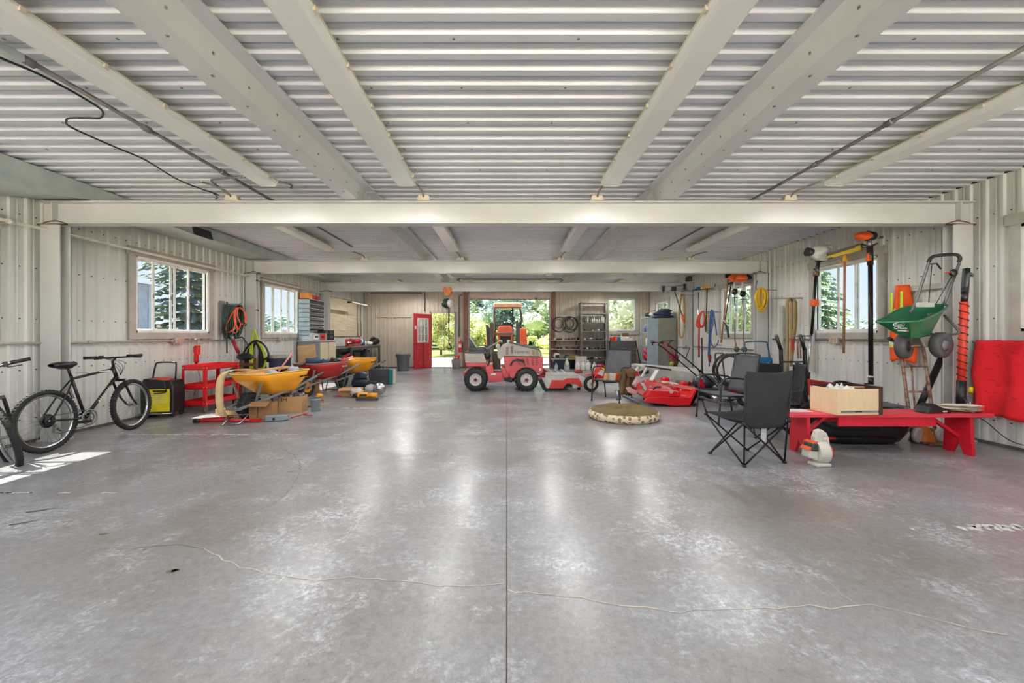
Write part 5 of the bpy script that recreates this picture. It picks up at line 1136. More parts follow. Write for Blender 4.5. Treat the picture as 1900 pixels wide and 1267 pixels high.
# ---------------- far wall, right part ----------------
def coil(name, label, x, y, m, Rs, par=None):
    t = thing(name, label, 'hose', P(x, y, 15.52), w=True)
    for i, (dx, dz, R) in enumerate(Rs): G().torus(P(x, y, 15.5)+Vector((dx, -.012*i, dz)), (0, 1, 0), R, .012, 30, 6, (1, 1.08)).ob('hose_loop', m, t)
    return t
coil('hose_coil', 'black hose coil on the far wall, left one of the pair', 1036.5, 602, BLACK, [(0, 0, .27), (.0, .03, .17), (.02, .0, .26)])
coil('hose_coil', 'black hose coil on the far wall, thicker right one of the pair', 1056, 602, BLACK, [(0, 0, .29), (-.02, .03, .20), (.08, .03, .24), (.12, .04, .22), (.0, .05, .16), (.04, .0, .27)])
def shelfboard(z, lb):
    t = thing('plank_shelf', lb, 'shelf', (2.3, 15.4, z), w=True); G().box(1.72, 2.88, 15.18, 15.56, z-.03, z).ob('board', mat('shelf_wood', (196, 176, 150), .6), t)
    for x in (1.9, 2.7): G().prism([(15.56, z-.03), (15.56, z-.22), (15.25, z-.03)], 'x', x-.01, x+.01).ob('bracket', WOOD, t)
shelfboard(1.10, 'top plank shelf on the far wall beside the garage door'); shelfboard(.75, 'middle plank shelf on the far wall beside the garage door'); shelfboard(.38, 'lowest plank shelf on the far wall beside the garage door')
t = thing('shelf_unit', 'tall grey metal shelving unit against the far wall', 'shelving', (3.3, 15.1, 0), w=True)
SG = mat('shelf_grey', (108, 108, 98), .5, .2); zs = [2.50, 2.09, 1.75, 1.44, 1.10, .74, .36]
for x in (2.80, 3.80):
    for y in (14.95, 15.42): G().prism([(x-.022, y-.022), (x+.022, y-.022), (x+.022, y+.022), (x-.022, y+.022)], 'z', 0, 2.52).ob('post', SG, t)
for z in zs: G().box(2.79, 3.81, 14.93, 15.44, z-.03, z).ob('shelf', SG, t)
G().bar((2.8, 15.44, 2.05), (3.8, 15.44, .4), .02, .005).ob('cross_brace', SG, t)
random.seed(12)
ORD = ['first', 'second', 'third', 'fourth', 'fifth', 'sixth', 'seventh', 'eighth', 'ninth', 'tenth']
def clutter(zt, x0, x1, y, n, kind, where, k0=0):
    for i in range(n):
        x = x0+(x1-x0)*(i+.5)/n+random.uniform(-.01, .01); c = (x, y+random.uniform(-.05, .05), zt+.0005); r = random.choice
        od = ORD[i]+' from the left on '+where
        if kind == 'bottles':
            m, mn = r(((WHITE, 'white'), (OFFW, 'cream'), (GREYM, 'grey'))); h = random.uniform(.15, .27)
            t = thing('bottle', mn+' bottle, '+od, 'bottle', c, group='bottles on '+where)
            G().lathe([(.001, 0), (.035, 0), (.037, h*.65), (.014, h*.85), (.014, h), (.001, h)], n=10).ob('bottle_body', m, t); G().cyl((0, 0, h), (0, 0, h+.02), .017, n=8).ob('cap', r((BLACK, WHITE, GREYM)), t)
        else:
            m, mn = r(((BLACK, 'black'), (DGREY, 'dark grey'), (GREYM, 'grey'), (OFFW, 'cream'), (WOOD, 'brown'), (BLACK, 'black')))
            b = random.choice((0, 1, 2)); t = thing('machine_part', mn+(' lump', ' cylinder', ' block')[b]+', '+od, 'part', c, random.uniform(0, 3), group='parts on '+where)
            if b == 0: G().blob((0, 0, .045), (.06, .04, .045), .25, i+k0).ob('casting', m, t)
            elif b == 1: G().cyl((-.05, 0, .03), (.05, 0, .03), .03, n=10).ob('casting', m, t); G().cyl((.0, 0, .03), (.0, 0, .09), .012, n=8).ob('spigot', GREYM, t)
            else: G().box(-.06, .06, -.03, .03, 0, .04).ob('casting', m, t, .006); G().tube(sm([(-.05, 0, .04), (0, 0, .09), (.05, 0, .04)], 3), .008, 6).ob('handle', GREYM, t)
clutter(1.75, 2.95, 3.72, 15.1, 9, 'bottles', 'the third shelf of the grey shelving'); clutter(1.44, 2.9, 3.72, 15.1, 8, 'parts', 'the fourth shelf of the grey shelving'); clutter(1.10, 2.9, 3.72, 15.1, 7, 'parts', 'the fifth shelf of the grey shelving', 20); clutter(.74, 2.9, 3.72, 15.1, 8, 'parts', 'the sixth shelf of the grey shelving', 40); clutter(.36, 2.9, 3.72, 15.1, 6, 'parts', 'the lowest shelf of the grey shelving', 60)
clutter(1.10, 1.80, 2.8, 15.35, 9, 'parts', 'the top plank shelf', 80); clutter(.75, 1.80, 2.8, 15.35, 9, 'parts', 'the middle plank shelf', 99)
def jug(name, label, loc, m, k=1., sprayer=False):
    t = thing(name, label, 'jug' if not sprayer else 'sprayer', loc)
    G().lathe([(.001, 0), (.10*k, 0), (.11*k, .02*k), (.11*k, .20*k), (.09*k, .27*k), (.035*k, .34*k), (.03*k, .37*k), (.001, .37*k)], n=18).ob('jug_body', m, t); G().cyl((0, 0, .37*k), (0, 0, .42*k), .04*k).ob('cap', WHITE, t)
    if sprayer: G().cyl((0, 0, .42*k), (0, 0, .50*k), .02*k).ob('pump_rod', DGREY, t); G().bar((-.07*k, 0, .51*k), (.07*k, 0, .51*k), .03*k, .03*k).ob('pump_handle', BLACK, t); G().tube(sm([(.03*k, -.08*k, .34*k), (.09*k, -.12*k, .2*k), (-.02, -.13*k, .1*k), (-.09*k, -.1*k, .25*k)], 5), .008, 6).ob('hose', BLACK, t)
    else: G().tube(sm([(.03*k, -.03, .35*k), (.10*k, -.03, .30*k), (.10*k, -.03, .18*k)], 3), .014*k, 6).ob('handle', m, t)
jug('garden_sprayer', 'white pump sprayer standing by the big plastic tub', (2.26, 15.0, 0), WHITE, 1.0, True)
for i, (x, y, k, m, lb) in enumerate(((2.60, 14.6, .85, WHITE, 'white jug below the plank shelves, left of three'), (2.79, 14.6, .85, WHITE, 'white jug below the plank shelves, middle of three'), (2.97, 14.55, .85, WHITE, 'white jug at the foot of the grey shelving, right of three'), (3.17, 14.45, .72, OFFW, 'lone cream jug with a green label in front of the grey shelving'), (1.80, 14.5, .6, LBLUE, 'small pale blue jug beside the garage door jamb'))):
    jug('jug', lb, (x, y, 0), m, k)
t = thing('carton', 'white carton standing behind the white jugs', 'box', (2.78, 14.95, 0)); G().box(-.2, .2, -.12, .12, 0, .48).ob('box_body', mat('carton_white', (212, 208, 200), .6), t, .005)
t = thing('plastic_tub', 'dark blue-grey plastic tub under the lowest plank shelf', 'tub', (2.0, 15.1, 0)); G().lathe([(.001, 0), (.21, 0), (.25, .33), (.27, .34), (.24, .34), (.2, .02), (.001, .02)], n=20).ob('tub_body', mat('tub_slate', (62, 74, 86), .5), t)
t = thing('plastic_tub', 'black plastic tub behind the white sprayer', 'tub', (2.45, 15.25, 0)); G().lathe([(.001, 0), (.16, 0), (.19, .32), (.2, .33), (.18, .33), (.15, .02), (.001, .02)], n=20).ob('tub_body', BLACK, t)
t = thing('helmet', 'white helmet with a dark visor and a red top on the lowest plank shelf', 'helmet', (1.93, 15.33, .381)); G().blob((0, 0, .11), (.13, .12, .12), .03, 1, 16, 12).ob('shell', WHITE, t); G().blob((.01, -.07, .09), (.09, .07, .07), .03).ob('visor', BLACK, t); G().blob((0, .0, .22), (.08, .07, .04), .1).ob('crest', RED, t)
t = thing('yellow_rag', 'folded yellow tarp on the lowest plank shelf', 'cloth', (2.68, 15.33, .381)); G().blob((0, 0, .05), (.19, .12, .055), .2, 5).ob('fold', mat('tarp_yellow', (228, 200, 30), .5), t)
t = thing('pulley', 'grey pulley bracket on the lowest plank shelf', 'part', (2.3, 15.33, .381)); G().bar((-.05, 0, 0), (.05, 0, .22), .03, .03).ob('arm', GREYM, t); G().cyl((-.06, -.02, .06), (-.06, .02, .06), .05).ob('wheel', DGREY, t)
# dark cabinet
t = thing('dark_cabinet', 'dark steel cabinet under the far window with two door leaves', 'cabinet', (4.25, 14.9, 0), w=True)
DC = mat('cabinet_dark', (84, 82, 80), .45)
G().box(3.83, 4.78, 14.7, 15.25, 0, 1.06).ob('body', DC, t, .005); G().box(3.85, 4.30, 14.68, 14.70, .55, 1.0).ob('door', DC, t, .003); G().box(4.32, 4.76, 14.68, 14.70, .55, 1.0).ob('door', DC, t, .003)
G().box(3.85, 4.76, 14.68, 14.70, .06, .52).ob('lower_door', DC, t, .003); G().box(4.25, 4.36, 14.66, 14.68, .56, .60).ob('latch', CHROME, t); G().bar((4.74, 14.66, 1.08), (4.95, 14.7, .1), .05, .02).ob('side_brace', BLACKM, t)
for i, (x, wd, h, m, nm, lb) in enumerate(((3.93, .10, .13, RED, 'parts_bin', 'small red bin on the dark cabinet'), (4.06, .09, .16, ORANGE, 'parts_bin', 'orange-brown bin on the dark cabinet behind the red one'), (4.17, .12, .14, BLUE, 'parts_bin', 'blue-grey bin on the dark cabinet'), (4.55, .26, .10, OFFW, 'paper_stack', 'stack of pale papers on the dark cabinet'))):
    t = thing(nm, lb, 'bin' if 'bin' in nm else 'papers', (x, 14.9, 1.0605)); G().box(-wd/2, wd/2, -.1, .1, 0, h).ob('bin_body' if 'bin' in nm else 'sheets', m, t, .008)
t = thing('desk_lamp', 'white desk lamp shade over a wooden block on the dark cabinet', 'lamp', (4.42, 14.95, 1.0605)); G().box(-.15, .15, -.05, .08, 0, .20).ob('block', WHITE, t, .01); G().box(-.11, .14, -.055, -.05, .17, .29).ob('panel', WOOD, t); G().box(-.22, .22, -.08, .08, .36, .40).ob('shade', LGREY, t, .01); G().cyl((-.13, 0, .2), (-.13, 0, .36), .012).ob('post', WHITE, t)
# open rack beside the locker
t = thing('open_rack', 'light blue-grey open rack between the far window and the locker', 'shelving', (5.2, 14.3, 0), w=True)
for x in (4.97, 5.45):
    for y in (13.95, 14.72): G().bar((x, y, 0), (x, y, 1.92), .04, .04).ob('post', LBLUE, t)
for z in (1.92, 1.38, .9, .35): G().box(4.95, 5.47, 13.93, 14.74, z-.03, z).ob('shelf', LBLUE, t)
for i, (y, z, h, m, lb) in enumerate(((14.5, 1.381, .3, BLUE, 'blue container on the second rack shelf'), (14.2, 1.381, .38, RED, 'red bottle on the second rack shelf'), (14.35, 1.381, .2, WHITE, 'white tub on the second rack shelf'), (14.3, .901, .4, WHITE, 'big white jug on the third rack shelf'), (14.45, .351, .28, RED, 'red can on the lowest rack shelf'))):
    jug('rack_jug', lb, (5.08, y, z), m, h/.42*.95)
t = thing('pink_shop_towel', 'pink shop towel stuffed in the open rack', 'cloth', (5.02, 14.3, .60)); G().blob((0, 0, .1), (.10, .12, .1), .35, 3).ob('towel', mat('towel_pink', (240, 90, 130), .8), t); G().blob((0, .0, -.12), (.10, .14, .1), .3, 3).ob('lower_fold', RED, t)
# locker
t = thing('metal_locker', 'tall grey-green metal locker with a light blue door swung open', 'locker', (5.2, 13.4, 0), w=True)
G().box(4.95, 5.53, 13.0, 13.9, 0, 1.83).ob('body', GREENG, t, .004); G().box(4.90, 4.95, 13.05, 13.85, .05, 1.8).ob('interior', DGREY, t)
d_ = G().box(4.57, 4.93, 12.96, 12.985, .03, 1.81).ob('door', LBLUE, t, .004); G().box(4.72, 4.76, 12.945, 12.96, .95, 1.06).ob('handle', BLACK, d_)
G().box(4.66, 4.80, 12.955, 12.961, 1.09, 1.10).ob('vent', DGREY, d_)
t = thing('folded_tarp', 'dark navy tarp folded on top of the metal locker', 'tarp', (5.22, 13.3, 1.831))
for i, (x, y, z, a, b, c) in enumerate(((0, 0, .06, .34, .3, .07), (-.05, 0, .15, .30, .28, .08), (.04, 0, .24, .22, .24, .08))): G().blob((x, y, z), (a, b, c), .12, i, 18, 10).ob('fold', NAVY, t)
for i, (y, m, lb) in enumerate(((14.1, OFFW, 'cream tool case on top of the open rack, near end'), (14.5, BLACK, 'black tool on top of the open rack, far end'))):
    t = thing('tool_case', lb, 'tool', (5.15, y, 1.921), .3); G().blob((0, 0, .08), (.12, .1, .08), .2, i+2).ob('case_body', m, t); G().tube(sm([(-.1, 0, .1), (-.02, 0, .2), (.12, 0, .22)], 3), .02, 6).ob('arm', TAN, t)
# ================= RIGHT SIDE =================
# dog bed
t = thing('dog_bed', 'round olive dog bed with a patterned rim lying on the open floor', 'pet bed', (1.79, 6.1, 0))
R = .525
BEDP = bpy.data.materials.new('bed_pattern'); BEDP.use_nodes = True; n_ = BEDP.node_tree; b_ = n_.nodes['Principled BSDF']; b_.inputs['Roughness'].default_value = .9
v_ = n_.nodes.new('ShaderNodeTexVoronoi'); v_.inputs['Scale'].default_value = 17; tcc = n_.nodes.new('ShaderNodeTexCoord'); n_.links.new(tcc.outputs['Object'], v_.inputs['Vector'])
r_ = n_.nodes.new('ShaderNodeValToRGB'); r_.color_ramp.elements[0].position = .40; r_.color_ramp.elements[1].position = .5; r_.color_ramp.elements[0].color = lin((150, 124, 92)); r_.color_ramp.elements[1].color = lin((226, 210, 180))
n_.links.new(v_.outputs['Distance'], r_.inputs[0]); n_.links.new(r_.outputs[0], b_.inputs['Base Color'])
G().lathe([(.001, .0), (R-.03, 0), (R, .03), (R+.005, .08), (R-.02, .115), (R-.05, .12)], n=48).ob('rim', BEDP, t)
g = G()
def bed(u, v):
    a = 2*PI*u; r = (R-.03)*v; w_ = .05*noise.noise(Vector((math.cos(a)*r*6, math.sin(a)*r*6, 1)))
    return (r*math.cos(a), r*math.sin(a), .12+.05*math.sin(PI*min(1, v*1.02))**.6*(1+.3*math.cos(a*7))-.02*(v < .1)+w_*.5*(1-v))
g.grid(56, 14, bed); g.ob('cushion', OLIVE, t); G().blob((0, 0, .12), (.03, .03, .012), 0).ob('button', OLIVE, t)
# metal patio chairs with sling
def patio(label, loc, rz, sling=True, cloth=MESHG):
    t = thing('patio_chair', label, 'chair', loc, rz); m = mat('patio_tube', (58, 62, 68), .35, .5); r = .013
    for s_ in (-1, 1):
        y = s_*.28
        G().tube(sm([(.30, y, 0), (.27, y, .35), (.26, y, .56), (.20, y, .64), (.05, y, .65), (-.20, y, .62), (-.25, y, .60)], 4), r, 8).ob('arm_and_front_leg', m, t)
        G().tube([(-.30, y, 0), (-.2, y*.93, .40), (-.26, y*.93, .62), (-.33, y*.93, .97)], r, 8).ob('back_post', m, t)
        G().tube([(.27, y, .40), (-.2, y*.93, .38)], r, 8).ob('side_rail', m, t)
        for x in (.30, -.30): G().cyl((x, y, 0), (x, y, .03), .018, n=8).ob('foot', BLACK, t)
    G().tube(sm([(-.33, -.26, .97), (-.345, -.12, .985), (-.345, .12, .985), (-.33, .26, .97)], 4), r, 8).ob('top_rail', m, t)
    if sling:
        g = G(); g.grid(10, 8, lambda u, v: (.27-.45*u, (-.26+.52*v), .41-.03*math.sin(PI*u)*math.sin(PI*v)-.02*u)); g.ob('seat', cloth, t, solid=.006)
        g = G(); g.grid(8, 8, lambda u, v: (-.20-.13*u-.02*math.sin(PI*v), (-.25+.50*v), .42+.54*u)); g.ob('backrest', cloth, t, solid=.006)
    G().tube([(.27, -.27, .40), (.27, .27, .40)], r, 8).ob('front_rail', m, t)
    return t
patio('metal patio chair behind the dog bed with a brown jacket over its arm', (2.05, 7.75, 0), PI+.88)
t = thing('brown_jacket', 'brown jacket draped over the back of the far patio chair', 'jacket', P(1164, 705, 7.45), w=True)
def jk(u, v):
    p = P(1150+26*u-5*v*u, 690+42*v, 7.36+.25*u); fold = .025*math.sin(u*17+v*3)+.02*noise.noise(Vector((u*4, v*5, 2)))
    return p+Vector((0, -.02+fold, (.03*noise.noise(Vector((u*6, 0, 3))) if v < .2 or v > .9 else 0)))
g = G(); g.grid(22, 16, jk); g.ob('cloth', BROWNC, t, solid=.05); G().blob(P(1168, 692, 7.50), (.13, .12, .08), .25, 3, 14, 9).ob('collar', BROWNC, t)
for i, (x, y, m, nm, lb) in enumerate(((1137, 702, OFFW, 'paper_bag', 'cream and yellow paper bag on the seat of the far patio chair'), (1147, 700, ORANGE, 'orange_packet', 'orange packet on the seat of the far patio chair'), (1128, 706, TAN, 'tan_pouch', 'tan pouch on the front of the far patio chair seat'))):
    c = P(x, 0, 7.75); t = thing(nm, lb, 'packet', (c.x, 7.75, .385), .2*i); G().prism([(-.08, 0), (.08, 0), (.07, .13), (-.06, .14)], 'y', -.04, .04).ob('packet_body', m, t, .01)
# mini dirt bike
t = thing('mini_dirt_bike', 'small red and white dirt bike behind the far patio chair', 'motorcycle', (1.90, 8.98, 0), .22)
DRD = mat('bike_red', (214, 34, 44), .35)
for cx in (0, .92):
    g = G(); g.torus((cx, 0, .17), (0, 1, 0), .135, .04, 28, 8)
    for i in range(22): a = 2*PI*i/22; g.obox((cx+.172*math.cos(a), 0, .17+.172*math.sin(a)), (.012, .05, .02), (0, -a, 0))
    w_ = g.ob('wheel', RUBBER, t); G().lathe([(.105, -.025), (.06, -.015), (.02, -.04), (.02, .04), (.06, .015), (.105, .025)], (cx, 0, .17), (0, 1, 0), 20).ob('wheel_rim', OFFW, w_)
for s_ in (-1, 1): G().tube([(0, s_*.06, .17), (.14, s_*.05, .50)], .018, 8).ob('fork', DRD, t)
G().prism([(.05, .34), (.22, .26), (.34, .22), (.40, .42), (.30, .58), (.20, .62), (.16, .50)], 'y', -.09, .09).ob('fairing', DRD, t, .02); G().prism([(.11, .40), (.24, .34), (.28, .46), (.20, .50)], 'y', -.096, -.09).ob('decal', WHITE, t); G().prism([(.20, .54), (.28, .46), (.33, .50), (.28, .57)], 'y', -.096, -.09).ob('decal', YEL2, t)
G().prism([(.30, .50), (.75, .52), (1.0, .60), (.98, .64), (.7, .57), (.32, .56)], 'y', -.07, .07).ob('seat', BLACK, t, .015); G().prism([(.3, .18), (.62, .18), (.66, .46), (.34, .46)], 'y', -.07, .07).ob('engine', DGREY, t, .02)
G().prism([(.62, .50), (.9, .52), (1.02, .62), (.8, .60)], 'y', -.085, .085).ob('rear_panel', DRD, t, .01); G().tube([(.92, 0, .17), (.55, .0, .25)], .025, 8).ob('swingarm', GREYM, t); G().tube([(.14, -.25, .68), (.16, 0, .64), (.14, .25, .68)], .012, 8).ob('handlebar', BLACKM, t); G().prism([(-.12, .36), (.12, .38), (.12, .40), (-.1, .38)], 'y', -.05, .05).ob('front_fender', DRD, t)
# red finishing deck
t = thing('red_mower_deck', 'large bright red mower deck lying on the floor right of the jacket chair', 'mower deck', (2.9, 7.4, 0), w=True)
d0 = 7.05
def R3(pts, y0, y1, nm, m, bev=.008, d=d0): return G().prism(poly(pts, d), 'y', y0, y1).ob(nm, m, t, bev)
FR = mat('deck_bright_red', (214, 16, 28), .28, 0, (196, 12, 22), 3., coat=.5)
R3([(1194, 744), (1199, 736), (1231, 735), (1278, 737), (1288, 720), (1297, 723), (1283, 752), (1243, 752.5), (1232, 749), (1196, 746)], 7.0, 7.06, 'front_skirt', FR)
g = G(); A = lambda x, y, d: P(x, y, d)
g.add([A(1198, 737, 7.05), A(1280, 738, 7.05), A(1292, 722, 7.2), A(1205, 703, 8.0), A(1165, 720, 7.9)], [(0, 1, 2, 3, 4)]); g.ob('deck_top', FR, t, solid=.03)
G().bar(A(1205, 705, 7.75), A(1290, 722, 7.15), .05, .05).ob('top_beam', mat('deck_pale_red', (222, 112, 104), .4), t); R3([(1290, 722), (1297, 723), (1283, 752), (1276, 752)], 7.0, 7.6, 'end_plate', FR)
R3([(1196, 736), (1206, 724), (1260, 726), (1262, 735)], 7.02, 7.2, 'cover_plate', FR); G().lathe([(.001, 0), (.038, 0), (.038, .004), (.001, .004)], A(1245.5, 726, 7.01), (0, -1, 0), 20, False).ob('oval_badge', mat('badge', (232, 170, 170), .4), t)
for x, y, w_ in ((1228, 700, 14), (1262, 708, 22)): G().prism(poly([(x, y+8), (x+2, y), (x+12, y), (x+14, y+9)], 7.5), 'y', 7.45, 7.62).ob('blade_cover', FR, t, .02)
for x, y, l in ((1231, 708, 6), (1240, 709, 18), (1264, 717, 10), (1279, 720, 13)): G().bar(A(x, y, 7.5), A(x+l, y+3.4*l/13, 7.4), .10, .03).ob('pale_plate', OFFW, t, .004)
G().bar(A(1191, 711, 7.6), A(1203, 732, 7.2), .06, .02).ob('grey_lever', mat('lever_grey', (104, 104, 92), .4, .4), t)
G().bar(A(1176, 715, 7.4), A(1184, 700, 7.5), .06, .06).ob('support_strut', mat('strut_white', (226, 206, 202), .4), t); G().bar(A(1208, 706, 7.6), A(1219, 688, 7.8), .07, .03).ob('support_strut', WHITE, t)
R3([(1186, 702), (1196, 694), (1206, 694), (1209, 704), (1196, 708)], 7.7, 7.9, 'side_lug', FR, .01); R3([(1168, 716), (1195, 712), (1200, 728), (1192, 740), (1170, 733)], 7.55, 7.75, 'side_box', mat('side_red', (184, 22, 34), .35))
R3([(1172, 724), (1180, 722), (1196, 732), (1192, 740), (1176, 733)], 7.40, 7.5, 'shiny_guard', mat('guard_pale', (222, 176, 172), .25, .2))
G().bar(A(1154, 733, 7.3), A(1186, 747, 7.25), .10, .05).ob('skid_plate', mat('skid_blue_grey', (110, 118, 128), .25, .5), t, .01); G().cyl(A(1146, 724, 7.5), A(1148, 742, 7.5), .05).ob('roller', CHROME, t)
g = G()
for (x, y, d) in ((1198, 707, 7.0), (1207, 717, 7.0), (1184, 724, 7.3), (1263, 724, 7.0), (1258, 728, 7.0), (1200, 722, 7.0), (1222, 718, 7.0)): g.blob(A(x, y, d+.0), (.014, .014, .014), 0, 0, 6, 4)
g.ob('bolt_head', CHROME, t, stuff=True); G().tube(sm([A(1212, 722, 7.05), A(1218, 718, 7.0), A(1226, 718, 7.0)], 3), .018, 6).ob('latch', BLACK, t)
G().box(A(1210, 0, 7.3).x, A(1285, 0, 7.3).x, 7.1, 7.8, .0, .05).ob('underside', BLACK, t)
# off-white implement behind
t = thing('snow_blade_implement', 'long off-white implement with red lugs behind the red mower deck', 'implement', (3.4, 8.6, 0), w=True)
WI = mat('implement_white', (206, 200, 190), .4)
def W3(pts, y0, y1, nm, m, bev=.006, d=8.5): return G().prism(poly(pts, d), 'y', y0, y1).ob(nm, m, t, bev)
W3([(1222, 686), (1298, 694), (1291, 706), (1286, 709), (1276, 708), (1216, 701)], 8.5, 8.56, 'side_skirt', WI); W3([(1162, 677), (1170, 674), (1202, 682), (1202, 690), (1180, 700), (1164, 690)], 8.7, 8.76, 'side_panel', mat('panel_grey_white', (190, 190, 192), .4)); W3([(1196, 680), (1230, 684), (1215, 702), (1184, 697)], 8.62, 8.68, 'middle_panel', WI)
g = G(); g.add([P(1164, 677, 8.7), P(1298, 693, 8.5), P(1292, 684, 9.6), P(1180, 675, 9.6)], [(0, 1, 2, 3)]); g.ob('top_cover', WI, t, solid=.02)
for pts in (((1176, 698), (1184, 681)), ((1190, 700), (1200, 683))): G().bar(P(*pts[0], 8.45), P(*pts[1], 8.5), .05, .03).ob('brace', WHITE, t)
for x in (1188, 1199): W3([(x, 690), (x+8, 687), (x+8, 693), (x+1, 695)], 8.58, 8.62, 'slot', BLACK)
W3([(1286, 709), (1289, 700), (1298, 696), (1304, 700), (1303, 710)], 8.4, 8.6, 'wheel_arch', BLACK); G().lathe([(.001, 0), (.05, 0), (.05, .05), (.001, .05)], P(1299, 704, 8.35), (0, -1, 0), 12).ob('yellow_hub', YELLOW, t)
G().box(P(1190, 0, 8.7).x, P(1290, 0, 8.7).x, 8.65, 9.4, .0, .14).ob('underframe', BLACK, t)
G().bar(P(1197, 679, 8.4), P(1245, 686, 8.3), .08, .03).ob('black_bar', BLACKM, t)
for i in range(5):
    x = 1264+8.5*i; c = P(x, 0, 9.9); t = thing('fuel_can', 'small red fuel can in the row behind the off-white implement, number %s from the left' % ('one', 'two', 'three', 'four', 'five')[i], 'fuel can', (c.x, 9.9, 0))
    t['label'] = ['leftmost small red fuel can behind the off-white implement', 'second small red fuel can from the left behind the implement', 'middle one of the five small red fuel cans', 'second small red fuel can from the right', 'rightmost small red fuel can under the mower handle'][i]
    G().prism([(-.05, 0), (.05, 0), (.05, .26), (.03, .32), (-.04, .32), (-.05, .28)], 'y', -.09, .09).ob('can_body', RED, t, .01); G().lathe([(.02, .32), (.035, .40), (.03, .41)], n=10).ob('spout', BLACK, t); G().box(-.03, .02, -.094, -.09, .1, .2).ob('label', WHITE, t)
t = thing('white_tub', 'small white tub left of the red fuel cans', 'tub', (P(1257, 0, 9.9).x, 9.9, 0)); G().lathe([(.001, 0), (.09, 0), (.1, .32), (.001, .33)], n=14).ob('tub_body', OFFW, t)
t = thing('white_crate', 'cream plastic crate at the foot of the open rack', 'crate', (P(1197, 0, 12.5).x, 12.5, 0)); G().prism([(-.16, 0), (.18, 0), (.2, .30), (.05, .34), (-.13, .33)], 'y', -.15, .15).ob('crate_body', OFFW, t, .03); 
for i in range(3): G().box(-.1+.1*i, -.06+.1*i, -.156, -.148, .18, .24).ob('slot', DGREY, t)
# cultivator / tiller by locker
t = thing('garden_tiller', 'old red and brown garden tiller standing in front of the locker', 'tiller', (4.75, 11.6, 0), .2)
for s_ in (-1, 1): G().tube(sm([(-.35, s_*.2, 1.05), (-.15, s_*.18, 1.03), (0, s_*.12, .8), (.1, s_*.06, .45)], 4), .016, 8).ob('handle', RED, t); G().tube([(-.35, s_*.2, 1.05), (-.48, s_*.2, 1.06)], .022, 8).ob('grip', BLACK, t)
G().blob((.12, 0, .5), (.14, .12, .14), .15, 2).ob('engine', mat('engine_brown', (96, 66, 50), .6), t); G().cyl((.1, -.14, .62), (.1, .1, .64), .09).ob('fuel_tank', REDD, t)
for s_ in (-1, 1):
    g = G()
    for k in range(6): a = k*PI/3; g.bar((.05, s_*.15, .16), (.05+.15*math.cos(a), s_*(.15+.02*k % 2), .16+.15*math.sin(a)), .03, .01)
    g.ob('tine', RUST, t)
G().tube([(.3, 0, .05), (.2, 0, .5)], .02, 6).ob('drag_bar', RUST, t); G().lathe([(.001, -.02), (.06, -.02), (.06, .02), (.001, .02)], (-.05, -.16, .45), (0, 1, 0), 12).ob('pulley', mat('lime_label', (190, 196, 60), .5), t)
# push mower
t = thing('lawn_mower', 'black and red push lawn mower with its handle folded back to the left', 'lawn mower', (3.98, 8.05, 0), .1)
G().prism([(-.28, .08), (.30, .08), (.30, .16), (.2, .22), (-.2, .22), (-.28, .16)], 'y', -.24, .24).ob('deck', DGREY, t, .02); G().blob((.0, 0, .33), (.23, .19, .14), .03, 1, 18, 12).ob('engine_cover', mat('mower_grey', (62, 68, 76), .3), t)
G().prism([(-.21, .24), (-.09, .22), (-.14, .40), (-.19, .40)], 'y', -.19, -.165).ob('red_stripe', RED, t, .005)
for x in (-.24, .28):
    for s_ in (-1, 1): G().lathe([(.001, -.025), (.07, -.03), (.10, -.025), (.10, .025), (.07, .03), (.001, .025)], (x, s_*.28, .10), (0, 1, 0), 18).ob('wheel', RUBBER, t)
for s_ in (-1, 1): G().tube(sm([(.22, s_*.2, .2), (-.1, s_*.2, .48), (-.72, s_*.2, .98), (-.86, s_*.19, 1.06), (-.80, s_*.17, 1.14)], 4), .013, 8).ob('handle', BLACKM, t)
G().tube([(-.80, -.18, 1.14), (-.62, -.0, 1.17), (-.80, .18, 1.14)], .013, 8).ob('handle_bar', BLACK, t); G().tube([(-.50, -.2, .8), (-.42, -.2, 1.02), (-.46, .2, 1.02), (-.50, .2, .8)], .009, 6).ob('bail', BLACK, t)
# second machine: pressure washer w/ engine
t = thing('pressure_washer', 'wheeled engine unit with a cream tank and red engine behind the mesh chair', 'pressure washer', (4.25, 7.35, 0), -.1)
for s_ in (-1, 1):
    w_ = G().lathe([(.06, -.03), (.10, -.035), (.13, -.03), (.14, 0), (.13, .03), (.10, .035), (.06, .03)], (.0, s_*.27, .14), (0, 1, 0), 20).ob('wheel', RUBBER, t); G().lathe([(.001, -.02), (.065, -.02), (.075, -.03), (.075, .03), (.001, .02)], (.0, s_*.27, .14), (0, 1, 0), 16).ob('wheel_rim', OFFW, w_)
G().cyl((0, -.3, .14), (0, .3, .14), .012).ob('axle', GREYM, t); G().box(-.32, .22, -.2, .2, .17, .20).ob('frame', BLACKM, t, .006); G().cyl((-.5, -.28, .14), (-.05, -.28, .14), .022).ob('bar', CHROME, t); G().blob((-.5, -.28, .14), (.07, .07, .07), 0).ob('ball_end', CHROME, t)
G().box(-.22, .05, -.14, .14, .2, .40).ob('engine', REDD, t, .03); G().blob((-.02, 0, .46), (.17, .13, .08), .04, 2, 16, 10).ob('fuel_tank', OFFW, t); G().box(-.05, .04, -.14, -.125, .43, .48).ob('label', BLACK, t); G().blob((.16, 0, .36), (.12, .14, .12), .1, 3).ob('muffler', DGREY, t); G().box(-.3, -.18, -.12, .12, .22, .44).ob('pump', GREYM, t, .02)
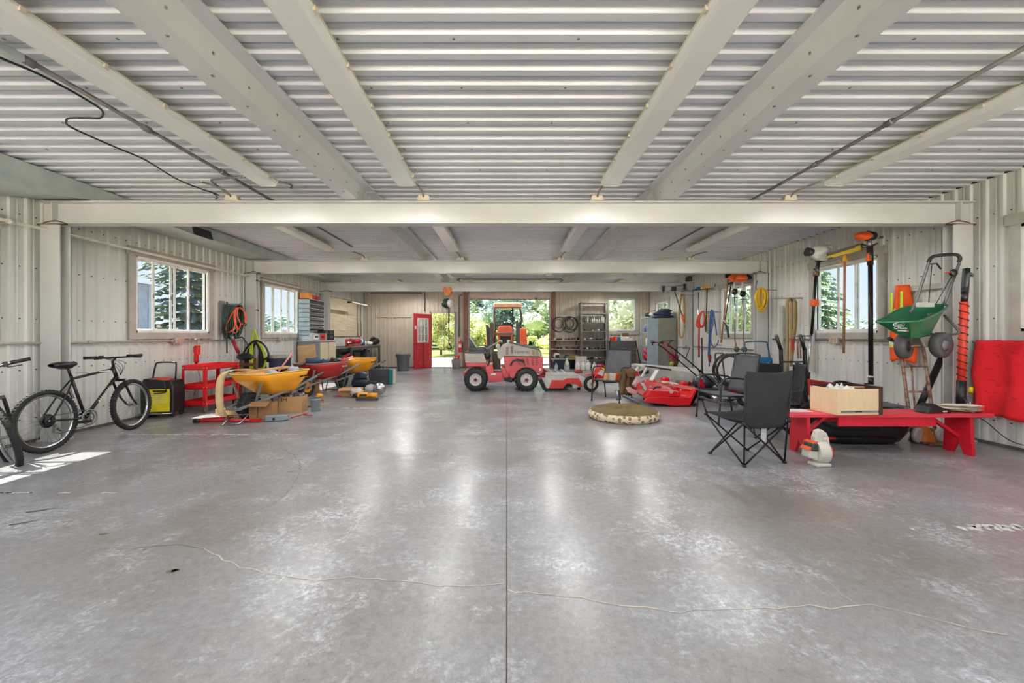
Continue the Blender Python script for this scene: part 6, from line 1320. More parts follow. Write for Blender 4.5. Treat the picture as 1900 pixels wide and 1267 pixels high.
for s_ in (-1, 1): G().tube(sm([(-.26, s_*.16, .2), (-.30, s_*.16, .6), (-.33, s_*.15, .88), (-.30, s_*.12, .93)], 4), .014, 8).ob('handle', DGREY, t)
G().tube([(-.30, -.12, .93), (-.30, .12, .93)], .014, 8).ob('handle_top', DGREY, t)
t = thing('black_hose_coil', 'black pressure hose looped over the washer handle', 'hose', (4.02, 7.2, .6), w=True)
g = G(); random.seed(8)
for i in range(6): g.torus((3.98+.05*random.random(), 7.05+.03*i, .62+.05*random.random()), (.2+.1*i, 1, .1), .24+.02*random.random(), .011, 26, 6, (1, 1.1))
g.tube(sm([(4.1, 7.1, .8), (4.35, 7.1, .78), (4.5, 7.05, .6), (4.2, 7.0, .3)], 5), .011, 6); g.ob('hose', BLACK, t)
t = thing('dark_backpack', 'dark grey folded chair leaning behind the mesh patio chair', 'chair', (4.45, 6.9, .0), .3); G().prism([(-.30, .30), (.10, .22), (.42, .70), (.34, .76), (-.28, .80)], 'y', -.04, .04).ob('fabric', FABRIC, t, .02); G().tube([(-.30, 0, 0), (-.30, 0, .8), (.42, 0, .74), (.1, 0, 0)], .012, 6).ob('frame', BLACKM, t)
# blue step ladder
t = thing('step_stool', 'blue folding step stool standing by the middle right column', 'step stool', (4.98, 8.05, 0), .15)
BT = mat('stool_blue', (40, 96, 140), .35, .2)
G().tube(sm([(-.24, -.12, .0), (-.24, -.1, .7), (-.26, -.08, 1.06), (-.19, -.08, 1.13), (.19, -.08, 1.13), (.25, -.08, 1.06), (.30, -.1, .7), (.36, -.12, 0)], 4), .013, 8).ob('front_frame', BT, t)
G().obox((.05, -.02, .80), (.46, .30, .05)).ob('top_step', BLUE, t, .02); G().obox((.05, -.16, .42), (.42, .18, .03)).ob('lower_step', BLUE, t, .01); G().prism([(-.2, .80), (.3, .80), (.22, .72), (-.14, .72)], 'y', -.18, -.15).ob('step_skirt', BLUE, t, .01)
for x in (-.2, .28): G().tube([(x, -.02, .8), (x*1.1, .22, 0)], .012, 8).ob('rear_leg', BT, t)
G().tube([(.28, -.15, .78), (.29, -.2, 0)], .014, 8).ob('step_leg', BLUE, t)
# mesh patio chair
patio('metal mesh patio chair facing left behind the nearest camping chair', (3.26, 5.92, 0), PI+.08)
# camping chairs
def camp(label, loc, rz):
    t = thing('camping_chair', label, 'chair', loc, rz); m = BLACKM; r = .0085; a, b = .24, .22; h = .42
    FL, FR_, BL, BR = (-a, -b), (a, -b), (-a, b), (a, b)   # facing -y, back at +y
    def st(p, q, nm): G().tube([p, q], r, 7).ob(nm, m, t)
    for (p, q_) in ((FL, FR_), (BL, BR), (FL, BL), (FR_, BR)):
        for (u, v) in ((p, q_), (q_, p)): st((u[0]*1.0, u[1], .01), (v[0]*1.12, v[1]*1.12, h), 'cross_leg')
    for s_ in (-1, 1):
        st((s_*a, b, .005), (s_*a*1.14, b*1.22, .88), 'back_post'); st((s_*a*1.1, -b, h-.02), (s_*a*1.28, -b*1.25, .60), 'arm_post')
        g = G(); g.grid(2, 12, lambda u, v, s_=s_: (s_*(a*1.24+.03*(u-.5)*2), -b*1.35+(b*2.55)*v, .60-.035*math.sin(PI*v)+.02*v)); g.ob('armrest', FABRIC, t, solid=.006)
    for (x, y) in (FL, FR_, BL, BR): G().blob((x, y, .012), (.022, .022, .014), 0, 0, 10, 6).ob('foot', BLACK, t); G().blob((x*1.12, y*1.12, h), (.018, .018, .018), 0, 0, 8, 6).ob('joint', BLACK, t)
    g = G(); g.grid(12, 12, lambda u, v: ((-a*1.13+2.26*a*u), -b*1.16+2.28*b*v, h+.01-.075*math.sin(PI*u)*math.sin(PI*v)**.7+.015*abs(2*u-1)*abs(2*v-1))); g.ob('seat', FABRIC, t, solid=.004)
    def bk(u, v):
        z = .37+.55*v; y = b*1.02+.06*v+.06*math.sin(PI*u)*(1-.5*v); wd = a*(1.02+.13*v)
        return (-wd+2*wd*u, y+.006*noise.noise(Vector((u*7, v*7, 1))), z-.018*math.sin(PI*u)*(v > .9))
    g = G(); g.grid(14, 16, bk); g.ob('backrest', FABRIC, t, solid=.004)
    G().box(-.03, .03, b*.95, b*.98, .20, .36).ob('care_label', WHITE, t)
    return t
camp('nearest black camping chair, back to the camera, white tag hanging below', (2.44, 4.07, 0), PI+.245)
camp('second black camping chair behind, between the nearest one and the hand truck', (3.34, 5.0, 0), -2.0)
t = thing('black_hand_truck', 'black hand truck with two grips standing behind the red bench', 'hand truck', (0, 0, 0), w=True)
t.location = (3.9, 5.35, 0); t.matrix_world = Matrix.Translation((3.9, 5.35, 0))
for x in (3.70, 4.02): G().bar((x, 5.35, .1), (x, 5.38, 1.08), .045, .03).ob('rail', BLACKM, t, .004); G().cyl((x, 5.38, 1.06), (x-.09, 5.34, 1.26), .022).ob('grip', BLACK, t)
for z in (.3, .62, .9): G().bar((3.70, 5.37, z), (4.02, 5.37, z), .03, .02).ob('cross_bar', BLACKM, t)
for x in (3.66, 4.06): G().lathe([(.001, -.03), (.08, -.03), (.125, -.03), (.13, 0), (.125, .03), (.08, .03), (.001, .03)], (x, 5.42, .13), (1, 0, 0), 20).ob('wheel', RUBBER, t)
G().box(3.72, 4.0, 5.18, 5.36, .01, .025).ob('toe_plate', BLACKM, t)
# red machine behind bench (left)
t = thing('red_implement', 'dark red implement partly hidden behind the box on the bench', 'implement', (4.3, 5.7, 0), w=True)
G().prism(poly([(1500, 703), (1562, 712), (1600, 724), (1600, 790), (1500, 790)], 5.6), 'y', 5.6, 5.75).ob('body', mat('maroon_red', (170, 28, 26), .45), t, .02)
G().tube(sm([P(1545, 712, 5.5), P(1560, 708, 5.5), P(1590, 716, 5.5), P(1625, 740, 5.5)], 4), .02, 6).ob('black_hose', BLACK, t)
for i in range(6): G().blob(P(1499+i*6, 740+5*(i % 3), 5.52), (.05, .05, .05), .3, i).ob('fitting', RUST if i % 2 else GREYM, t)
# ---------------- red bench ----------------
t = thing('wooden_bench', 'long bright red painted wooden bench with board legs', 'bench', (4.0, 4.27, 0), w=True)
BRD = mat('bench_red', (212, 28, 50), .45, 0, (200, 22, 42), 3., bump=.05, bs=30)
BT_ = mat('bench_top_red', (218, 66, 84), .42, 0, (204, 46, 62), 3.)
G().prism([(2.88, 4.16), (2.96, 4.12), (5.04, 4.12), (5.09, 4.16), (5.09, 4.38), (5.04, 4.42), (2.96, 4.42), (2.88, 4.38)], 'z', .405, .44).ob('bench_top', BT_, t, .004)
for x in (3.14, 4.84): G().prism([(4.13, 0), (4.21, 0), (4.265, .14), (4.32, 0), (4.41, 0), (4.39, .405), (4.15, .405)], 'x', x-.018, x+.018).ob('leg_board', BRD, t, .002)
for a, b in (((3.16, .18), (3.42, .405)), ((4.82, .18), (4.50, .405))):
    G().bar((a[0], 4.27, a[1]), (b[0], 4.27, b[1]), .05, .03).ob('brace', BRD, t, .002)
for y in (4.155, 4.385): G().box(3.45, 4.46, y-.012, y+.012, .31, .405).ob('apron', BRD, t, .002)
t = thing('drawer_box', 'beige drawer box with a dark brown face resting on the red bench', 'drawer', (3.60, 4.25, .4405), .06)
for a in ((-.24, .21, -.17, -.155, 0, .265), (-.24, .21, .155, .17, 0, .265), (-.24, -.225, -.155, .155, 0, .265), (-.225, .21, -.155, .155, .005, .012)): G().box(*a).ob('side_panel', BEIGE, t, .001)
G().box(.21, .235, -.19, .19, -.0, .29).ob('drawer_front', DBROWN, t, .002); G().box(-.2, .21, -.177, -.171, .025, .045).ob('slide_rail', CHROME, t); G().box(-.05, .02, -.179, -.176, .03, .04).ob('slide_stop', BLACK, t)
G().box(-.24, .21, .14, .155, .25, .285).ob('dark_rear_rail', DBROWN, t)
t = thing('crumpled_paper', 'crumpled white paper sticking out of the drawer box', 'paper', (3.50, 4.20, .66)); g = G(); g.grid(10, 8, lambda u, v: (-.12+.24*u, -.08+.16*v, .07*noise.noise(Vector((u*5, v*5, 1)))+.04)); g.ob('sheet', WHITE, t, solid=.003); G().cyl((.05, .0, .05), (.28, .02, .045), .012).ob('wooden_rod', PLY, t)
t = thing('paper_sheet', 'pinkish papers lying flat on the left end of the red bench', 'paper', (3.12, 4.29, .4405)); G().box(-.16, .13, -.06, .06, 0, .006).ob('sheets', mat('paper_pink', (234, 206, 210), .6), t); G().box(-.12, .10, -.03, .07, .0065, .010).ob('sheets', WHITE, t)
t = thing('battery_charger', 'black battery charger on the right part of the red bench', 'charger', (4.50, 4.22, .4405), .15)
G().prism([(-.14, 0), (.16, 0), (.17, .03), (.05, .06), (-.04, .10), (-.10, .07)], 'y', -.06, .07).ob('body', BLACK, t, .012); G().box(.05, .10, -.066, -.058, .012, .026).ob('label', OFFW, t); G().tube(sm([(.16, 0, .02), (.3, -.08, .012), (.5, -.1, .012)], 4), .004, 5).ob('cord', BLACK, t)
t = thing('work_gloves', 'stack of flat pale work gloves on the right end of the red bench', 'gloves', (4.84, 4.27, .4405), -.1); GLV = mat('glove_hide', (222, 214, 196), .8, 0, (202, 192, 170), 6.)
random.seed(5)
for i in range(5):
    g = G(); o_ = Vector((random.uniform(-.02, .03), random.uniform(-.02, .02), .012+.015*i)); a = random.uniform(-.12, .12)
    g.m = Matrix.Translation(o_) @ Matrix.Rotation(a, 4, 'Z') @ Matrix.Diagonal((1, 1, .16, 1)).to_4x4()
    g.blob((-.06, 0, 0), (.13, .07, .05), .08, i, 14, 8)
    for k in range(4): g.tube([(.04, -.048+.032*k, 0), (.13+.01*(k in (1, 2)), -.055+.036*k, 0), (.175+.015*(k in (1, 2)), -.058+.038*k, 0)], [.022, .02, .012], 7)
    g.tube([(-.02, -.06, 0), (.05, -.10, 0)], [.02, .014], 7); g.ob('glove', GLV, t)
t = thing('extension_cord', 'thin black cord running from the bench to the right edge', 'cord', (5.2, 4.3, .3), w=True); G().tube(sm([P(1812, 772, 4.2), P(1832, 784, 4.28), P(1860, 808, 4.32), P(1885, 822, 4.3), P(1930, 832, 4.2)], 4), .005, 5).ob('cord', BLACK, t)
# leaf blower
t = thing('leaf_blower', 'cream and orange handheld leaf blower standing on the floor by the bench', 'leaf blower', (3.02, 3.88, 0), .1)
BWH = mat('blower_cream', (220, 217, 204), .4, 0, (208, 204, 190), 5.)
G().lathe([(.001, -.05), (.085, -.05), (.10, -.045), (.104, -.02), (.104, .045), (.095, .055), (.001, .055)], (.03, 0, .125), (1, -.25, 0), 26, False).ob('fan_housing', BWH, t); G().box(-.08, .07, -.09, .03, 0, .03).ob('foot', BWH, t, .01)
G().lathe([(.001, 0), (.03, .006), (.065, 0), (.07, -.03), (.07, -.04)], Vector((.03, 0, .125))+Vector((1, -.25, 0)).normalized()*.085, (1, -.25, 0), 16).ob('intake_grille', ORANGE, t)
g = G()
for k in range(3):
    for j in range(2): g.obox((.118+.002*j, -.055+.03*k-.0, .10+.045*j), (.006, .006, .03))
g.ob('grille_slot', BLACK, t)
G().prism([(-.13, .08), (-.03, .05), (-.02, .14), (-.05, .2), (-.12, .16)], 'y', -.05, .05).ob('motor_base', BWH, t, .015); G().prism([(-.12, .15), (-.04, .14), (-.04, .22), (-.10, .22)], 'y', -.065, .05).ob('motor_cover', DGREY, t, .012); G().prism([(-.14, .155), (-.11, .15), (-.09, .225), (-.05, .235), (-.05, .225), (-.08, .215)], 'y', -.055, .055).ob('orange_trim', ORANGE, t, .004)
G().prism([(-.045, .06), (.05, .05), (.045, .2), (.04, .26), (.055, .28), (.075, .26), (.09, .16), (.12, .17), (.105, .26), (.08, .31), (.03, .345), (-.02, .335), (-.045, .27)], 'y', -.028, .028).ob('handle', BWH, t, .014); G().cyl((.08, .06, .17), (.22, .20, .17), .038, .034).ob('blower_tube', BLACK, t); G().blob((.07, 0, .25), (.035, .03, .03), .05).ob('fuel_cap', BWH, t)
# black sled, orange cone, stick under the bench
t = thing('utility_sled', 'big black plastic sled tub lying behind and under the red bench', 'sled', (4.15, 4.85, 0), -.05)
g = G(); rg = []
for z, k in ((.0, .72), (.03, .82), (.15, .93), (.36, 1.0), (.38, 1.03)):
    rg.append([Vector((math.copysign(abs(math.cos(a))**.55, math.cos(a))*.62*k-(1-k)*.15, math.copysign(abs(math.sin(a))**.6, math.sin(a))*.33*k, z)) for a in [2*PI*i/36 for i in range(36)]])
g.add([v for r in rg for v in r], [(i*36+j, i*36+(j+1) % 36, (i+1)*36+(j+1) % 36, (i+1)*36+j) for i in range(4) for j in range(36)]+[tuple(range(36))], True); g.ob('tub', mat('sled_black', (30, 34, 40), .25, coat=.3), t, solid=.008)
G().cyl((.35, -.325, .25), (.35, -.335, .25), .025).ob('grommet', GREYM, t); g = G(); g.grid(8, 6, lambda u, v: (-.1+.6*u, -.25+.5*v, .43+.05*math.sin(PI*u)*math.sin(PI*v))); g.ob('grey_cover', mat('cover_grey', (104, 104, 106), .6), t, solid=.01)
t = thing('long_handle_tool', 'long black pole with a red label lying under the red bench', 'pole', (3.6, 4.45, .2), w=True); G().cyl((3.32, 4.46, .10), (4.32, 4.44, .115), .016).ob('pole', BLACKM, t); G().cyl((3.55, 4.4555, .104), (3.67, 4.453, .106), .0172).ob('red_label', RED, t); G().cyl((3.30, 4.46, .06), (3.34, 4.46, .13), .03).ob('end_cap', BLACK, t)
t = thing('orange_scoop', 'small orange-brown plastic scoop in the shadow under the bench', 'scoop', (4.92, 4.72, 0)); g = G(); g.lathe([(.001, .2), (.05, .18), (.10, .08), (.12, 0)], n=16); g.ob('cone', mat('dull_orange', (206, 120, 36), .5), t)
# rusty hand truck, spreader
t = thing('rusty_hand_truck', 'rusty steel hand truck leaning under the green spreader', 'hand truck', (4.93, 4.80, 0), w=True)
for i, x in enumerate((4.80, 5.08)):
    G().tube(sm([(x, 4.72, .06), (x, 4.78, .5), (x, 4.84, .95), (x-.02, 4.84, 1.08), (x-.12, 4.78, 1.16), (x-.24, 4.72, 1.20)], 4), .017, 8).ob('rail', RUST, t)
    G().lathe([(.001, -.02), (.06, -.02), (.085, -.025), (.09, 0), (.085, .025), (.06, .02), (.001, .02)], (x+.0, 4.66, .09), (.35, -1, 0), 20).ob('wheel', LGREY, t)
for z in (.35, .58, .88): G().cyl((4.80, 4.72+.12*z, z), (5.08, 4.72+.12*z, z), .012).ob('cross_bar', RUST, t)
G().cyl((4.88, 4.76, .30), (4.90, 4.83, .9), .010).ob('middle_rod', RUST, t); G().box(4.80, 5.10, 4.52, 4.70, .005, .02).ob('toe_plate', RUST, t)
for x in (4.55,): G().cyl((x, 4.71, 1.20), (x-.05, 4.69, 1.22), .02).ob('grip', BLACK, t)
t = thing('black_pipe', 'thick black pipe leaning behind the rusty hand truck', 'pipe', (5.1, 4.9, .8), w=True); G().cyl(P(1697, 775, 4.95), P(1751, 655, 5.05), .035).ob('pipe', BLACKM, t)
t = thing('seed_spreader', 'green broadcast spreader hung high on the right wall beside the column', 'spreader', (4.9, 4.55, 1.3), w=True)
d = 4.75; hop = [(1628, 599), (1634, 596), (1752, 573), (1745, 592), (1722, 622), (1700, 627), (1672, 622)]
def hp(x, y, d): return P(x, y, d*.93)
top = [hp(1628, 598, 4.7), hp(1640, 590, 5.0), hp(1680, 570, 5.25), hp(1752, 565, 5.15), hp(1751, 575, 4.85), hp(1712, 594, 4.55), hp(1690, 597, 4.5)]
bot = [hp(1664, 619, 4.75), hp(1668, 616, 4.9), hp(1690, 612, 5.02), hp(1728, 612, 5.0), hp(1728, 617, 4.85), hp(1705, 626, 4.65), hp(1690, 627, 4.65)]
g = G(); n = 7; g.add(top+bot, [(i, (i+1) % n, n+(i+1) % n, n+i) for i in range(n)]+[tuple(range(n, 2*n))]); hpp = g.ob('hopper', GREEN, t, solid=.008)
g = G(); g.tube(sm(top, 3, True), .012, 6, True); g.ob('hopper_rim', GREEN, hpp)
mw_ = Matrix.Translation(P(1668, 607, 4.245)) @ Matrix.Rotation(-.10, 4, 'Z') @ Matrix.Rotation(PI/2-.25, 4, 'X')
text('Scotts', .030, WHITE, t, Matrix.Translation(P(1668, 602.5, 4.222)) @ Matrix.Rotation(.0, 4, 'Z') @ Matrix.Rotation(PI/2, 4, 'X')); text('Turf Builder', .031, WHITE, t, Matrix.Translation(P(1671, 609, 4.241)) @ Matrix.Rotation(PI/2, 4, 'X'))
G().torus(P(1668, 602.5, 4.227), (0, 1, 0), .05, .003, 28, 4, (1.15, .45)).ob('logo_oval', WHITE, t); G().bar(P(1665, 613, 4.269), P(1682, 614, 4.269), .002, .012).ob('lettering_bar', WHITE, t); G().bar(P(1683, 614, 4.269), P(1686, 614, 4.269), .002, .014).ob('lettering_bar', RED, t)
HDL = mat('handle_grey', (96, 98, 96), .35, .5)
G().tube(sm([hp(1688, 580, 5.0), hp(1697, 566, 5.0), hp(1721, 495, 5.0), hp(1726, 480, 5.0), hp(1738, 474, 5.0), hp(1772, 472, 5.0), hp(1781, 478, 5.0), hp(1780, 488, 5.0), hp(1751, 566, 5.0)], 4), .014, 8).ob('handle', HDL, t)
G().tube(sm([hp(1723, 486, 5.0), hp(1728, 478, 5.0), hp(1740, 474, 5.0), hp(1772, 472, 5.0), hp(1781, 478, 5.0), hp(1779, 486, 5.0)], 4), .019, 8).ob('grip', BLACK, t); G().tube([hp(1727, 490, 4.97), hp(1738, 489, 4.95), hp(1746, 499, 4.95)], .010, 6).ob('trigger', BLACK, t)
G().blob(hp(1769, 506, 4.97), (.045, .03, .045), .05).ob('control_box', BLACK, t); G().bar(hp(1755, 506, 4.96), hp(1765, 504, 4.96), .014, .014).ob('red_lever', RED, t)
for a, b in (((1729, 492), (1723, 565)), ((1766, 512), (1736, 565))): G().tube([hp(*a, 4.97), hp(*b, 4.97)], .004, 5).ob('cable', BLACK, t)
G().tube(sm([hp(1722, 616, 4.9), hp(1735, 620, 4.9), hp(1772, 620, 4.9), hp(1778, 613, 4.9), hp(1752, 585, 5.05)], 4), .013, 8).ob('kickstand', HDL, t)
for x, y, dd, ax in ((1677, 642, 4.51, (.55, -1, 0)), (1746, 640, 4.45, (.3, -1, 0))):
    g = G(); c = P(x, y, dd); ax = Vector(ax).normalized(); g.lathe([(.06, -.05), (.12, -.05), (.142, -.03), (.142, .03), (.12, .05), (.06, .04)], c, ax, 28); w_ = g.ob('wheel', mat('wheel_grey', (74, 74, 76), .6), t)
    G().lathe([(.001, .045), (.05, .045), (.055, .03), (.10, .02), (.10, -.02), (.001, -.02)], c, ax, 20).ob('wheel_hub', mat('wheel_hub', (120, 122, 124), .4) if x > 1700 else BLACK, w_)
G().tube([P(1677, 642, 4.510), P(1746, 640, 4.510)], .012, 8).ob('axle', RUST, t); G().prism(poly([(1690, 626), (1724, 620), (1718, 640), (1700, 645)], 4.56), 'y', 4.46, 4.58).ob('gear_housing', mat('gear_grey', (124, 120, 112), .5, .2), t, .01)
G().box(P(1695, 0, 4.604).x, P(1728, 0, 4.604).x, 4.57, 4.58, 1.58, 1.63).ob('rate_plate', LGREY, t); G().cyl((4.95, 4.68, 1.50), (5.56, 5.05, 1.55), .012).ob('wall_hook', GREYM, t)
# hi-vis jacket on the wall
t = thing('safety_jacket', 'orange safety jacket with yellow-silver bands hanging on the right wall', 'jacket', (5.5, 5.5, 1.5), w=True)
def jack(u, v):  # along wall u (0 far/left .. 1 near/right)
    wdt = .14+.24*min(1, v*1.8)**1.2 if v < .55 else .38-.05*(v-.6)
    return (5.535-.10*math.sin(PI*u)-.025*abs(math.sin(u*9+v*2)), 5.54+wdt*.5-wdt*u, 1.95-1.05*v-.02*math.sin(u*8)*(v > .9))
g = G(); g.grid(18, 24, jack); g.ob('jacket_cloth', HIVIS, t, solid=.015)
def band(f0, f1, nm, m, off):
    g = G(); g.grid(14, 2, lambda u, v: (lambda p: (p[0]-off, p[1], p[2]))(jack(.04+.92*u, f0(u)+(f1(u)-f0(u))*v))); g.ob(nm, m, t)
for f0 in (lambda u: .30+.35*abs(u-.5), lambda u: .72): band(lambda u, f0=f0: f0(u), lambda u, f0=f0: f0(u)+.10, 'reflective_band', HIYEL, .020); band(lambda u, f0=f0: f0(u)+.03, lambda u, f0=f0: f0(u)+.07, 'silver_strip', WHITE, .026)
for y in (5.44, 5.58): g = G(); g.grid(2, 12, lambda u, v, y=y: (5.405-.0*u, y+.04*u, 1.86-.42*v)); g.ob('reflective_band', HIYEL, t, solid=.004)
# wall hook strip behind
t = thing('hook_rail', 'pale wooden hook rail on the right wall above the spreader', 'rail', (5.55, 5.1, 1.9), w=True); G().box(5.535, 5.56, 4.95, 5.55, 1.86, 1.93).ob('rail', LGREY, t)
# spiral wrapped red pole and handle
t = thing('spiral_pole', 'red pole wrapped with a black spiral cord standing by the nearest right column', 'pole', (5.2, 4.6, .4), w=True)
p0, p1 = P(1784, 706, 4.6), P(1789, 560, 4.6); dv = (p1-p0)
G().cyl(p0, p1, .036).ob('shaft', mat('pole_red', (232, 70, 48), .4), t); G().cyl(P(1782.5, 762, 4.6), P(1784, 706, 4.6), .042).ob('foam_grip', BLACK, t); G().cyl(p1, P(1791, 541, 4.6), .03).ob('neck', BLACK, t)
a_, b_2 = frame(dv); g = G(); n = 11; g.tube([p0+dv*(i/(n*10))+(a_*math.cos(2*PI*i/10)+b_2*math.sin(2*PI*i/10))*.040 for i in range(n*10+1)], .005, 5); g.ob('spiral_cord', BLACK, t)
g = G(); g.bar(P(1790, 545, 4.6), P(1793, 498, 4.62), .05, .04); g.ob('head', BLACKM, t); G().tube(sm([P(1786, 536, 4.55), P(1793, 530, 4.5), P(1797, 508, 4.5), P(1805, 512, 4.5)], 4), .016, 6).ob('hook_blade', DGREY, t)
G().tube([P(1788, 738, 4.55), P(1793, 742, 4.52), P(1790, 755, 4.52)], .010, 6).ob('hand_loop', BLACK, t)
t = thing('steel_rod', 'slim silver rod with a yellow tip behind the spiral pole', 'rod', (5.35, 4.7, .8), w=True); G().cyl((5.24, 4.50, 0), P(1802, 720, 4.6), .012).ob('rod', CHROME, t); G().cyl(P(1801, 728, 4.59), P(1802, 718, 4.6), .018).ob('tip', YEL2, t)
# red blanket over the conduit
t = thing('red_blanket', 'bright red blanket hung over the conduit on the right wall', 'blanket', (5.5, 4.2, 1.2), w=True)
g = G(); g.grid(50, 20, lambda u, v: (5.50-.035*(1+math.sin(u*20+v*1.2))*(.4+v*.7)-.02*noise.noise(Vector((u*8, v*3, 0))), 4.65-1.05*u+.03*math.sin(v*5)*(u < .1), 1.20-.83*v-.05*noise.noise(Vector((u*4, 0, 5)))*v-.06*u*v))
g.ob('blanket_cloth', REDCL, t, solid=.012)
g = G(); random.seed(21)
for i in range(26):
    u, v = random.uniform(.05, .9), random.uniform(.06, .75); c = Vector((5.405-.03*v, 4.65-1.05*u, 1.20-.83*v)); l = random.uniform(.03, .07)
    g.tube([c, c+Vector((0, -l*.4, .012)), c+Vector((0, -l*.6, -.004)), c+Vector((0, -l, .006))], .0025, 4)
g.ob('pen_marks', mat('pen_mark', (120, 8, 20), .8), t, stuff=True)
# ------------- long tools by the window -------------
t = thing('pole_saw', 'pole saw with a white engine head leaning left of the right window', 'pole saw', (5.3, 6.9, 1.5), w=True)
d = 6.75
G().blob(P(1521, 469, d), (.16, .10, .13), .06, 2, 14, 10).ob('engine', WHITE, t); G().cyl(P(1497, 467, d), P(1507, 468, d), .075, .06).ob('starter', BLACK, t); G().tube(sm([P(1521, 457, d), P(1538, 456, d), P(1543, 462, d), P(1533, 470, d)], 4), .018, 6).ob('guard', LGREY, t); G().blob(P(1528, 478, d), (.07, .05, .06), .1, 5).ob('fuel_tank', OFFW, t)
G().cyl(P(1519, 484, d), P(1514, 512, d), .030).ob('grip', BLACK, t); G().cyl(P(1515, 504, d), P(1514, 512, d), .045).ob('collar', BROWNC, t); G().cyl(P(1514, 512, d), P(1506, 620, d), .022).ob('upper_shaft', BLACKM, t); G().box(P(1504, 0, d).x, P(1515, 0, d).x, d-.06, d+.02, P(0, 568, d).z, P(0, 556, d).z).ob('clamp', ORANGE, t, .008)
G().cyl(P(1506, 620, d), P(1498, 692, d), .016).ob('lower_shaft', CHROME, t); G().cyl(P(1499, 690, d), P(1498, 703, d), .034).ob('coupler', BLACK, t); G().cyl(P(1498, 703, d), P(1497, 716, d), .022).ob('gearhead', CHROME, t); G().blob(P(1497, 720, d), (.05, .04, .06), .2).ob('saw_head', GREYM, t); G().tube([P(1512, 484, d), P(1521, 486, d), P(1530, 484, d)], .01, 6).ob('strap_loop', BLACK, t)
G().cyl(P(1521, 466, d), (5.56, d+.1, P(0, 466, d).z), .012).ob('wall_hook', GREYM, t)
t = thing('push_broom', 'push broom with yellow and black bristles hung over the right window', 'broom', (5.3, 6.3, 2), w=True); d = 6.3
G().bar(P(1537, 477, 6.5), P(1599, 459, 6.1), .06, .075).ob('brush_bristles', mat('bristle_yellow', (206, 176, 40), .7), t); G().bar(P(1536, 473, 6.5), P(1600, 454, 6.1), .07, .045).ob('brush_back', mat('brush_dark', (74, 70, 62), .6), t); G().bar(P(1538, 481, 6.49), P(1572, 471, 6.28), .062, .03).ob('bristle_row', BLACK, t)
G().cyl(P(1567.5, 474, d), P(1567, 486, d), .024).ob('socket', YELLOW, t); G().cyl(P(1567.5, 484, d), P(1565.5, 655, 6.32), .017).ob('broom_handle', mat('handle_wood', (176, 122, 82), .5), t); G().tube([P(1556, 483, d), P(1566, 492, d), P(1578, 474, d)], .008, 5).ob('brace_wire', YELLOW, t)
t = thing('pole_pruner', 'long black pole pruner with an orange engine head, right of the broom', 'pole saw', (5.3, 5.9, 1.8), w=True); d = 5.9
G().blob(P(1602, 438, d), (.12, .09, .065), .05, 3, 14, 10).ob('engine', ORANGE, t); G().cyl(P(1609, 438, d), P(1622, 438, d), .075, .06).ob('starter', BLACK, t); G().cyl(P(1613, 446, d), P(1613, 458, d), .03).ob('clutch', GREYM, t); G().tube(sm([P(1599, 452, d), P(1612, 457, d), P(1626, 452, d)], 3), .012, 6).ob('guard', BLACK, t)
G().cyl(P(1614, 457, d), P(1615, 492, d), .038).ob('grip', BLACK, t); G().cyl(P(1611, 470, d), P(1611, 485, d), .022).ob('trigger', ORANGE, t); G().blob(P(1613, 482, d), (.05, .04, .03), 0).ob('orange_collar', ORANGE, t); G().cyl(P(1615, 490, d), P(1616, 700, d), .030).ob('shaft', BLACKM, t); G().cyl(P(1616, 697, d), P(1616, 700, d), .032).ob('band', WHITE, t); G().cyl(P(1616, 700, d), P(1616, 713, d), .034).ob('gearhead', BLACK, t); G().obox(P(1610, 712, d), (.08, .03, .02)).ob('saw_mount', BLACK, t); G().cyl(P(1626, 440, d), (5.56, d, P(0, 440, d).z), .02).ob('wall_hook', GREYM, t)
# straps, levels near the middle right column
t = thing('webbing_strap', 'tan webbing strap looped on a hook between the middle column and the window', 'strap', (5.45, 7.7, 1.9), w=True)
def wp(x, y): return P(x, y, 7.45)
for x, y1 in ((1461, 690), (1468, 680)):
    g = G(); pts = sm([wp(x, y1), wp(x, 600), wp(x+.5, 560), wp(x+4, 553), wp(x+8, 560)], 4); w_ = .028
    g.add([v for p in pts for v in (p-Vector((w_, 0, 0)), p+Vector((w_, 0, 0)))], [(2*i, 2*i+1, 2*i+3, 2*i+2) for i in range(len(pts)-1)], True); g.ob('strap', STRAP, t, solid=.008)
g = G(); pts = sm([wp(1474, 560), wp(1474, 600), wp(1469, 640), wp(1467, 672)], 4); g.add([v for p in pts for v in (p-Vector((.035, .02, 0)), p+Vector((.035, -.02, 0)))], [(2*i, 2*i+1, 2*i+3, 2*i+2) for i in range(len(pts)-1)], True); g.ob('strap', STRAP, t, solid=.008)
G().box(wp(1465, 0).x, wp(1471, 0).x, 7.40, 7.42, wp(0, 650).z, wp(0, 628).z).ob('red_marking', mat('strap_red', (196, 70, 50), .7), t); G().cyl((5.0, 7.45, 1.95), (5.56, 7.5, 1.96), .012).ob('hook', GREYM, t)
t = thing('hand_clamp', 'small brown clamps hanging right of the webbing strap', 'clamp', (5.3, 7.3, 1.2), w=True)
for x in (1479, 1484, 1489): G().tube(sm([P(x, 625, 7.3), P(x+3, 622, 7.3), P(x+4, 632, 7.3), P(x+1, 640, 7.3), P(x+2, 665, 7.3)], 3), .012, 6).ob('clamp_arm', RUST, t); 
G().cyl((5.2, 7.3, 1.24), (5.56, 7.3, 1.25), .01).ob('hook', GREYM, t)
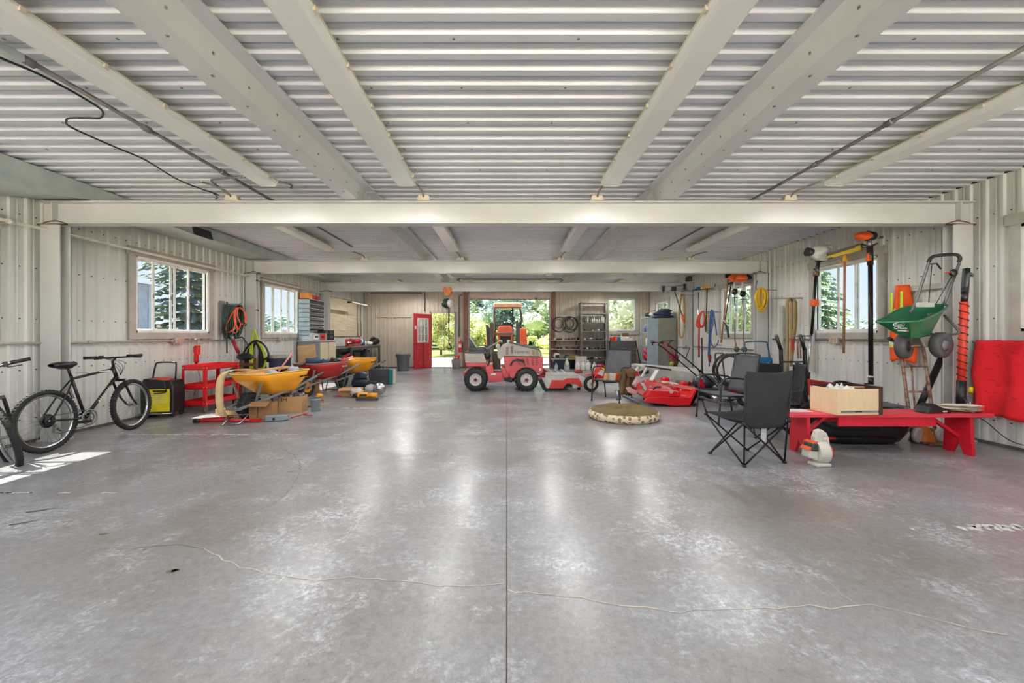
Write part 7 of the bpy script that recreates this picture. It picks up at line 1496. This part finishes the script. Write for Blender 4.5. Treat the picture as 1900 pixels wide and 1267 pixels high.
t = thing('long_level', 'slim white board leaning on the wall left of the webbing strap', 'board', (5.5, 8.1, 1.4), w=True); G().box(5.50, 5.53, 7.95, 8.05, .5, 1.85).ob('board', LGREY, t); G().box(5.50, 5.53, 7.15, 7.22, .6, 1.9).ob('board', LGREY, t)
# yellow cord coil
t = thing('extension_cord', 'yellow extension cord coiled on the middle right column', 'extension cord', (5.2, 8.3, 1.95), w=True); g = G(); random.seed(31)
for i in range(24):
    a, b = random.uniform(-5, 5), random.uniform(-5, 5); k_ = random.uniform(.25, 1); q_ = lambda x, y: P(1412+(x-1412)*k_+a*.35, 535+(y-535)*(1-.1*(1-k_)), 8.2-.004*i)
    g.tube(sm([q_(1407, 537), q_(1401, 552), q_(1405, 568+b), q_(1412, 574+b), q_(1420, 566+b), q_(1423, 547), q_(1416, 535)], 4, True), .012, 5, True)
g.ob('cord', YCORD, t); G().tube(sm([P(1405, 520, 8.2), P(1403, 535, 8.2), P(1411, 540, 8.2)], 3), .01, 6).ob('hook', DGREY, t)
# brush cutters in front of window 6
for i, (x, lb) in enumerate(((1363.5, 'left hanging brush cutter with a round disc guard on the far right window'), (1378, 'right hanging brush cutter with a round disc guard on the far right window'))):
    d = 9.25-.3*i; t = thing('brush_cutter', lb, 'brush cutter', P(x, 600, d), w=True); yy = 4*i
    G().blob(P(x-2, 516, d), (.13, .11, .09), .06, i, 14, 10).ob('engine', ORANGE, t); G().blob(P(x+8, 515, d), (.10, .1, .07), .1, i+3).ob('starter', BLACK, t); G().cyl(P(x, 524, d), P(x, 540+yy, d), .025).ob('clutch_tube', OFFW, t); G().blob(P(x, 541+yy, d), (.07, .05, .07), .15, i).ob('grip', BLACK, t)
    G().lathe([(.001, -.006), (.09, -.01), (.001, .012)], P(x, 551+yy, d), (0, 0, 1), 18).ob('disc_guard', DGREY, t); G().cyl(P(x, 540+yy, d), P(x+1.5*(i), 632, d), .014).ob('shaft', CHROME, t); G().cyl(P(x+1.5*i, 632, d), P(x+2+1.5*i, 642, d), .02).ob('lower_tube', mat('copper_tube', (188, 130, 88), .4), t); G().blob(P(x+3, 648, d), (.06, .06, .06), .3, i+7).ob('cutter_head', mat('cutter_green', (96, 92, 64), .7), t)
    G().cyl(P(x, 508, d), (5.56, d, P(0, 508, d).z), .012).ob('wall_hook', GREYM, t)
t = thing('rake', 'wooden-handled rake hanging left of the brush cutters', 'rake', P(1350, 580, 9.7), w=True); G().cyl(P(1351, 518, 9.7), P(1338, 636, 9.7), .02).ob('handle', mat('handle_wood', (0, 0, 0)), t); G().bar(P(1346, 512, 9.7), P(1356, 512, 9.7), .05, .09).ob('head', BLACK, t)
t = thing('hedge_shears', 'long black lopping shears hanging open in front of the far right window', 'shears', P(1350, 600, 9.5), w=True); G().tube([P(1357, 525, 9.5), P(1345, 595, 9.5)], .013, 6).ob('handle', BLACKM, t); G().tube(sm([P(1344, 592, 9.5), P(1343, 598, 9.5), P(1348, 605, 9.5), P(1352, 626, 9.5)], 3), [.015]*6+[.026]*4, 8).ob('handle_grip', mat('shears_navy', (44, 50, 66), .4), t); G().blob(P(1344, 596, 9.5), (.03, .03, .05), .1).ob('pivot', CHROME, t); G().bar(P(1350, 527, 9.5), P(1362, 524, 9.5), .04, .05).ob('blade', DGREY, t)
# brooms and cords between columns
t = thing('blue_broom', 'broom with a blue head hanging bristles-up near the far right column', 'broom', P(1296, 560, 11), w=True); G().cyl(P(1296, 542, 11), P(1296, 650, 11), .016).ob('handle', CHROME, t); G().prism(poly([(1288, 538), (1294, 533), (1303, 532), (1305, 538)], 11), 'y', 10.95, 11.05).ob('head', BLUE, t, .01)
t = thing('yellow_broom', 'broom with a yellow head hanging on the right wall beside the blue one', 'broom', P(1309, 560, 10.8), w=True); G().cyl(P(1308, 537, 10.8), P(1306, 590, 10.8), .024).ob('handle', mat('pale_wood', (214, 204, 178), .5), t); G().prism(poly([(1301, 532), (1314, 532), (1316, 536), (1302, 537)], 10.8), 'y', 10.75, 10.85).ob('head', YELLOW, t, .008)
t = thing('black_spade', 'black shafted spade hanging beside the yellow broom', 'spade', P(1312, 580, 10.6), w=True); G().cyl(P(1312, 535, 10.6), P(1310, 600, 10.6), .014).ob('shaft', BLACK, t); G().prism(poly([(1307, 598), (1312, 597), (1312, 614), (1309, 617)], 10.6), 'y', 10.58, 10.60).ob('blade', DGREY, t)
G().tube([P(1284, 539, 10.6), P(1312, 536, 10.6), P(1326, 534, 10.6), P(1327, 527, 10.6)], .010, 6).ob('hook_bar', BLACKM, t)
t = thing('extension_cord', 'tangled orange-red cord hanging on the right wall with a red stick', 'extension cord', P(1302, 600, 10.7), w=True); g = G(); random.seed(41)
for i in range(16):
    a, b = random.uniform(-5, 5), random.uniform(-5, 5); g.tube(sm([P(1305, 577, 10.7), P(1297+a*.6, 590+b, 10.7), P(1296+a, 603+b*.4, 10.7), P(1304+a*.5, 606+b*.3, 10.68), P(1308+a*.3, 592, 10.7)], 3, True), .011, 5, True)
g.ob('cord', mat('cord_red', (222, 74, 46), .5), t); G().cyl(P(1297, 602, 10.7), P(1297, 663, 10.7), .022).ob('stick', mat('stick_red', (184, 50, 54), .5), t)
t = thing('rope_ladder', 'notched tan strip hanging between the red cord and the blue ropes', 'strap', P(1313, 600, 10.5), w=True)
for i in range(12): G().box(P(1311.5, 0, 10.5).x, P(1315, 0, 10.5).x, 10.48, 10.51, P(0, 580+3.5*i, 10.5).z, P(0, 577.5+3.5*i, 10.5).z).ob('rung', STRAP, t)
t = thing('blue_rope', 'blue ropes looped on the right wall', 'rope', P(1322, 600, 10.3), w=True)
for pts in ([(1316, 680), (1317, 640), (1318, 600), (1320, 577), (1324, 580), (1327, 600), (1330, 622)], [(1314, 660), (1316, 620), (1318, 580), (1322, 577), (1323, 600), (1320, 615), (1319, 634), (1325, 644), (1332, 636), (1333, 630)], [(1315, 655), (1319, 610), (1321, 580)]): G().tube(sm([P(x, y, 10.3) for x, y in pts], 4), .014, 6).ob('rope', BCORD, t)
G().blob(P(1317, 665, 10.3), (.04, .04, .10), .3, 3).ob('plug', REDD, t)
t = thing('dark_pole', 'dark green pole leaning on the wall behind the lawn mower handle', 'pole', P(1302, 660, 10.2), w=True); G().cyl(P(1302, 627, 10.4), P(1303, 706, 10.0), .022).ob('pole', mat('pole_green', (40, 50, 48), .5), t)
# edger hanging at the farthest beam, tan straps
def hook(t, x, y, d, r=.008, X=5.57): p = P(x, y, d); G().cyl(p, (X, p.y+.02, p.z), r, n=6).ob('wall_hook', GREYM, t)
HK = {o.get('label', '')[:12]: o for o in USED}
for key, a in (('broom with a yellow'[:12], (1308, 537, 10.8)), ('broom with a blue'[:12], (1296, 536, 11))): pass
for o_ in USED:
    lb = o_['label']
    for st_, a in (('broom with a yellow', (1308, 537, 10.8)), ('broom with a blue', (1296, 536, 11)), ('notched tan', (1313, 578, 10.48)), ('wooden-handled rake', (1351, 514, 9.7)), ('push broom with', (1590, 459, 6.15)), ('tangled orange', (1304, 579, 10.7)), ('yellow extension cord coiled', (1408, 538, 8.2)), ('blue ropes looped', (1321, 579, 10.3)), ('dark green pole', (1302, 640, 10.3)), ('long black lopping', (1356, 527, 9.5)), ('black shafted spade', (1312, 537, 10.6)), ('never', (0, 0, 1))):
        if lb.startswith(st_): hook(o_, *a)
t = thing('wheeled_edger', 'string trimmer with two black wheels hung on the farthest beam', 'trimmer', P(1250, 537, 11.7), w=True); d = 11.75
G().cyl(P(1233, 536, d), P(1268, 532, d), .055).ob('housing', LGREY, t)
for x, y in ((1231, 536), (1270, 532)): G().lathe([(.001, -.03), (.05, -.03), (.09, -.03), (.09, .03), (.05, .03), (.001, .03)], P(x, y, d), (1, -.3, 0), 18).ob('wheel', BLACK, t)
G().obox(P(1250, 536, d-.06), (.13, .1, .12)).ob('bracket', BLACK, t, .01); G().cyl(P(1252, 541, d-.05), P(1266, 586, d-.1), .014).ob('upper_shaft', BLACK, t); G().cyl(P(1265.5, 584, d-.1), P(1270, 598, d-.1), .035).ob('orange_grip', ORANGE, t); G().tube(sm([P(1270, 598, d-.1), P(1275, 620, d-.1), P(1273, 645, d-.1)], 3), .012, 6).ob('lower_shaft', CHROME, t)
t = thing('tan_strap', 'long tan strap loop hanging on the farthest right column', 'strap', P(1264, 590, 11.7), w=True); G().tube(sm([P(1265, 545, 11.8), P(1260, 580, 11.8), P(1260, 618, 11.8), P(1264, 626, 11.8), P(1268, 618, 11.8), P(1270, 580, 11.8), P(1268, 545, 11.8)], 4), .03, 6).ob('strap', STRAP, t)
G().tube(sm([P(1272, 640, 11.8), P(1268, 646, 11.8), P(1276, 646, 11.8)], 3), .02, 6).ob('buckle', CHROME, t)
hook(t, 1266, 547, 11.8)
t = thing('black_speaker', 'small black box mounted above the farthest beam on the right', 'speaker', P(1278, 521, 11.9), w=True); c = P(1278, 521, 11.8); G().box(c.x-.07, c.x+.07, 11.72, 11.88, 2.86, 3.0).ob('case', BLACK, t, .01); G().box(c.x-.05, c.x+.05, 11.715, 11.72, 2.88, 2.98).ob('grille', DGREY, t)
# ================= trees outside =================
def treecrown(seed, n, lobes, leaf, squash=1.):
    random.seed(seed); g = G(); cs = [(Vector((random.gauss(0, .30), random.gauss(0, .30), random.uniform(.22, .95))), random.uniform(.14, .26)) for _ in range(lobes)]
    for i in range(n):
        c, r = random.choice(cs); k = 1-abs(c.z-.5)*.7; d = Vector((random.gauss(0, 1), random.gauss(0, 1), random.gauss(0, 1))).normalized()
        p = Vector((c.x*k, c.y*k, c.z))+d*r*random.uniform(.75, 1.05); u = Vector((random.gauss(0, 1), random.gauss(0, 1), random.gauss(0, .5))).normalized(); v = d.cross(u).normalized()
        l = leaf*random.uniform(.6, 1.3); u = u*l; v = v*l
        g.add([p-u, p+v*.6, p+u, p-v*.6], [(0, 1, 2, 3)])
    for c, r in cs:
        k = 1-abs(c.z-.5)*.7; g.blob((c.x*k, c.y*k, c.z), (r*.62, r*.62, r*.62), .2, random.random()*9, 8, 6)
    return g
LEAF = mat('leaf_green', (206, 216, 186), .8, 0, (172, 190, 160), .4, det=4); LEAF2 = mat('leaf_hazed', (190, 208, 198), .8, 0, (160, 184, 178), .4, det=4); LEAF3 = mat('leaf_yellow', (222, 224, 160), .8, 0, (192, 202, 136), .6)  # distance haze is put into LEAF and LEAF2 as paler colour, LEAF2 bluish
BARK = mat('bark', (96, 80, 66), .9)
def tree(label, loc, h, w_, proto, m):
    t = thing('broadleaf_tree', label, 'tree', loc, random.uniform(0, 6))
    if proto.name not in COL.objects: pass
    c = proto.copy(); c.name = 'crown'; COL.objects.link(c); c.parent = t; c.scale = (w_, w_, h); c.matrix_parent_inverse = Matrix.Identity(4)
    c.location = (0, 0, 0)
    if m: c.material_slots[0].link = 'OBJECT'; c.material_slots[0].material = m
    G().cyl((0, 0, 0), (0, 0, h*.35), w_*.035, w_*.02, 8).ob('trunk', BARK, t)
    return t
protos = []
for sd in (1, 2, 3):
    me = treecrown(sd, 9000, 30, .027); p_ = me.ob('crown', LEAF, None); COL.objects.unlink(p_); protos.append(p_)
random.seed(17); k = 0
lab = ['tall rounded tree in the wood line beyond the meadow', 'mid green tree in the wood line beyond the meadow', 'hazy blue-green tree in the far wood line']
for row, (y, hh) in enumerate(((44, 6.6), (58, 9.6))):
    for i in range(9):
        x = -16+5.0*i+random.uniform(-1, 1); mt = (None, LEAF2)[(i+row) % 2]
        h = hh*random.uniform(.85, 1.1)
        pass
        t = tree(('near-row broadleaf tree beyond the meadow, %s from the left', 'far-row hazy tree beyond the meadow, %s from the left')[row] % ORD[i], (x, y+random.uniform(-3, 3), -.1), h, random.uniform(6.5, 8.5), protos[(i+row) % 3], mt); t['group'] = ['front trees of the wood line', 'back trees of the wood line'][row]
tree('bright yellow-green bush seen through the open walk-through door', (-4.6, 28, -.1), 3.0, 2.6, protos[0], LEAF3)['category'] = 'bush'
tree('small yellow-green bush behind the orange tractor', (-2.6, 31, -.1), 2.6, 2.6, protos[1], LEAF3)['category'] = 'bush'
tree('pale green tree right behind the orange tractor wheel', (7.4, 36, -.1), 8.6, 5.0, protos[2], LEAF)
tree('low green bush at the right side of the garage door view', (3.9, 30, -.1), 1.6, 2.6, protos[1], LEAF3)['category'] = 'bush'
tree('leafy tree close outside the far wall window', (8.2, 25, -.1), 5.2, 4.5, protos[0], LEAF)
tree('second leafy tree outside the far wall window, to the right', (11.6, 27, -.1), 5.6, 4.5, protos[2], LEAF3)
def conifer(label, loc, h, r, seed, m):
    t = thing('spruce_tree', label, 'tree', loc); random.seed(seed); g = G()
    for i in range(26):
        z = h*(.06+.92*i/26); R = r*(1-z/h)**.8+.1; nb = 9
        for b in range(nb):
            a = 2*PI*(b+random.random()*.6)/nb+i; L_ = R*random.uniform(.75, 1.1); d = Vector((math.cos(a), math.sin(a), -.22)); s_ = Vector((-math.sin(a), math.cos(a), 0))
            for q_ in range(7):
                c = Vector((0, 0, z))+d*L_*(q_+1)/7; wd = .22*L_*(1-q_/9)
                for s2 in (-1, 1): g.add([c, c+s_*s2*wd+d*.12*L_+Vector((0, 0, -.05)), c+d*.2*L_, c+s_*s2*wd*.3+Vector((0, 0, .08))], [(0, 1, 2, 3)])
    g.ob('needles', m, t); G().cyl((0, 0, 0), (0, 0, h*.95), .12, .03, 8).ob('trunk', BARK, t); return t
SPR = mat('spruce_needles', (150, 164, 156), .85, 0, (112, 126, 120), .8); SPR2 = mat('spruce_light', (156, 176, 140), .85, 0, (120, 146, 112), .8)
conifer('dark spruce outside the first full left window', (-14.0, 17.6, -.1), 10, 3.0, 1, SPR)
conifer('spruce seen through the right window behind the broom', (10.4, 13.6, -.1), 4.6, 1.3, 2, SPR2)
for i, (x, y) in enumerate(((24, 30), (30, 26), (28, 22), (34, 34))): tree(ORD[i]+' distant low tree beyond the right windows, counting from the nearest', (x, y, -.1), 2.6, 5, protos[i % 3], LEAF2)['group'] = 'distant trees beyond the right windows'
for i, (x, y) in enumerate(((-24, 36), (-28, 42), (-20, 44))): tree(ORD[i]+' distant tree beyond the second full left window', (x, y, -.1), 3.2, 6, protos[i % 3], LEAF2)['group'] = 'distant trees beyond the left windows'
tree('leafy tree close outside the brush cutter window', (12.5, 19.5, -.1), 4.5, 4.2, protos[1], LEAF); tree('tree outside the farthest right window', (10.5, 22, -.1), 5.0, 4.2, protos[0], LEAF)
t = thing('neighbour_shed', 'pale blue-grey ribbed shed outside the first full left window', 'shed', (-12, 10, -.15)); 
SH = mat('shed_blue', (176, 196, 214), .6)
G().box(-1.4, 1.4, -2.0, 2.0, 0, 2.9).ob('shed_wall', SH, t); G().prism([(-1.6, 2.9), (1.6, 2.9), (0, 3.5)], 'y', -2.1, 2.1).ob('roof', mat('shed_roof', (140, 150, 160), .5), t)
for i in range(12): G().box(1.4, 1.43, -1.95+.34*i, -1.91+.34*i, 0, 2.9).ob('rib', SH, t)
for o_ in list(sc.objects):
    if '_w' in o_: del o_['_w']
